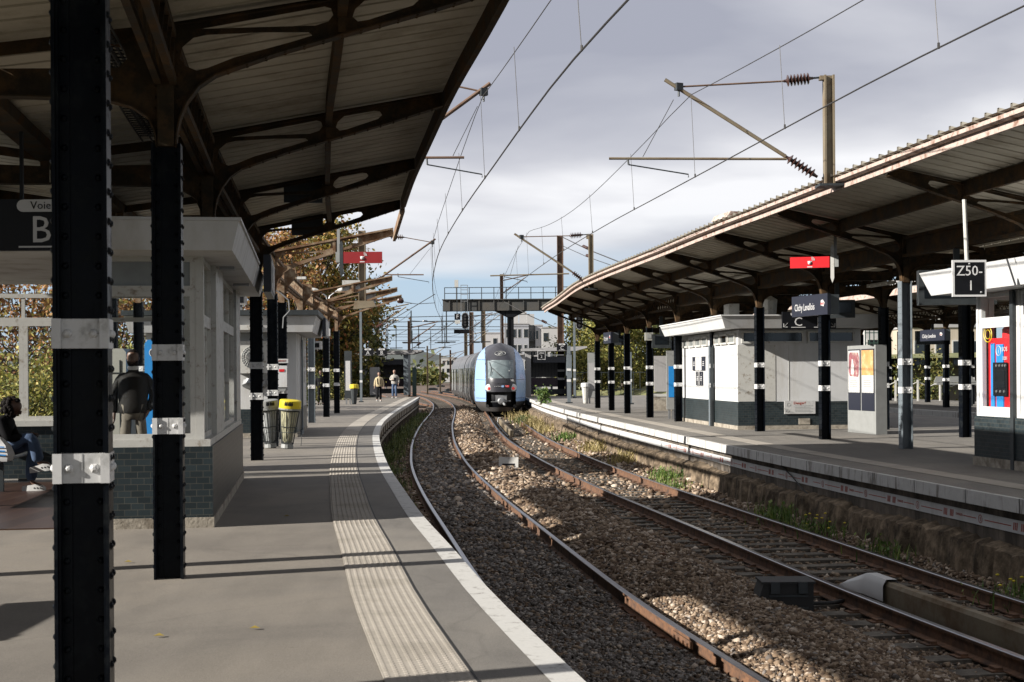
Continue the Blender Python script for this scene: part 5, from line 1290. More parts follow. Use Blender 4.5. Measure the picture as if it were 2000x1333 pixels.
# ------------------------------------------------------------------ masts, cantilevers, overhead lines
def ibeam(m, x, Y, z0, z1, w_=.26, d_=.26):
    m.bx(x-w_/2, x-w_/2+.03, Y-d_/2, Y+d_/2, z0, z1); m.bx(x+w_/2-.03, x+w_/2, Y-d_/2, Y+d_/2, z0, z1); m.bx(x-w_/2+.031, x+w_/2-.031, Y-.015, Y+.015, z0, z1); return m
def mast(label, x, Y, z0, z1, w_=.26, m='mast', banded=False):
    t = thing('catenary_mast', label, 'mast', (x,Y,z0)); ibeam(MB(), x, Y, z0, z1, w_).build('shaft', A[m], t)
    MB().bx(x-w_*.8,x+w_*.8,Y-w_*.8,Y+w_*.8,z0-.02,z0+.04).build('foot_plate', A['darksteel'], t)
    if banded:
        MB().bx(x-w_/2-.01,x+w_/2+.01,Y-w_/2-.02,Y+w_/2+.02,z0+.05,z0+2.2).build('black_base', A['black'], t)
        for z in (1.13,1.67): MB().bx(x-w_/2-.02,x+w_/2+.02,Y-w_/2-.03,Y+w_/2+.03,z-.07,z+.07).build('reflective_band', A['band'], t)
    return t
def insulator(a, b, parent, r=.09, n=7):
    a = Vector(a); b = Vector(b); d = b-a; L = d.length; prof = [(.025,0),(.025,L*.06)]
    for i in range(n):
        z = L*(.1+.8*i/n); h = L*.8/n; prof += [(.035, z), (r, z+h*.35), (r*.95, z+h*.5), (.035, z+h*.7)]
    prof += [(.025, L*.95), (.025, L)]
    return MB().lathe(prof, a, 12, d).build('insulator', A['insul'], parent)
def cantilever(label, Y, main, ins1, tie, ins2, anchor, regt, steady, m, drop=None):
    P = lambda p: at(p[0], p[1], Y)
    t = thing('cantilever_arm', label, 'cantilever', P(anchor))
    MB().tube([P(main[0]), P(main[1])], .033, 8).build('main_tube', A[m], t)
    if ins1: insulator(P(main[1]), P(ins1), t)
    MB().tube([P(tie[0]), P(tie[1])], .016, 6).build('top_tie', A['mastrust'], t)
    if ins2: insulator(P(tie[1]), P(ins2), t, .1); MB().tube([P(ins2), P(anchor)], .018, 6).build('link', A['darksteel'], t)
    MB().tube([P(regt[0]), P(regt[1])], .022, 8).build('registration_tube', A[m], t)
    MB().tube([P(steady[0]), P(steady[1]), P(steady[1])+Vector((0,0,-.05))], .012, 6).tube([P(steady[0]), P(steady[0])+Vector((-.01,0,.12))], .018, 6).build('steady_arm', A['darksteel'], t)
    c_ = P(tie[0]); MB().box(c_, (.12,.1,.12), .4).tube([c_, c_+Vector((.0,0,-.16))], .02, 6).build('clamp', A['darksteel'], t)
    if drop: MB().tube([P(drop[0]), P(drop[1])], .006, 5).build('stay_wire', A['wire'], t)
    return t
def roof_post(label, u, v0, v1, Y, w_):
    p = at(u, v1, Y); t = thing('catenary_post', label, 'post', (p.x, Y, p.z)); ibeam(MB(), p.x, Y, p.z-.2, at(u, v0, Y).z, w_, w_).build('shaft', A['mast'], t)
    MB().bx(p.x-.2,p.x+.2,Y-.2,Y+.2,p.z-.22,p.z-.18).build('foot_plate', A['darksteel'], t)
    MB().bx(p.x-w_*.9,p.x-w_/2,Y-.06,Y+.06,at(u,v0+9,Y).z,at(u,v0+1,Y).z).build('lug', A['mast'], t)
roof_post('tan steel post rising from the near right canopy edge', 1620, 148, 340, 23.7, .17); roof_post('tan steel post rising from the far right canopy edge', 1155, 458, 553, 45.8, .16)
cantilever('large tan cantilever arm reaching left from the post on the right canopy', 23.7, ((1299,156),(1535,306)), (1597,346), ((1326,170),(1531,159)), (1588,153), (1610,151), ((1190,310),(1537,311)), ((1228,322),(1345,341)), 'mast', ((1316,195),(1256,307)))
cantilever('smaller cantilever arm above the far right canopy edge', 45.8, ((1005,457),(1117,531)), (1146,553), ((1019,463),(1112,461)), (1139,459), (1152,458), ((958,539),(1112,535)), ((985,541),(1030,550)), 'mast', ((1013,480),(997,538)))
cantilever('rusty cantilever arm emerging above the near left roof edge', 23.7, ((958,163),(861,234)), (700,340), ((945,180),(700,128)), None, (700,128), ((907,308),(700,309)), ((835,322),(942,341)), 'mastrust', ((933,208),(885,305)))
cantilever('rusty cantilever arm reaching right from the mast by the left red sign', 50.0, ((851,467),(748,540)), (724,556), ((845,474),(790,464)), (760,462), (712,456), ((828,537),(755,537)), ((778,541),(838,551)), 'mastrust', ((840,486),(800,537)))
p = at(708,580,50); t = thing('catenary_post', 'tan steel post standing on a bare truss beside the left red sign', 'post', (p.x,50,p.z)); ibeam(MB(), p.x, 50, p.z-.3, at(708,451,50).z, .25, .25).build('shaft', A['mast'], t)
MB().prism([(p.x-.3,p.z-.45),(p.x+.5,p.z-.36),(p.x+.4,p.z-.15),(p.x-.25,p.z-.15)], 49.8, 50.2).build('gusset', A['mast'], t)
for i, (fn, o, Ys_sup) in enumerate(((cen1, 0.0, (-3,23.7,50,100,150)), (cen2, -.45, (-3,23.7,45.8,100,150)))):
    t = thing('overhead_line', ['overhead contact line above the curved left track','overhead contact line above the right track'][i], 'overhead line', (fn(30)+o, 30, 4.7))
    cz = lambda Y: 4.7
    def mz(Y):
        for a, b in zip(Ys_sup[:-1], Ys_sup[1:]):
            if a <= Y <= b: return 6.1-.55*math.sin(PI*(Y-a)/(b-a))
        return 6.1
    Ys = [4+i_*1.5 for i_ in range(95)]
    MB().tube([(fn(Y)+o, Y, cz(Y)) for Y in Ys], .0115 if i == 0 else .009, 6).build('contact_wire', A['wire'], t)
    MB().tube([(fn(Y)+o, Y, mz(Y)) for Y in Ys], .007, 5).build('messenger_wire', A['wire'], t)
    Y = 9.5
    while Y < 140: MB().tube([(fn(Y)+o, Y, cz(Y)), (fn(Y)+o-.06, Y, mz(Y))], .004, 4).lathe([(.014,-.03),(.014,.03)], (fn(Y)+o, Y, cz(Y)+.02), 5).build('dropper', A['wire'], t); Y += 4.6 if Y < 50 else 9
mast('tall rusty mast with black banded base at the far end of the right canopy', 3.27, 95, -.0, 10.7, .42, 'mastrust', True)
FM = [('rusty mast rising behind the signal gantry',980,536,130,.45,'mastrust'),('thick tan mast behind the A and B signs',737,592,108,.42,'mast'),('dark rusty mast left of the thick tan one',724,600,112,.25,'mastrust'),('thin tan mast leftmost behind the far signs',716,622,112,.18,'mast'),('rusty mast beside the end shelter roof',799,627,118,.3,'mastrust'),('grey mast behind the hanging signal',910,645,150,.5,'mast'),('rusty mast just left of the train cars',921,610,160,.7,'mastrust'),('dark mast above the train cars',945,608,170,.6,'mast'),('thin dark mast right of the train roof',1118,610,150,.35,'mastrust'),('short mast in the far yard',860,690,210,.35,'mast'),('short dark mast in the far yard nearer the train',880,684,220,.35,'mastrust'),('short grey mast in the far yard nearest the shelter',835,676,190,.3,'mast')]
for lab, u, v, Y, w_, m in FM:
    p = at(u, v, Y); t = mast(lab, p.x, Y, -1.2, p.z, w_*.7, m)
    if Y > 100:
        MB().tube([(p.x,Y,p.z-.6),(p.x+2.4,Y,p.z-.1)], .05, 6).tube([(p.x,Y,p.z-1.8),(p.x+2.2,Y,p.z-.3)], .05, 6).build('bracket_arm', A[m], t); insulator((p.x+.3,Y,p.z-1.6), (p.x+1.0,Y,p.z-1.1), t, .12, 5)
# head spans and droppers over the far yard
for j, (Y, z) in enumerate(((125,6.5),(150,7.0),(178,7.0),(205,7.2))):
    xc = cen1(min(Y, 200)); t = thing('head_span', ['head span wires nearest in the far yard','second head span wires over the far yard','third head span wires over the far yard','farthest head span wires over the yard'][j], 'wires', (xc,Y,z))
    MB().tube([(xc-16,Y,z+.6),(xc-4,Y,z),(xc+8,Y,z+.2)], .03, 4).tube([(xc-16,Y,z-.7),(xc+8,Y,z-.9)], .025, 4).build('span_wire', A['wire'], t)
    for i in range(7):
        x = xc-15+i*3.2+random.uniform(-.6,.6); zz = z+.3
        MB().bx(x-.05,x+.05,Y-.05,Y+.05,zz-2.6,zz+.3).bx(x-.8,x+.8,Y-.03,Y+.03,zz-2.55,zz-2.45).lathe([(.03,0),(.12,.1),(.03,.2),(.12,.3),(.03,.4)], (x,Y,zz-1.2), 6).build('drop_bracket', A['darksteel'], t)
for j, o in enumerate((-4.5,-8.5,-12.5,3.6)):
    t = thing('overhead_line', ['thin overhead line over the nearest siding','thin overhead line over the second siding','thin overhead line over the outermost siding','thin overhead line beyond the train'][j], 'overhead line', (cen1(120)+o,120,5))
    Ys = [100+i*8 for i in range(16)]
    MB().tube([(cen1(min(Y,200))+o*min(1,(Y-70)/60), Y, 4.8) for Y in Ys], .02, 4).build('contact_wire', A['wire'], t); MB().tube([(cen1(min(Y,200))+o*min(1,(Y-70)/60), Y, 6.2-.4*abs(math.sin(Y*.07))) for Y in Ys], .018, 4).build('messenger_wire', A['wire'], t)
# pull-off wires crossing the sky
def wire(label, a, b, r=.012, ins=None):
    t = thing('pull_off_wire', label, 'wire', a); MB().tube([a, (Vector(a)+Vector(b))/2+Vector((0,0,-.08)), b], r, 5).build('cable', A['wire'], t)
    if ins: d = Vector(b)-Vector(a); insulator(Vector(a)+d*ins, Vector(a)+d*(ins+.09), t, .09, 6)
wire('long slanting wire from the left mast down to the far shelter', at(850,575,70), at(700,660,100), .02, .6)
wire('horizontal wire with insulator left of the gantry', at(775,588,52), at(850,592,56), .012, .05)
wire('slanting wire with insulator from the gantry to the right mast', at(985,590,106), at(1090,642,96), .03, .72)
wire('feeder wire with insulators behind the far cantilever', at(1098,463,95), at(1215,514,70), .03, .42)
wire('lower feeder wire behind the far cantilever', at(1098,480,95), at(1210,524,70), .02, .5)
wire('long wire crossing between left mast and gantry', at(800,627,118), at(905,628,118), .03, .25)
wire('slanting wire rising from the yard to the curved line', at(790,690,120), at(890,628,116), .03, .25)
# ------------------------------------------------------------------ signal gantry
GY = 108.0
t = thing('signal_gantry', 'dark steel signal gantry with railings spanning behind the train', 'gantry', (at(998,700,GY).x,GY,-1.2))
x0, x1 = at(866,600,GY).x, 6.5; zb, zt = at(930,608,GY).z, at(930,587,GY).z
A['gantry'] = mat('dark_gantry', (.06,.065,.065), .6, var=.35, scale=1.2, dirt_or_glint=(.11,.1,.085), dscale=.8, damt=.5)
g_ = MB().bx(x0,x1,GY-.6,GY+.6,zb,zt); 
for i in range(11): 
    x = x0+.5+i*1.12; g_.bx(x-.04,x+.04,GY-.68,GY-.6005,zb+.01,zt-.01)
g_.bx(x0-.05,x1,GY-.75,GY+.75,zt,zt+.06); g_.build('beam', A['gantry'], t)
px = at(998,700,GY).x; MB().bx(px-.25,px+.25,GY-.25,GY+.25,-1.2,zb).prism([(px-.25,zb-.5),(px+.25,zb-.5),(px+1.2,zb-.01),(px-1.2,zb-.01)], GY-.4, GY+.4).build('support_post', A['blk'], t)
for k in range(2): MB().bx(px-.75+k*.35,px-.7+k*.35,GY-.4,GY-.35,-1,zb).build('ladder_rail', A['steel'], t)
h_ = MB()
for i in range(13): x = x0+.15+i*.93; h_.bx(x-.03,x+.03,GY-.72,GY-.66,zt+.06,zt+.95)
for z in (.5,.93): h_.bx(x0+.15,x1,GY-.715,GY-.665,zt+z-.025,zt+z+.025)
h_.build('railing', A['darksteel'], t)
def signal(label, u, v, Y, full=True):
    p = at(u, v, Y); t = thing('railway_signal', label, 'signal', p); x, y, z = p
    prof = [(.26*math.cos(a*PI/8), (.42 if a < 8 else -.42)+.26*math.sin(a*PI/8)) for a in range(0,17)]
    prof = [(.27*math.cos(a*PI/10), .36+.27*math.sin(a*PI/10)) for a in range(11)]+[(.27*math.cos(a*PI/10), -.36+.27*math.sin(a*PI/10)) for a in range(10,21)]
    MB(Matrix.Translation(p)).prism(prof, -.06, .2).build('target_board', A['blk'], t)
    q = MB(Matrix.Translation(p)); n = len(prof)
    for i in range(n): a, b = prof[i], prof[(i+1) % n]; q.bar((a[0]*.93,-.07,a[1]*.95), (b[0]*.93,-.07,b[1]*.95), .02, .035, (0,1,0))
    q.build('white_outline', A['letter'], t)
    q = MB(Matrix.Translation(p))
    for k in (-.32,-.1,.12,.34): q.lathe([(.09,0),(.085,.1)], (0,-.065,k), 10, (0,-1,0))
    q.build('lens_hood', A['rubber'], t)
    if full:
        MB().bx(x-.85,x+.3,y-.05,y+.25,z-.95,z-.64).build('junction_case', A['blk'], t)
        MB().bx(x-.8,x-.36,y-.02,y+.03,z+.08,z+.55).build('letter_plate', A['blk'], t); MB().bx(x-.78,x-.38,y-.02,y+.03,z-.22,z+.05).build('number_plate', A['white2'], t)
        text_mb(MB(), 'F', .42, Matrix.Translation((x-.58,y-.03,z+.31))).build('letter', A['letter'], t)
        MB().bx(x-.64,x-.58,y+.04,y+.1,z-.3,zt+.9).bx(x+.02,x+.08,y+.21,y+.27,z-.3,zt).build('hanger', A['darksteel'], t)
signal('black oval signal head with letter F plate hanging from the gantry', 909, 627, GY-.9)
signal('second black signal head hanging from the gantry behind the right canopy end', 1132, 628, GY-.9, False)
for i, u in enumerate((892, 1141)):
    p = at(u, 562, GY); t = thing('gantry_cabinet', ['white equipment box above the hanging F signal','white equipment box above the right canopy end'][i], 'box', (p.x,GY,zt+.9)); MB().bx(p.x-.14,p.x+.14,GY-.2,GY+.1,zt+1.0,zt+1.55).build('cabinet', A['white2'], t); MB().bx(p.x-.04,p.x+.04,GY-.1,GY,zt+.06,zt+1.0).build('stem', A['steel'], t)
t = thing('access_cage', 'pale steel access cage beside the letter F signal', 'cage', at(907,580,GY)); x = at(908,580,GY).x
q = MB()
for a in (-.25,.25):
    q.bx(x+a-.02,x+a+.02,GY-.9,GY-.86,zb-.2,zt+1.1)
for z in (zt-.1,zt+.4,zt+.75,zt+1.1): q.bx(x-.27,x+.27,GY-.91,GY-.87,z-.02,z+.02)
q.build('cage_frame', A['steel'], t)
# ------------------------------------------------------------------ street lamps
def lamp(label, u, v, Y, span, z0=0.0):
    p = at(u, v, Y); t = thing('street_lamp', label, 'lamp', (p.x,Y,z0))
    MB().tube([(p.x,Y,z0),(p.x,Y,p.z-.5)], .06, 8).build('pole', A['steel'], t)
    for s in (-1, 1):
        MB().tube([(p.x,Y,p.z-.5),(p.x+s*.08,Y,p.z-.2),(p.x+s*.35,Y,p.z),(p.x+s*span*.4,Y,p.z+.05)], .035, 6).build('arm', A['steel'], t)
        MB().tube([(p.x+s*span*.4,Y,p.z+.05),(p.x+s*span*.55,Y,p.z+.06),(p.x+s*span,Y,p.z+.1)], [.06,.11,.09], 10).build('lamp_head', A['white2'], t)
lamp('twin arm street lamp with white heads before the autumn tree', 641, 570, 62, 1.05); lamp('smaller distant twin arm street lamp above the end shelter', 754, 628, 112, 1.0)
t = thing('street_lamp', 'grey single lamp pole behind the white kiosk roof', 'lamp', (at(584,700,55).x,55,0)); x = at(584,700,55).x; MB().tube([(x,55,0),(x,55,5.2)], .055, 8).build('pole', A['steel'], t); MB().bx(x-.1,x+.3,54.9,55.1,5.2,5.3).build('lamp_head', A['white2'], t)
# ------------------------------------------------------------------ people
def skin(name, nodes, edges, m, parent, extra=None, sub=1, root=0):
    """nodes: name -> (x, y, z, r); grown as one continuous surface by a Skin modifier"""
    ks = list(nodes); idx = {k: i for i, k in enumerate(ks)}
    me = bpy.data.meshes.new(name); me.from_pydata([nodes[k][:3] for k in ks], [(idx[a], idx[b]) for a, b in edges], [])
    o = bpy.data.objects.new(name, me); col.objects.link(o)
    md = o.modifiers.new('s', 'SKIN'); md.use_smooth_shade = True
    if not me.skin_vertices: bpy.context.view_layer.objects.active = o
    for k in ks: 
        sv = me.skin_vertices[0].data[idx[k]]; r = nodes[k][3]; sv.radius = (r, r) if not isinstance(r, tuple) else r
        sv.use_root = (idx[k] == root)
    s2 = o.modifiers.new('d', 'SUBSURF'); s2.levels = sub; s2.render_levels = sub
    dg = bpy.context.evaluated_depsgraph_get(); dg.update()
    m2 = bpy.data.meshes.new_from_object(o.evaluated_get(dg)); bpy.data.objects.remove(o)
    bm = bmesh.new(); bm.from_mesh(m2)
    if extra:
        for e in extra:
            tm_ = bpy.data.meshes.new('x'); tm_.from_pydata(e.v, [], e.f); bm.from_mesh(tm_); bpy.data.meshes.remove(tm_)
    bmesh.ops.recalc_face_normals(bm, faces=bm.faces); bm.to_mesh(m2); bm.free()
    m2.materials.clear(); m2.materials.append(m); m2.name = name
    m2.polygons.foreach_set('use_smooth', [True]*len(m2.polygons))
    for p in m2.polygons: p.material_index = 0
    o = bpy.data.objects.new(name, m2); col.objects.link(o); o.parent = parent
    return o
def head_mb(c, r, face=(0,-1,0), tilt=0.0):
    """a head with brow, nose, mouth, chin and ears, facing `face`"""
    m = MB(); f = Vector(face).normalized(); M = Matrix.Translation(c) @ Vector((0,-1,0)).rotation_difference(f).to_matrix().to_4x4() @ Matrix.Rotation(tilt, 4, 'X'); m.M = M
    n = 16; rows = []
    prof = [(-1.25,.25,.30),(-1.12,.48,.55),(-.9,.62,.72),(-.6,.72,.82),(-.25,.78,.9),(.1,.84,.97),(.4,.86,1.0),(.7,.78,.92),(.95,.58,.7),(1.1,.33,.4),(1.16,.05,.06)]
    vs = []
    for z, w_, d_ in prof:
        for j in range(n):
            a = 2*PI*j/n; x = w_*math.sin(a); y = -d_*math.cos(a)+.08
            fr = max(0, math.cos(a))**6
            if -.5 < z < .2: y -= fr*.1*(1-abs(z+.2)/.4)
            if -1.3 < z < -.8: y -= fr*.1
            if .1 < z < .2: y += .05*max(0, math.cos(a))**2*(1 if .25 < abs(math.sin(a)) < .6 else 0)
            vs.append((x*r, y*r, z*r))
    m.add(vs, [(i*n+j, i*n+(j+1) % n, (i+1)*n+(j+1) % n, (i+1)*n+j) for i in range(len(prof)-1) for j in range(n)]+[tuple(range(n)), tuple(range((len(prof)-1)*n, len(prof)*n))])
    m.prism([(-.13*r,-.42*r),(.13*r,-.42*r),(.07*r,.08*r),(-.07*r,.08*r)], -1.12*r, -.8*r)
    for s in (-1, 1): m.box((s*.82*r, .08*r, -.1*r), (.12*r,.28*r,.45*r))
    m.box((0,-.83*r,-.68*r), (.42*r,.08*r,.07*r)); m.box((0,-.81*r,-.8*r), (.36*r,.09*r,.06*r))
    return m
def hand(nodes, edges, key_, w, d, n_, r=.009, curl=.35):
    """palm and five fingers from wrist w along direction d; n_ is the side the thumb leaves on"""
    d = Vector(d).normalized(); n_ = Vector(n_).normalized(); b = d.cross(n_).normalized(); w = Vector(w)
    pa = w+d*.05; nodes[key_+'p'] = (*pa, .028); edges.append((key_, key_+'p'))
    for i, (o, L) in enumerate(((-.03,.062),(-.01,.075),(.01,.07),(.03,.055))):
        k0 = w+d*.088-n_*o; k1 = k0+d*L*.5+b*curl*.02; k2 = k1+d*L*.4+b*curl*.045
        nodes[f'{key_}f{i}a'] = (*k0, .012); nodes[f'{key_}f{i}b'] = (*k1, r); nodes[f'{key_}f{i}c'] = (*k2, r*.85)
        edges += [(key_+'p', f'{key_}f{i}a'), (f'{key_}f{i}a', f'{key_}f{i}b'), (f'{key_}f{i}b', f'{key_}f{i}c')]
    t0 = w+d*.03+n_*.035; t1 = t0+d*.04+n_*.02; nodes[key_+'t0'] = (*t0, .012); nodes[key_+'t1'] = (*t1, .01); edges += [(key_+'p', key_+'t0'), (key_+'t0', key_+'t1')]
def person(label, loc, yaw, H, cloth, J=None, extras=None, skin_m='skin_d', beard=False, big_hand=True, group=None):
    """standing or walking figure facing local -Y; J overrides joint positions (metres for a 1.78 m body)"""
    k = H/1.78; t = thing('person', label, 'person', loc, yaw, group)
    j = dict(pel=(0,0,.96), sp=(0,.01,1.15), ch=(0,.02,1.35), nk=(0,.01,1.5), hd=(0,-.01,1.6), shL=(-.175,.02,1.43), shR=(.175,.02,1.43), elL=(-.25,.03,1.15), elR=(.25,.03,1.15), wrL=(-.27,-.05,.91), wrR=(.27,-.05,.91),
             hpL=(-.09,0,.93), hpR=(.09,0,.93), knL=(-.1,-.03,.5), knR=(.1,-.03,.5), anL=(-.11,.03,.09), anR=(.11,.03,.09), toL=(-.13,-.12,.035), toR=(.13,-.12,.035))
    j.update(J or {}); j = {a: tuple(x*k for x in b) for a, b in j.items()}
    rad = dict(pel=.08, sp=.07, ch=.07, nk=.052, hd=.05, shL=.055, shR=.055, elL=.04, elR=.04, wrL=.028, wrR=.028, hpL=.08, hpR=.08, knL=.055, knR=.055, anL=.038, anR=.038, toL=.03, toR=.03)
    E = [('pel','sp'),('sp','ch'),('ch','nk'),('nk','hd'),('ch','shL'),('ch','shR'),('shL','elL'),('shR','elR'),('elL','wrL'),('elR','wrR'),('pel','hpL'),('pel','hpR'),('hpL','knL'),('hpR','knR'),('knL','anL'),('knR','anR'),('anL','toL'),('anR','toR')]
    N = {a: (*j[a], rad[a]*k) for a in j}; E2 = list(E)
    if big_hand:
        for s in 'LR':
            d = Vector(j['wr'+s])-Vector(j['el'+s]); hand(N, E2, 'wr'+s, j['wr'+s], d, (0,-1,0))
    hc = Vector(j['hd'])+Vector((0,-.012,.085))*k
    skin('body', N, E2, A[skin_m], t, [head_mb(hc, .098*k)])
    # trousers, then jacket over them
    T = {a: (*j[a], r*k) for a, r in dict(pel=.12, hpL=.085, hpR=.085, knL=.08, knR=.082, anL=.075, anR=.075).items()}
    skin('trousers', T, [e for e in E if e[0] in T and e[1] in T], A[cloth[1]], t)
    Jk = {a: (*j[a], r*k) for a, r in dict(ch=.1, shL=.085, shR=.085, elL=.068, elR=.068, wrL=.054, wrR=.054).items()}
    tor = MB(); n = 20; pl = Vector(j['pel']); ch_ = Vector(j['ch']); nk = Vector(j['nk']); rows = [(pl+Vector((0,0,-.05*k)),.19,.14),(pl+Vector((0,0,-.02*k)),.205,.15),(pl+Vector((0,0,.06*k)),.203,.147),(pl.lerp(ch_,.35),.2,.145),(pl.lerp(ch_,.75),.215,.15),(ch_+Vector((0,0,.03*k)),.225,.145),(ch_+Vector((0,0,.085*k)),.205,.12),(ch_.lerp(nk,.75),.13,.09),(nk+Vector((0,0,.0)),.075,.075),(nk+Vector((0,-.01*k,.045*k)),.07,.07)]
    vs = []
    for i_, (c_, w_, d_) in enumerate(rows):
        for q in range(n):
            a = 2*PI*q/n; f_ = 1+.03*math.sin(a*7+i_*1.9)*(1 if i_ < 6 else .2); vs.append((c_.x+w_*k*f_*math.sin(a), c_.y-d_*k*f_*math.cos(a), c_.z))
    tor.add(vs, [(i_*n+q, i_*n+(q+1) % n, (i_+1)*n+(q+1) % n, (i_+1)*n+q) for i_ in range(len(rows)-1) for q in range(n)])
    skin('jacket', Jk, [('ch','shL'),('ch','shR'),('shL','elL'),('elL','wrL'),('shR','elR'),('elR','wrR')], A[cloth[0]], t, [tor])
    for s in 'LR':
        a, b = Vector(j['an'+s]), Vector(j['to'+s]); d = (b-a); d.z = 0; d.normalize(); fz = min(a.z-.09*k, b.z-.035*k)
        m = MB(); m.M = Matrix.Translation((a.x, a.y, fz)) @ Vector((0,-1,0)).rotation_difference(d).to_matrix().to_4x4()
        w_ = .047*k
        pr_ = [(-.19,.5,.045),(-.16,.9,.06),(-.08,1.05,.075),(.0,.9,.105),(.06,.8,.11),(.09,.5,.09)]
        vs = []
        for y, ww, h in pr_: vs += [(-w_*ww, y*k, 0), (w_*ww, y*k, 0), (w_*ww*.85, y*k, h*k), (-w_*ww*.85, y*k, h*k)]
        m.add(vs, [(i*4+a_, i*4+(a_+1) % 4, i*4+4+(a_+1) % 4, i*4+4+a_) for i in range(5) for a_ in range(4)]+[(0,1,2,3),(20,23,22,21)])
        o = MB(); o.v = m.v; o.f = m.f; b_ = o.build('shoe', A[cloth[2]], None, angle=60); b_.parent = t
    if cloth[3]:
        hm = MB(); n = 14; prof = [(-.1,.94),(.2,.99),(.5,1.0),(.82,.84),(1.08,.56),(1.25,.12)]
        vs = [(hc.x+.098*k*w_*.9*math.sin(a*2*PI/n), hc.y+.098*k*(w_*1.03*-math.cos(a*2*PI/n)*(1 if math.cos(a*2*PI/n) < .2 or z > .5 else .72)+.1), hc.z+.098*k*(z+(.55 if math.cos(a*2*PI/n) > .3 and z < .5 else 0))) for z, w_ in prof for a in range(n)]
        hm.add(vs, [(i*n+q, i*n+(q+1) % n, (i+1)*n+(q+1) % n, (i+1)*n+q) for i in range(5) for q in range(n)]+[tuple(range(n)), tuple(range(5*n, 6*n))])
        o = hm.build('hair', A[cloth[3]], None, smooth=True); o.parent = t
    if beard:
        bm_ = MB(); bm_.v, bm_.f = [], []
        n = 10; prof = [(-1.3,.3),(-1.1,.62),(-.75,.76),(-.45,.8)]
        vs = [(hc.x+.098*k*w_*1.06*math.sin((a/(n-1)-.5)*PI*.95), hc.y+.098*k*(-w_*1.22*math.cos((a/(n-1)-.5)*PI*.95)+.06), hc.z+.098*k*(z-(.25 if z > -.5 and abs(a-4.5) < 2.5 else 0))) for z, w_ in prof for a in range(n)]
        bm_.add(vs, [(i*n+q, i*n+q+1, (i+1)*n+q+1, (i+1)*n+q) for i in range(3) for q in range(n-1)]); o = bm_.build('beard', A['hair'], None, smooth=True); o.parent = t
    for nm_, mb, m in (extras(k, j) if extras else ()):
        o = mb.build(nm_, A[m], None, angle=50); o.parent = t
    return t
person('bearded man in black jacket and grey trousers standing seen through the shelter glass', (-5.58, 20.95, .0), R(6), 1.87, ('jacket','trouser','darkcloth','hair'),
       dict(elL=(-.275,.04,1.16), wrL=(-.26,-.03,.9), elR=(.28,.07,1.16), wrR=(.2,-.02,.93), knL=(-.11,-.06,.5), knR=(.12,-.01,.5), toL=(-.15,-.13,.035)),
       lambda k, j: [('collar', MB().lathe([(.07*k,0),(.078*k,.03*k),(.07*k,.055*k)], Vector(j['nk'])+Vector((0,-.01,.015)), 14), 'letter')], beard=True)
def pack(k, j):
    m = MB()
    for s in (-1, 1): m.bar((s*.1*k,-.16*k,1.05*k), (s*.11*k,-.12*k,1.42*k), .035, .015, (0,1,0))
    return [('backpack_strap', m, 'darkcloth')]
person('walking woman in cream coat with dark backpack straps and black trousers', (at(741,785,79).x, 79, 0), R(4), 1.62, ('cream_coat','darkcloth','shoe','hair'), dict(knL=(-.09,-.16,.52), anL=(-.12,-.2,.12), toL=(-.13,-.34,.08), knR=(.09,.02,.5), anR=(.08,.12,.1)), pack, 'skin_l', group=None)
def tablet(k, j): return [('tablet', MB().box((.09*k,-.34*k,1.2*k), (.17*k,.02,.22*k)), 'blk')]
person('bald man in pale sweater and blue jeans holding a dark tablet', (at(771,777.5,90).x, 90, 0), R(-3), 1.76, ('pale_coat','denim','shoe',None), dict(elL=(-.27,.0,1.18), wrL=(-.08,-.25,1.18), elR=(.28,.03,1.16), wrR=(.27,-.06,.92), knR=(.1,-.1,.52)), tablet, 'skin_l')
person('person all in black walking between the far left columns', (at(627,790,71).x, 71, 0), R(10), 1.72, ('darkcloth','darkcloth','darkcloth','hair'), dict(knL=(-.1,-.1,.52)), None, 'skin_d')
# seated woman on the shelter bench, in profile
wy = 18.5; wx = -6.72
t = thing('person', 'seated person with curly dark hair, blue jeans and white clogs on the shelter bench', 'person', (wx, wy, 0))
j = dict(pel=(0,0,.55), sp=(.03,0,.72), ch=(.1,0,.88), nk=(.17,0,.98), hd=(.21,0,1.04), shL=(.11,.16,.92), shR=(.11,-.16,.92), elL=(.2,.2,.7), elR=(.22,-.2,.7), wrL=(.42,.08,.72), wrR=(.42,-.06,.72), hpL=(.03,.09,.53), hpR=(.03,-.09,.53), knL=(.45,.1,.62), knR=(.48,-.06,.74), anL=(.42,.1,.12), anR=(.56,.0,.38), toL=(.58,.1,.05), toR=(.7,.0,.36))
E = [('pel','sp'),('sp','ch'),('ch','nk'),('nk','hd'),('ch','shL'),('ch','shR'),('shL','elL'),('shR','elR'),('elL','wrL'),('elR','wrR'),('pel','hpL'),('pel','hpR'),('hpL','knL'),('hpR','knR'),('knL','anL'),('knR','anR'),('anL','toL'),('anR','toR')]
rad = dict(pel=.1, sp=.1, ch=.1, nk=.05, hd=.05, shL=.05, shR=.05, elL=.038, elR=.038, wrL=.026, wrR=.026, hpL=.08, hpR=.08, knL=.055, knR=.055, anL=.036, anR=.036, toL=.03, toR=.03)
N = {a: (*j[a], rad[a]) for a in j}; E2 = list(E)
for s in 'LR': hand(N, E2, 'wr'+s, j['wr'+s], Vector(j['wr'+s])-Vector(j['el'+s]), (0,0,1))
skin('body', N, E2, A['skin_d'], t, [head_mb(Vector(j['hd'])+Vector((.03,0,.06)), .1, (.8,0,-.45))])
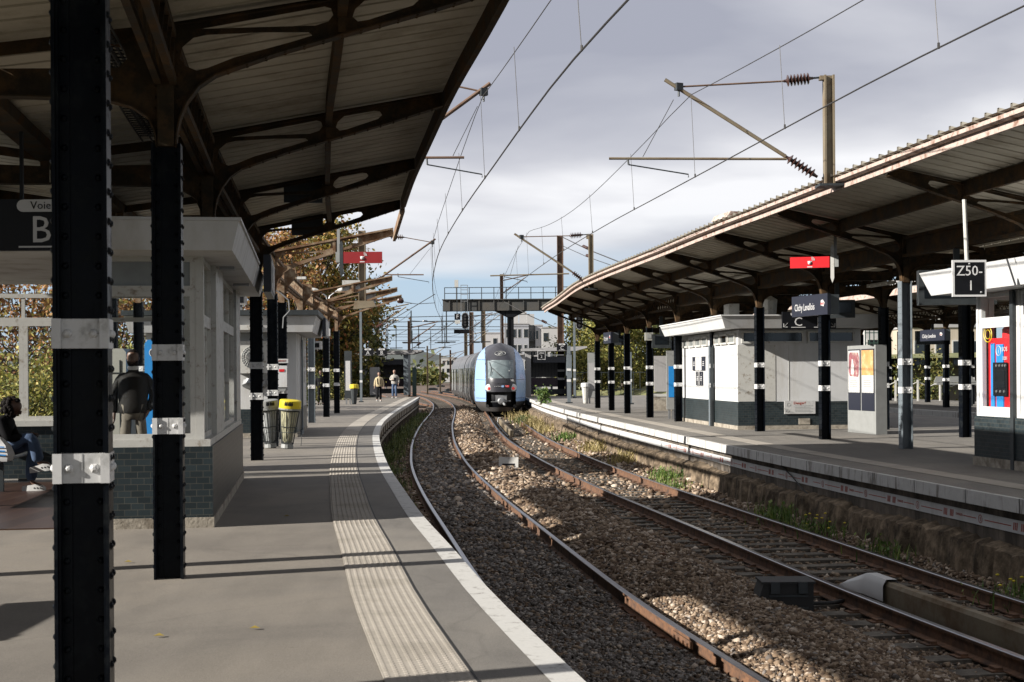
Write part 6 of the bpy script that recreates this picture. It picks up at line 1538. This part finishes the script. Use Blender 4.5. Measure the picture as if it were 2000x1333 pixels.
skin('trousers', {a: (*j[a], r) for a, r in dict(pel=.13, hpL=.1, hpR=.1, knL=.088, knR=.088, anL=.085, anR=.085).items()}, [('pel','hpL'),('pel','hpR'),('hpL','knL'),('hpR','knR'),('knL','anL'),('knR','anR')], A['denim'], t)
skin('jacket', {a: (*j[a], r) for a, r in dict(sp=.15, pel=.14, ch=.15, nk=.07, shL=.075, shR=.075, elL=.06, elR=.06, wrL=.045, wrR=.045).items()}, [('ch','sp'),('sp','pel'),('ch','nk'),('ch','shL'),('ch','shR'),('shL','elL'),('elL','wrL'),('shR','elR'),('elR','wrR')], A['darkcloth'], t)
hm = MB(); hcx = Vector(j['hd'])+Vector((-.01,0,.09))
for i in range(90):
    v = Vector(rng.normal(size=3)); v.normalize()
    if v.x > .35 and v.z < .55: continue
    c_ = hcx+Vector((v.x*.115, v.y*.12, v.z*.12-.02)); hm.lathe([(.012,-.03),(.034,-.012),(.034,.012),(.012,.03)], c_, 6, v)
o = hm.build('hair', A['hair'], None, smooth=True); o.parent = t
for s in 'LR':
    a = Vector(j['an'+s]); m = MB(); m.M = Matrix.Translation((a.x-.02, a.y, a.z-.12)) @ (Matrix.Rotation(R(-8 if s == 'R' else 0), 4, 'Y'))
    vs = []
    for y, ww, h in ((-.09,.7,.07),(-.05,.95,.08),(.02,1.0,.085),(.09,1.1,.1),(.16,1.1,.085),(.205,.8,.05)): vs += [(y, -.05*ww, 0), (y, .05*ww, 0), (y, .045*ww, h), (y, -.045*ww, h)]
    m.add(vs, [(i*4+q, i*4+(q+1) % 4, i*4+4+(q+1) % 4, i*4+4+q) for i in range(5) for q in range(4)]+[(0,1,2,3),(20,23,22,21)])
    o = m.build('clog', A['shoe'], None, angle=60); o.parent = t
    h_ = MB(); h_.M = m.M
    for y in (.08,.12,.16): h_.lathe([(.01,0),(.01,.004)], (y,-.0535,.05), 6, (0,-1,.1))
    o2 = h_.build('clog_holes', A['blk'], None); o2.parent = o
t = thing('shopping_bag', 'white carrier bag with blue stripes beside the seated person', 'bag', (-6.47,17.75,.45))
Mb = Matrix.Translation((-6.47,17.75,.452))
b_ = MB(Mb); vs = []
for z, w_, d_, dx in ((0,.2,.12,0),(.08,.22,.14,.0),(.2,.2,.11,-.02),(.3,.13,.05,-.05)): vs += [(-w_+dx,-d_,z),(w_+dx,-d_,z),(w_*.95+dx,d_,z),(-w_*.95+dx,d_,z)]
b_.add(vs, [(i*4+q, i*4+(q+1) % 4, i*4+4+(q+1) % 4, i*4+4+q) for i in range(3) for q in range(4)]+[(0,3,2,1),(12,13,14,15)]); b_.build('bag_body', A['bag'], t, angle=70)
s_ = MB(Mb)
for k in range(3): s_.bar((-.05+.02*k,-.152+.006*k,.1+.045*k), (.2-.012*k,-.15+.008*k,.08+.05*k), .006, .014)
s_.build('stripe', A['blue'], t)

# ------------------------------------------------------------------ trees, bushes, weeds
def leaf_mat(name, cols):
    m, nt, b = new_mat(name); g = nt.nodes.new('ShaderNodeNewGeometry')
    a = ramp(nt, g.outputs['Random Per Island'], cols).outputs[0]; nt.links.new(a, b.inputs['Base Color']); b.inputs['Roughness'].default_value = .7
    tl = nt.nodes.new('ShaderNodeBsdfTranslucent'); nt.links.new(a, tl.inputs[0]); mx = nt.nodes.new('ShaderNodeMixShader'); mx.inputs[0].default_value = .3
    nt.links.new(b.outputs[0], mx.inputs[1]); nt.links.new(tl.outputs[0], mx.inputs[2]); nt.links.new(mx.outputs[0], nt.nodes['Material Output'].inputs[0])
    return m
A['leaf_rust'] = leaf_mat('autumn_leaves', [(0,(0.073,0.034,0.014)),(.3,(0.219,0.096,0.034)),(.55,(0.307,0.151,0.048)),(.8,(0.219,0.165,0.041)),(1,(0.146,0.138,0.034))])
A['leaf_mix'] = leaf_mat('turning_leaves', [(0,(0.044,0.052,0.010)),(.35,(0.125,0.117,0.021)),(.6,(0.234,0.172,0.034)),(.85,(0.307,0.186,0.041)),(1,(0.329,0.110,0.041))])
A['leaf_green'] = leaf_mat('green_leaves', [(0,(0.022,0.034,0.009)),(.4,(0.065,0.083,0.017)),(.75,(0.146,0.138,0.031)),(1,(0.249,0.206,0.055))])
A['leaf_bush'] = leaf_mat('yellow_green_leaves', [(0,(0.037,0.048,0.009)),(.4,(0.125,0.138,0.024)),(.75,(0.249,0.227,0.048)),(1,(0.365,0.289,0.083))])
A['dry'] = leaf_mat('dry_grass', [(0,(0.146,0.117,0.041)),(.5,(0.263,0.213,0.083)),(1,(0.365,0.289,0.138))])
A['weed'] = leaf_mat('green_weed', [(0,(0.029,0.062,0.010)),(.5,(0.073,0.138,0.024)),(1,(0.175,0.220,0.048))])
A['weed2'] = leaf_mat('dull_weed', [(0,(.02,.035,.008)),(.5,(.06,.085,.02)),(1,(.15,.16,.05))])
A['bark'] = mat('bark', (.11,.085,.065), .9, var=.4, scale=5)
def leaf_mesh(name, C, size, m, parent, flat=.0):
    n = len(C); u = rng.normal(size=(n,3)); u /= np.linalg.norm(u,axis=1)[:,None]; w_ = rng.normal(size=(n,3)); v = np.cross(u, w_); v /= np.linalg.norm(v,axis=1)[:,None]
    s = (size*rng.uniform(.6,1.4,n))[:,None]
    V = np.stack([C-u*s, C+v*s*.55, C+u*s, C-v*s*.55], 1).reshape(-1,3)
    b = np.array(base_of(parent)); V = V-b
    me = bpy.data.meshes.new(name); me.vertices.add(4*n); me.vertices.foreach_set('co', V.reshape(-1).astype(np.float32)); me.loops.add(4*n); me.loops.foreach_set('vertex_index', np.arange(4*n, dtype=np.int32))
    me.polygons.add(n); me.polygons.foreach_set('loop_start', (np.arange(n)*4).astype(np.int32)); me.polygons.foreach_set('loop_total', np.full(n,4,np.int32)); me.update(calc_edges=True); me.materials.append(m)
    o = bpy.data.objects.new(name, me); col.objects.link(o); o.parent = parent; return o
def tree(label, x, Y, z0, H, r, m, n=5000, leaf=.16, base=.35, name='tree', clumps=34, bare=.0, group=None):
    t = thing(name, label, 'tree', (x,Y,z0), group=group); b = MB(); top = H*.93
    tr_ = [(x,Y,z0),(x+.1,Y,z0+H*.25),(x-.08,Y+.1,z0+H*.5),(x+.05,Y,z0+H*.75),(x,Y,z0+top)]; b.tube(tr_, [H*.02,H*.017,H*.013,H*.008,H*.003], 7)
    b.build('trunk', A['bark'], t)
    cs = []; lm = MB()
    for i in range(clumps):
        a = random.uniform(0, 2*PI); f = random.uniform(base, 1.0); rr = r*math.sin(PI*min(.97, max(.12, (f-base)/(1-base)*.86+.1)))**.7*random.uniform(.45,1.05)
        c_ = Vector((x+rr*math.cos(a), Y+rr*math.sin(a), z0+H*f)); cs.append((c_, random.uniform(.22,.42)*r*.62))
        s_ = Vector((x,Y,z0+H*max(.18, f-.28))); mid = (s_+c_)/2+Vector((random.uniform(-.2,.2),random.uniform(-.2,.2),-.05*H)); lm.tube([s_, mid, c_], [H*.007,H*.005,H*.0018], 5)
        for q in range(3):
            d = Vector(rng.normal(size=3))*r*.25; lm.tube([mid.lerp(c_, .3+.3*q), c_+d], [H*.0028,H*.001], 4)
    lm.build('limbs', A['bark'], t)
    per = n//clumps; C = []
    for c_, s in cs: C.append(np.array(c_)[None]+rng.normal(size=(per,3))*np.array([s,s,s*.75])[None])
    C = np.concatenate(C); C[:,2] = np.maximum(C[:,2], z0+.05); leaf_mesh('crown', C, leaf, A[m], t)
    return t
def bush(label, x, Y, z0, w_, h, m, n=2600, leaf=.07, name='bush'):
    t = thing(name, label, name.replace('_',' '), (x,Y,z0)); C = []; st = MB()
    for i in range(16):
        c_ = np.array([x+random.uniform(-w_,w_)*.75, Y+random.uniform(-w_,w_)*.5, z0+h*random.uniform(.2,.85)]); C.append(c_[None]+rng.normal(size=(n//16,3))*np.array([w_*.24,w_*.24,h*.15])[None])
        st.tube([(x+random.uniform(-.2,.2),Y,z0), tuple((c_+np.array([x,Y,z0]))/2), tuple(c_)], [.02,.014,.006], 4)
    st.build('stems', A['bark'], t); C = np.concatenate(C); C[:,2] = np.maximum(C[:,2], z0); leaf_mesh('leaves', C, leaf, A[m], t); return t
X = lambda u, Y: (u-1000)/F*Y
tree('large autumn tree with orange and yellow leaves rising behind the bare trusses', X(622,96), 96, -1.0, 12.6, 3.9, 'leaf_mix', 15000, .15, .22, clumps=60, name='autumn_tree')
tree('reddish autumn tree with thin top left of the largest autumn tree', X(555,92), 92, -1.0, 11.6, 3.0, 'leaf_rust', 6500, .13, .3, clumps=44, name='autumn_tree')
tree('green and yellow tree right of the far left columns', X(682,104), 104, -1.0, 9.3, 2.6, 'leaf_green', 9000, .14, .08, clumps=48)
tree('low green tree behind the person in black', X(640,98), 98, -1.0, 6.5, 3.0, 'leaf_green', 9000, .14, .05, clumps=48)
tree('bare twiggy tree with few leaves beside the far masts', X(700,112), 112, -1.0, 9.5, 2.2, 'leaf_mix', 900, .1, .3, clumps=46, name='bare_tree')
for i, (u, Y, H, r) in enumerate(((-70,50,6.4,2.6),(40,49,6.2,2.6),(130,53,6.6,2.8),(225,52,6.4,2.4),(320,56,6.6,2.6),(420,62,7,2.8))):
    tree(['brown leaved tree at the left edge seen through the shelter','brown autumn tree above the bush at left through the shelter glass','brown autumn tree hidden behind the nearest column','brown autumn tree behind the beige ticket machine','brown autumn tree between the second column and the blue machine','brown autumn tree behind the shelter corner pier'][i], X(u,Y), Y, -1.2, H, r, 'leaf_rust', 5200, .09, .12, clumps=40, name='autumn_tree', group='brown trees behind the shelter')
for i, (u, Y) in enumerate(((0,43),(75,42),(150,44),(235,45),(560,66),(600,84),(655,86),(690,98))):
    bush(['yellow green bush behind the seated person','yellow green bush under the shelter sill at left','yellow green bush behind the nearest black column','low bush behind the standing man','low bush behind the white kiosk','green bush at the far left columns','green bush behind the far display totem','green bush beside the far left shelter'][i], X(u,Y), Y, -1.2, 1.7 if i < 4 else 1.5, 3.6 if i < 4 else 2.8, 'leaf_bush' if i < 4 else 'leaf_green', 3600, .07)
# right bank with shrubs
hx = MB(); Ys = [66+i*6 for i in range(14)]; 
prof = [(5.5,-1.3),(8,-.6),(12,1.0),(18,2.2),(30,2.4),(60,2.0)]
hx.add([(x+(Y-90)*-.02, Y, z+.25*math.sin(Y*.31+x)) for Y in [84+i*6 for i in range(16)] for x, z in prof], [(i*6+q, i*6+q+1, (i+1)*6+q+1, (i+1)*6+q) for i in range(15) for q in range(5)])
A['bank'] = mat('grassy_bank', (.3,.27,.1), .95, var=.35, scale=1.2, dirt_or_glint=(.14,.17,.05), dscale=.7, damt=.6, bmp=.6, bscale=8)
tag(hx.build('grass_bank', A['bank'], smooth=True), kind='structure')
for i, (u, Y, H, r, m) in enumerate(((1135,112,5.2,2.6,'leaf_green'),(1165,104,4.8,2.2,'leaf_bush'),(1185,120,7.5,2.6,'leaf_green'),(1215,108,5.4,2.4,'leaf_bush'),(1250,115,6.5,2.8,'leaf_bush'),(1290,110,5.0,2.4,'leaf_green'),(1320,118,6.8,2.6,'leaf_bush'))):
    tree(['shrubby tree nearest the rusty mast on the right bank','yellow green shrub tree behind the far C sign','taller green tree on the right bank','yellow green shrub tree between the far right columns','bright yellow green tree behind the far right screens','green shrub tree behind the pale screen panels','yellow green tree beside the large kiosk roof'][i], X(u,Y), Y, .2, H, r, m, 5200, .13, .05, clumps=40, name='shrub_tree', group='shrubs on the right bank')
bush('green shrub beyond the outermost platform columns', X(1795,84), 84, -1.0, 1.6, 3.4, 'leaf_green', 2400, .1)
def weeds(label, x, Y, z0, w_, d_, h, m, n, name='weed_clump', lw=.012, flower=None):
    b = MB()
    for i in range(n):
        px, py = x+random.gauss(0,w_), Y+random.gauss(0,d_); hh = h*random.uniform(.4,1.1); a = random.uniform(0,2*PI); lean = hh*random.uniform(.1,.55)
        dx, dy = math.cos(a), math.sin(a); q = Vector((-dy,dx,0))*lw
        p0 = Vector((px,py,z0)); p1 = p0+Vector((dx*lean*.35,dy*lean*.35,hh*.6)); p2 = p0+Vector((dx*lean,dy*lean,hh))
        b.add([p0-q,p0+q,p1+q*.8,p1-q*.8,p2], [(0,1,2,3),(3,2,4)])
        if i % 3 == 0:
            for k_ in range(3):
                c_ = p0.lerp(p2, random.uniform(.3,1)); e_ = Vector((random.uniform(-1,1),random.uniform(-1,1),random.uniform(-.3,.6)))*hh*.16; f_ = Vector((-e_.y,e_.x,.2*hh))*.35; b.add([c_, c_+e_*.5+f_, c_+e_, c_+e_*.5-f_], [(0,1,2,3)])
    b.v = [(p[0]-x, p[1]-Y, p[2]-z0) for p in b.v]; t = tag(b.build(name, A[m]), label, 'weeds'); t.location = (x,Y,z0)
    if flower:
        f_ = MB()
        for i in range(flower): f_.lathe([(.02,0),(.025,.012),(.005,.02)], (x+random.gauss(0,w_), Y+random.gauss(0,d_), z0+h*random.uniform(.7,1.1)), 6)
        f_.build('flowers', A['yellow'], t)
for i, (Y, o, h, m, n, lab) in enumerate(((80,-.75,.55,'dry',220,'tall dry grass beside the train nose'),(74,-.7,.5,'weed2',260,'green grass against the wall by the train nose'),(68,-.55,.6,'dry',240,'tall dry grass clump along the far right wall'),(62,-.5,.5,'dry',200,'yellowish grass clump midway to the train on the right wall'),(54,-.4,.45,'weed',200,'low green weeds under the sunny wall'),(46,-.3,.5,'dry',240,'dry grass stems on the sunny wall base'),(40,-.3,.5,'dry',160,'thin dry stems before the wall step'),(33.5,-.35,.42,'weed',300,'bright green weed tuft at the wall step'),(31.8,-.45,.3,'weed',220,'small light green tuft beside the wall step'),(24.5,-.3,.4,'weed',240,'dark green weeds in the shade of the right wall'),(22.5,-.3,.36,'weed',180,'weeds with yellow flowers beneath the warning strip'),(19.6,-.25,.34,'weed',160,'tall dark weeds below the warning strip'),(15.6,-.4,.3,'weed',140,'weeds with yellow flowers at the right picture edge'))):
    p = off(edgeR, Y, o, -1.14); weeds(lab, p.x, Y, -1.14 if Y < 60 else -1.15, .22 if Y < 60 else .35, .5 if Y < 60 else 1.3, h, m, n, lw=.01 if Y < 40 else .02, flower=14 if 'flower' in lab else None)
for i, (Y, h) in enumerate(((86,.32),(76,.4),(66,.42),(57,.45),(49,.45),(42,.4),(36,.34),(31,.25),(27,.2))):
    p = off(edgeL, Y, .25, -1.12); weeds(['green weeds at the far end of the left platform wall','green weeds second from the far end of the left wall','dense green weeds along the left wall before the far shelter','dense weeds under the left wall bend','dense weeds in the middle of the left wall','weeds along the shaded left wall','shorter weeds along the shaded left wall','small weeds in the shade of the left wall','nearest small weeds under the left wall'][i], p.x, Y, -1.14, .2, 2.4 if Y > 40 else 1.4, h, 'weed2', 300, lw=.02 if Y > 50 else .012)
p = off(edgeR, 71, .05, -.02); bush('leafy green plant growing from the right platform edge near the train', p.x, 71, -.05, .42, .85, 'weed', 420, .07, name='edge_plant')
# fallen leaves on the near platform
for i, (u, v) in enumerate(((497,1230),(310,1245),(560,1010),(250,1100))):
    Y = 1.5*F/(v-(730-(u-1000)*.007)); p = at(u, v, Y); tag(MB().add([(p.x-.03,p.y,.008),(p.x,p.y-.018,.014),(p.x+.035,p.y,.009),(p.x,p.y+.02,.02)], [(0,1,2,3)]) or None) if False else None
    m_ = MB(); m_.add([(p.x-.03,p.y,.008),(p.x,p.y-.018,.014),(p.x+.035,p.y,.009),(p.x,p.y+.02,.022)], [(0,1,2),(0,2,3)]); tag(m_.build('fallen_leaf', A['leaf_mix']), ['small fallen leaf on the sunny asphalt centre of near platform','small fallen leaf just right of the nearest column','small fallen leaf on the shaded asphalt by the shelter','small fallen leaf by the second column foot'][i], 'leaf')
# ------------------------------------------------------------------ buildings far away
A['bwhite'] = mat('white_facade', (.62,.61,.6), .7, var=.04, scale=.3); A['bgrey'] = mat('grey_facade', (.45,.46,.5), .7, var=.05, scale=.3); A['bbrown'] = mat('brown_facade', (.3,.2,.16), .7, var=.08, scale=.3); A['bcream'] = mat('cream_facade', (.66,.58,.46), .8, var=.08, scale=.4, dirt_or_glint=(.45,.38,.3), dscale=.5, damt=.4, streak=True); A['bred'] = mat('red_brick', (.36,.1,.07), .8, var=.15, scale=1)
def block(label, u0, u1, vt, Y, dep, m, wins=(), cols=3, rows=3, zb=-1.5, roof=True, wm='darkglass', chim=()):
    x0, x1 = at(u0,vt,Y).x, at(u1,vt,Y).x; zt = at((u0+u1)/2, vt, Y).z; t = thing('apartment_building', label, 'building', ((x0+x1)/2,Y,zb))
    MB().bx(x0,x1,Y,Y+dep,zb,zt).build('wall', A[m], t); r_ = MB().bx(x0-.1,x1+.1,Y-.1,Y+dep+.1,zt,zt+.25).build('roof', A['grey'], t)
    w_ = (x1-x0)/cols; h = 2.9
    for i in range(cols):
        for k in range(rows):
            z = zt-2.4-k*h
            if z < zb+.5 or random.random() < .15: continue
            x = x0+w_*(i+.5)+random.uniform(-.1,.1)*w_; ww = w_*random.choice((.18,.25,.32))
            f_ = MB().bx(x-ww-.08,x+ww+.08,Y-.05,Y-.003,z-.08,z+1.58).build('window', A['white2'], t); MB().bx(x-ww,x+ww,Y-.08,Y-.051,z,z+1.5).build('pane', A[wm], f_)
            if random.random() < .3: MB().bx(x-ww-.5,x+ww+.5,Y-.9,Y-.051,z-.35,z-.15).build('balcony', A['grey'], t)
    for c_ in chim: xx = at(c_,vt,Y).x; MB().bx(xx-.7,xx+.7,Y+2,Y+4,zt+.25,zt+2.4).build('chimney', A['bwhite'], r_)
block('white apartment block left of the gantry post', 946, 988, 652, 268, 14, 'bwhite', cols=3, rows=4); block('tall pale apartment block behind the gantry post with chimneys', 985, 1033, 634, 262, 14, 'bgrey', cols=4, rows=5, chim=(1006,1022)); block('brown and white apartment block in the middle of the row', 1033, 1048, 638, 266, 14, 'bwhite', cols=2, rows=4, chim=(1037,)); block('grey apartment block beside the brown one', 1046, 1060, 637, 263, 14, 'bgrey', cols=2, rows=4); block('white apartment block nearest the right canopy', 1059, 1100, 641, 259, 14, 'bwhite', cols=3, rows=4)
for i, (u0, u1, vt, Y, m) in enumerate(((862,888,700,520,'bwhite'),(838,850,712,560,'bgrey'),(848,864,716,540,'bcream'),(822,840,718,600,'bwhite'),(886,905,708,580,'bcream'),(800,822,716,640,'bgrey'))):
    block(['distant white tower block left of the train','distant grey block over the yard','distant cream block over the yard','distant pale block nearest the end shelter','distant cream block touching the train cars','distant grey block behind the end shelter'][i], u0, u1, vt, Y, 16, m, cols=3, rows=3)
block('cream house with white windows beyond the outermost platform', 1782, 1920, 640, 92, 8, 'bcream', cols=4, rows=2, zb=-1.2); block('white building behind the third canopy roof', 1778, 1860, 545, 118, 8, 'bwhite', cols=4, rows=2); block('red brick building top above the large kiosk', 1690, 1770, 566, 122, 8, 'bred', cols=3, rows=1)
block('pale building behind the scaffold', 1690, 1778, 640, 104, 8, 'bwhite', cols=3, rows=2, zb=-1.2)
t = thing('scaffold', 'green scaffold frame in front of the pale building', 'scaffold', (X(1710,98),98,-1.2)); s_ = MB()
for i in range(7): x = X(1690,98)+i*.3; s_.bx(x-.03,x+.03,97.9,97.96,-1.2,5.2)
for i in range(9): s_.bx(X(1690,98),X(1690,98)+1.8,97.89,97.95,-.8+i*.7,-.74+i*.7)
s_.build('tubes', A['greenp'], t)
t = thing('platform_bench', 'slatted bench on the outermost platform', 'bench', (X(1868,60),60,0)); x = X(1868,60); MB().bx(x-.9,x+.9,59.8,60.2,.9,.98).prism([(x-.9,1.0),(x+.9,1.0),(x+.7,1.25),(x-.8,1.25)], 60.15, 60.2).build('seat', A['plast_grey'], t)
for dx in (-.5,.6): MB().bx(x+dx-.06,x+dx+.06,59.9,60.1,0,.9).build('leg', A['darksteel'], t)
t = thing('post_fence', 'white post and chain fence along the outermost platform', 'fence', (20,70,0))
for i in range(16):
    x = 13.5+i*1.1; MB().bx(x-.04,x+.04,70.4,70.5,-.3,1.05).build('fence_post', A['white2'], t)
    if i < 15: MB().tube([(x,70.45,.95),(x+.55,70.45,.7),(x+1.1,70.45,.95)], .025, 4).build('chain', A['white2'], t)
t = thing('wire_fence', 'thin dark wire fence along the right bank', 'fence', (9,100,0)); s_ = MB()
for i in range(30): x = 4.5+i*.45; s_.bx(x-.02,x+.02,99.98,100.02,-.9,1.6)
s_.bx(4.5,17.6,99.99,100.01,1.5,1.55); s_.bx(4.5,17.6,99.99,100.01,.3,.35); s_.build('fence_mesh', A['darksteel'], t)
# distant hills and the far belt of trees
hm = MB(); n = 60
for Yh, h, nm in ((1500, 22, 0),):
    pts = [(-700+i*25, Yh, -2) for i in range(n)]; 
    vs = []
    for i in range(n):
        x = -800+i*27; z = h+6*math.sin(i*.35)+3*math.sin(i*1.3)+random.uniform(-.8,.8); vs += [(x,Yh-220,-2),(x,Yh,z),(x,Yh+400,z*.7)]
    hm.add(vs, [(i*3+q, i*3+q+1, i*3+4+q, i*3+3+q) for i in range(n-1) for q in range(2)])
A['hill'] = mat('distant_wooded_hill', (.1,.12,.11), .95, var=.3, scale=.02)
tag(hm.build('hills', A['hill']), kind='structure')
C = []
for i in range(150):
    x = random.uniform(-190, 60); Yt = random.uniform(300, 470); r_ = random.uniform(1.8,3.6); C.append(np.array([x,Yt,r_*.9-1.5])[None]+rng.normal(size=(110,3))*r_*.5)
C = np.concatenate(C); t = thing('far_wood', 'belt of distant trees beyond the yard', 'trees', (0,380,-1.7)); t['kind'] = 'stuff'
o = leaf_mesh('foliage', C, .75, A['leaf_green'], t); o['kind'] = 'stuff'
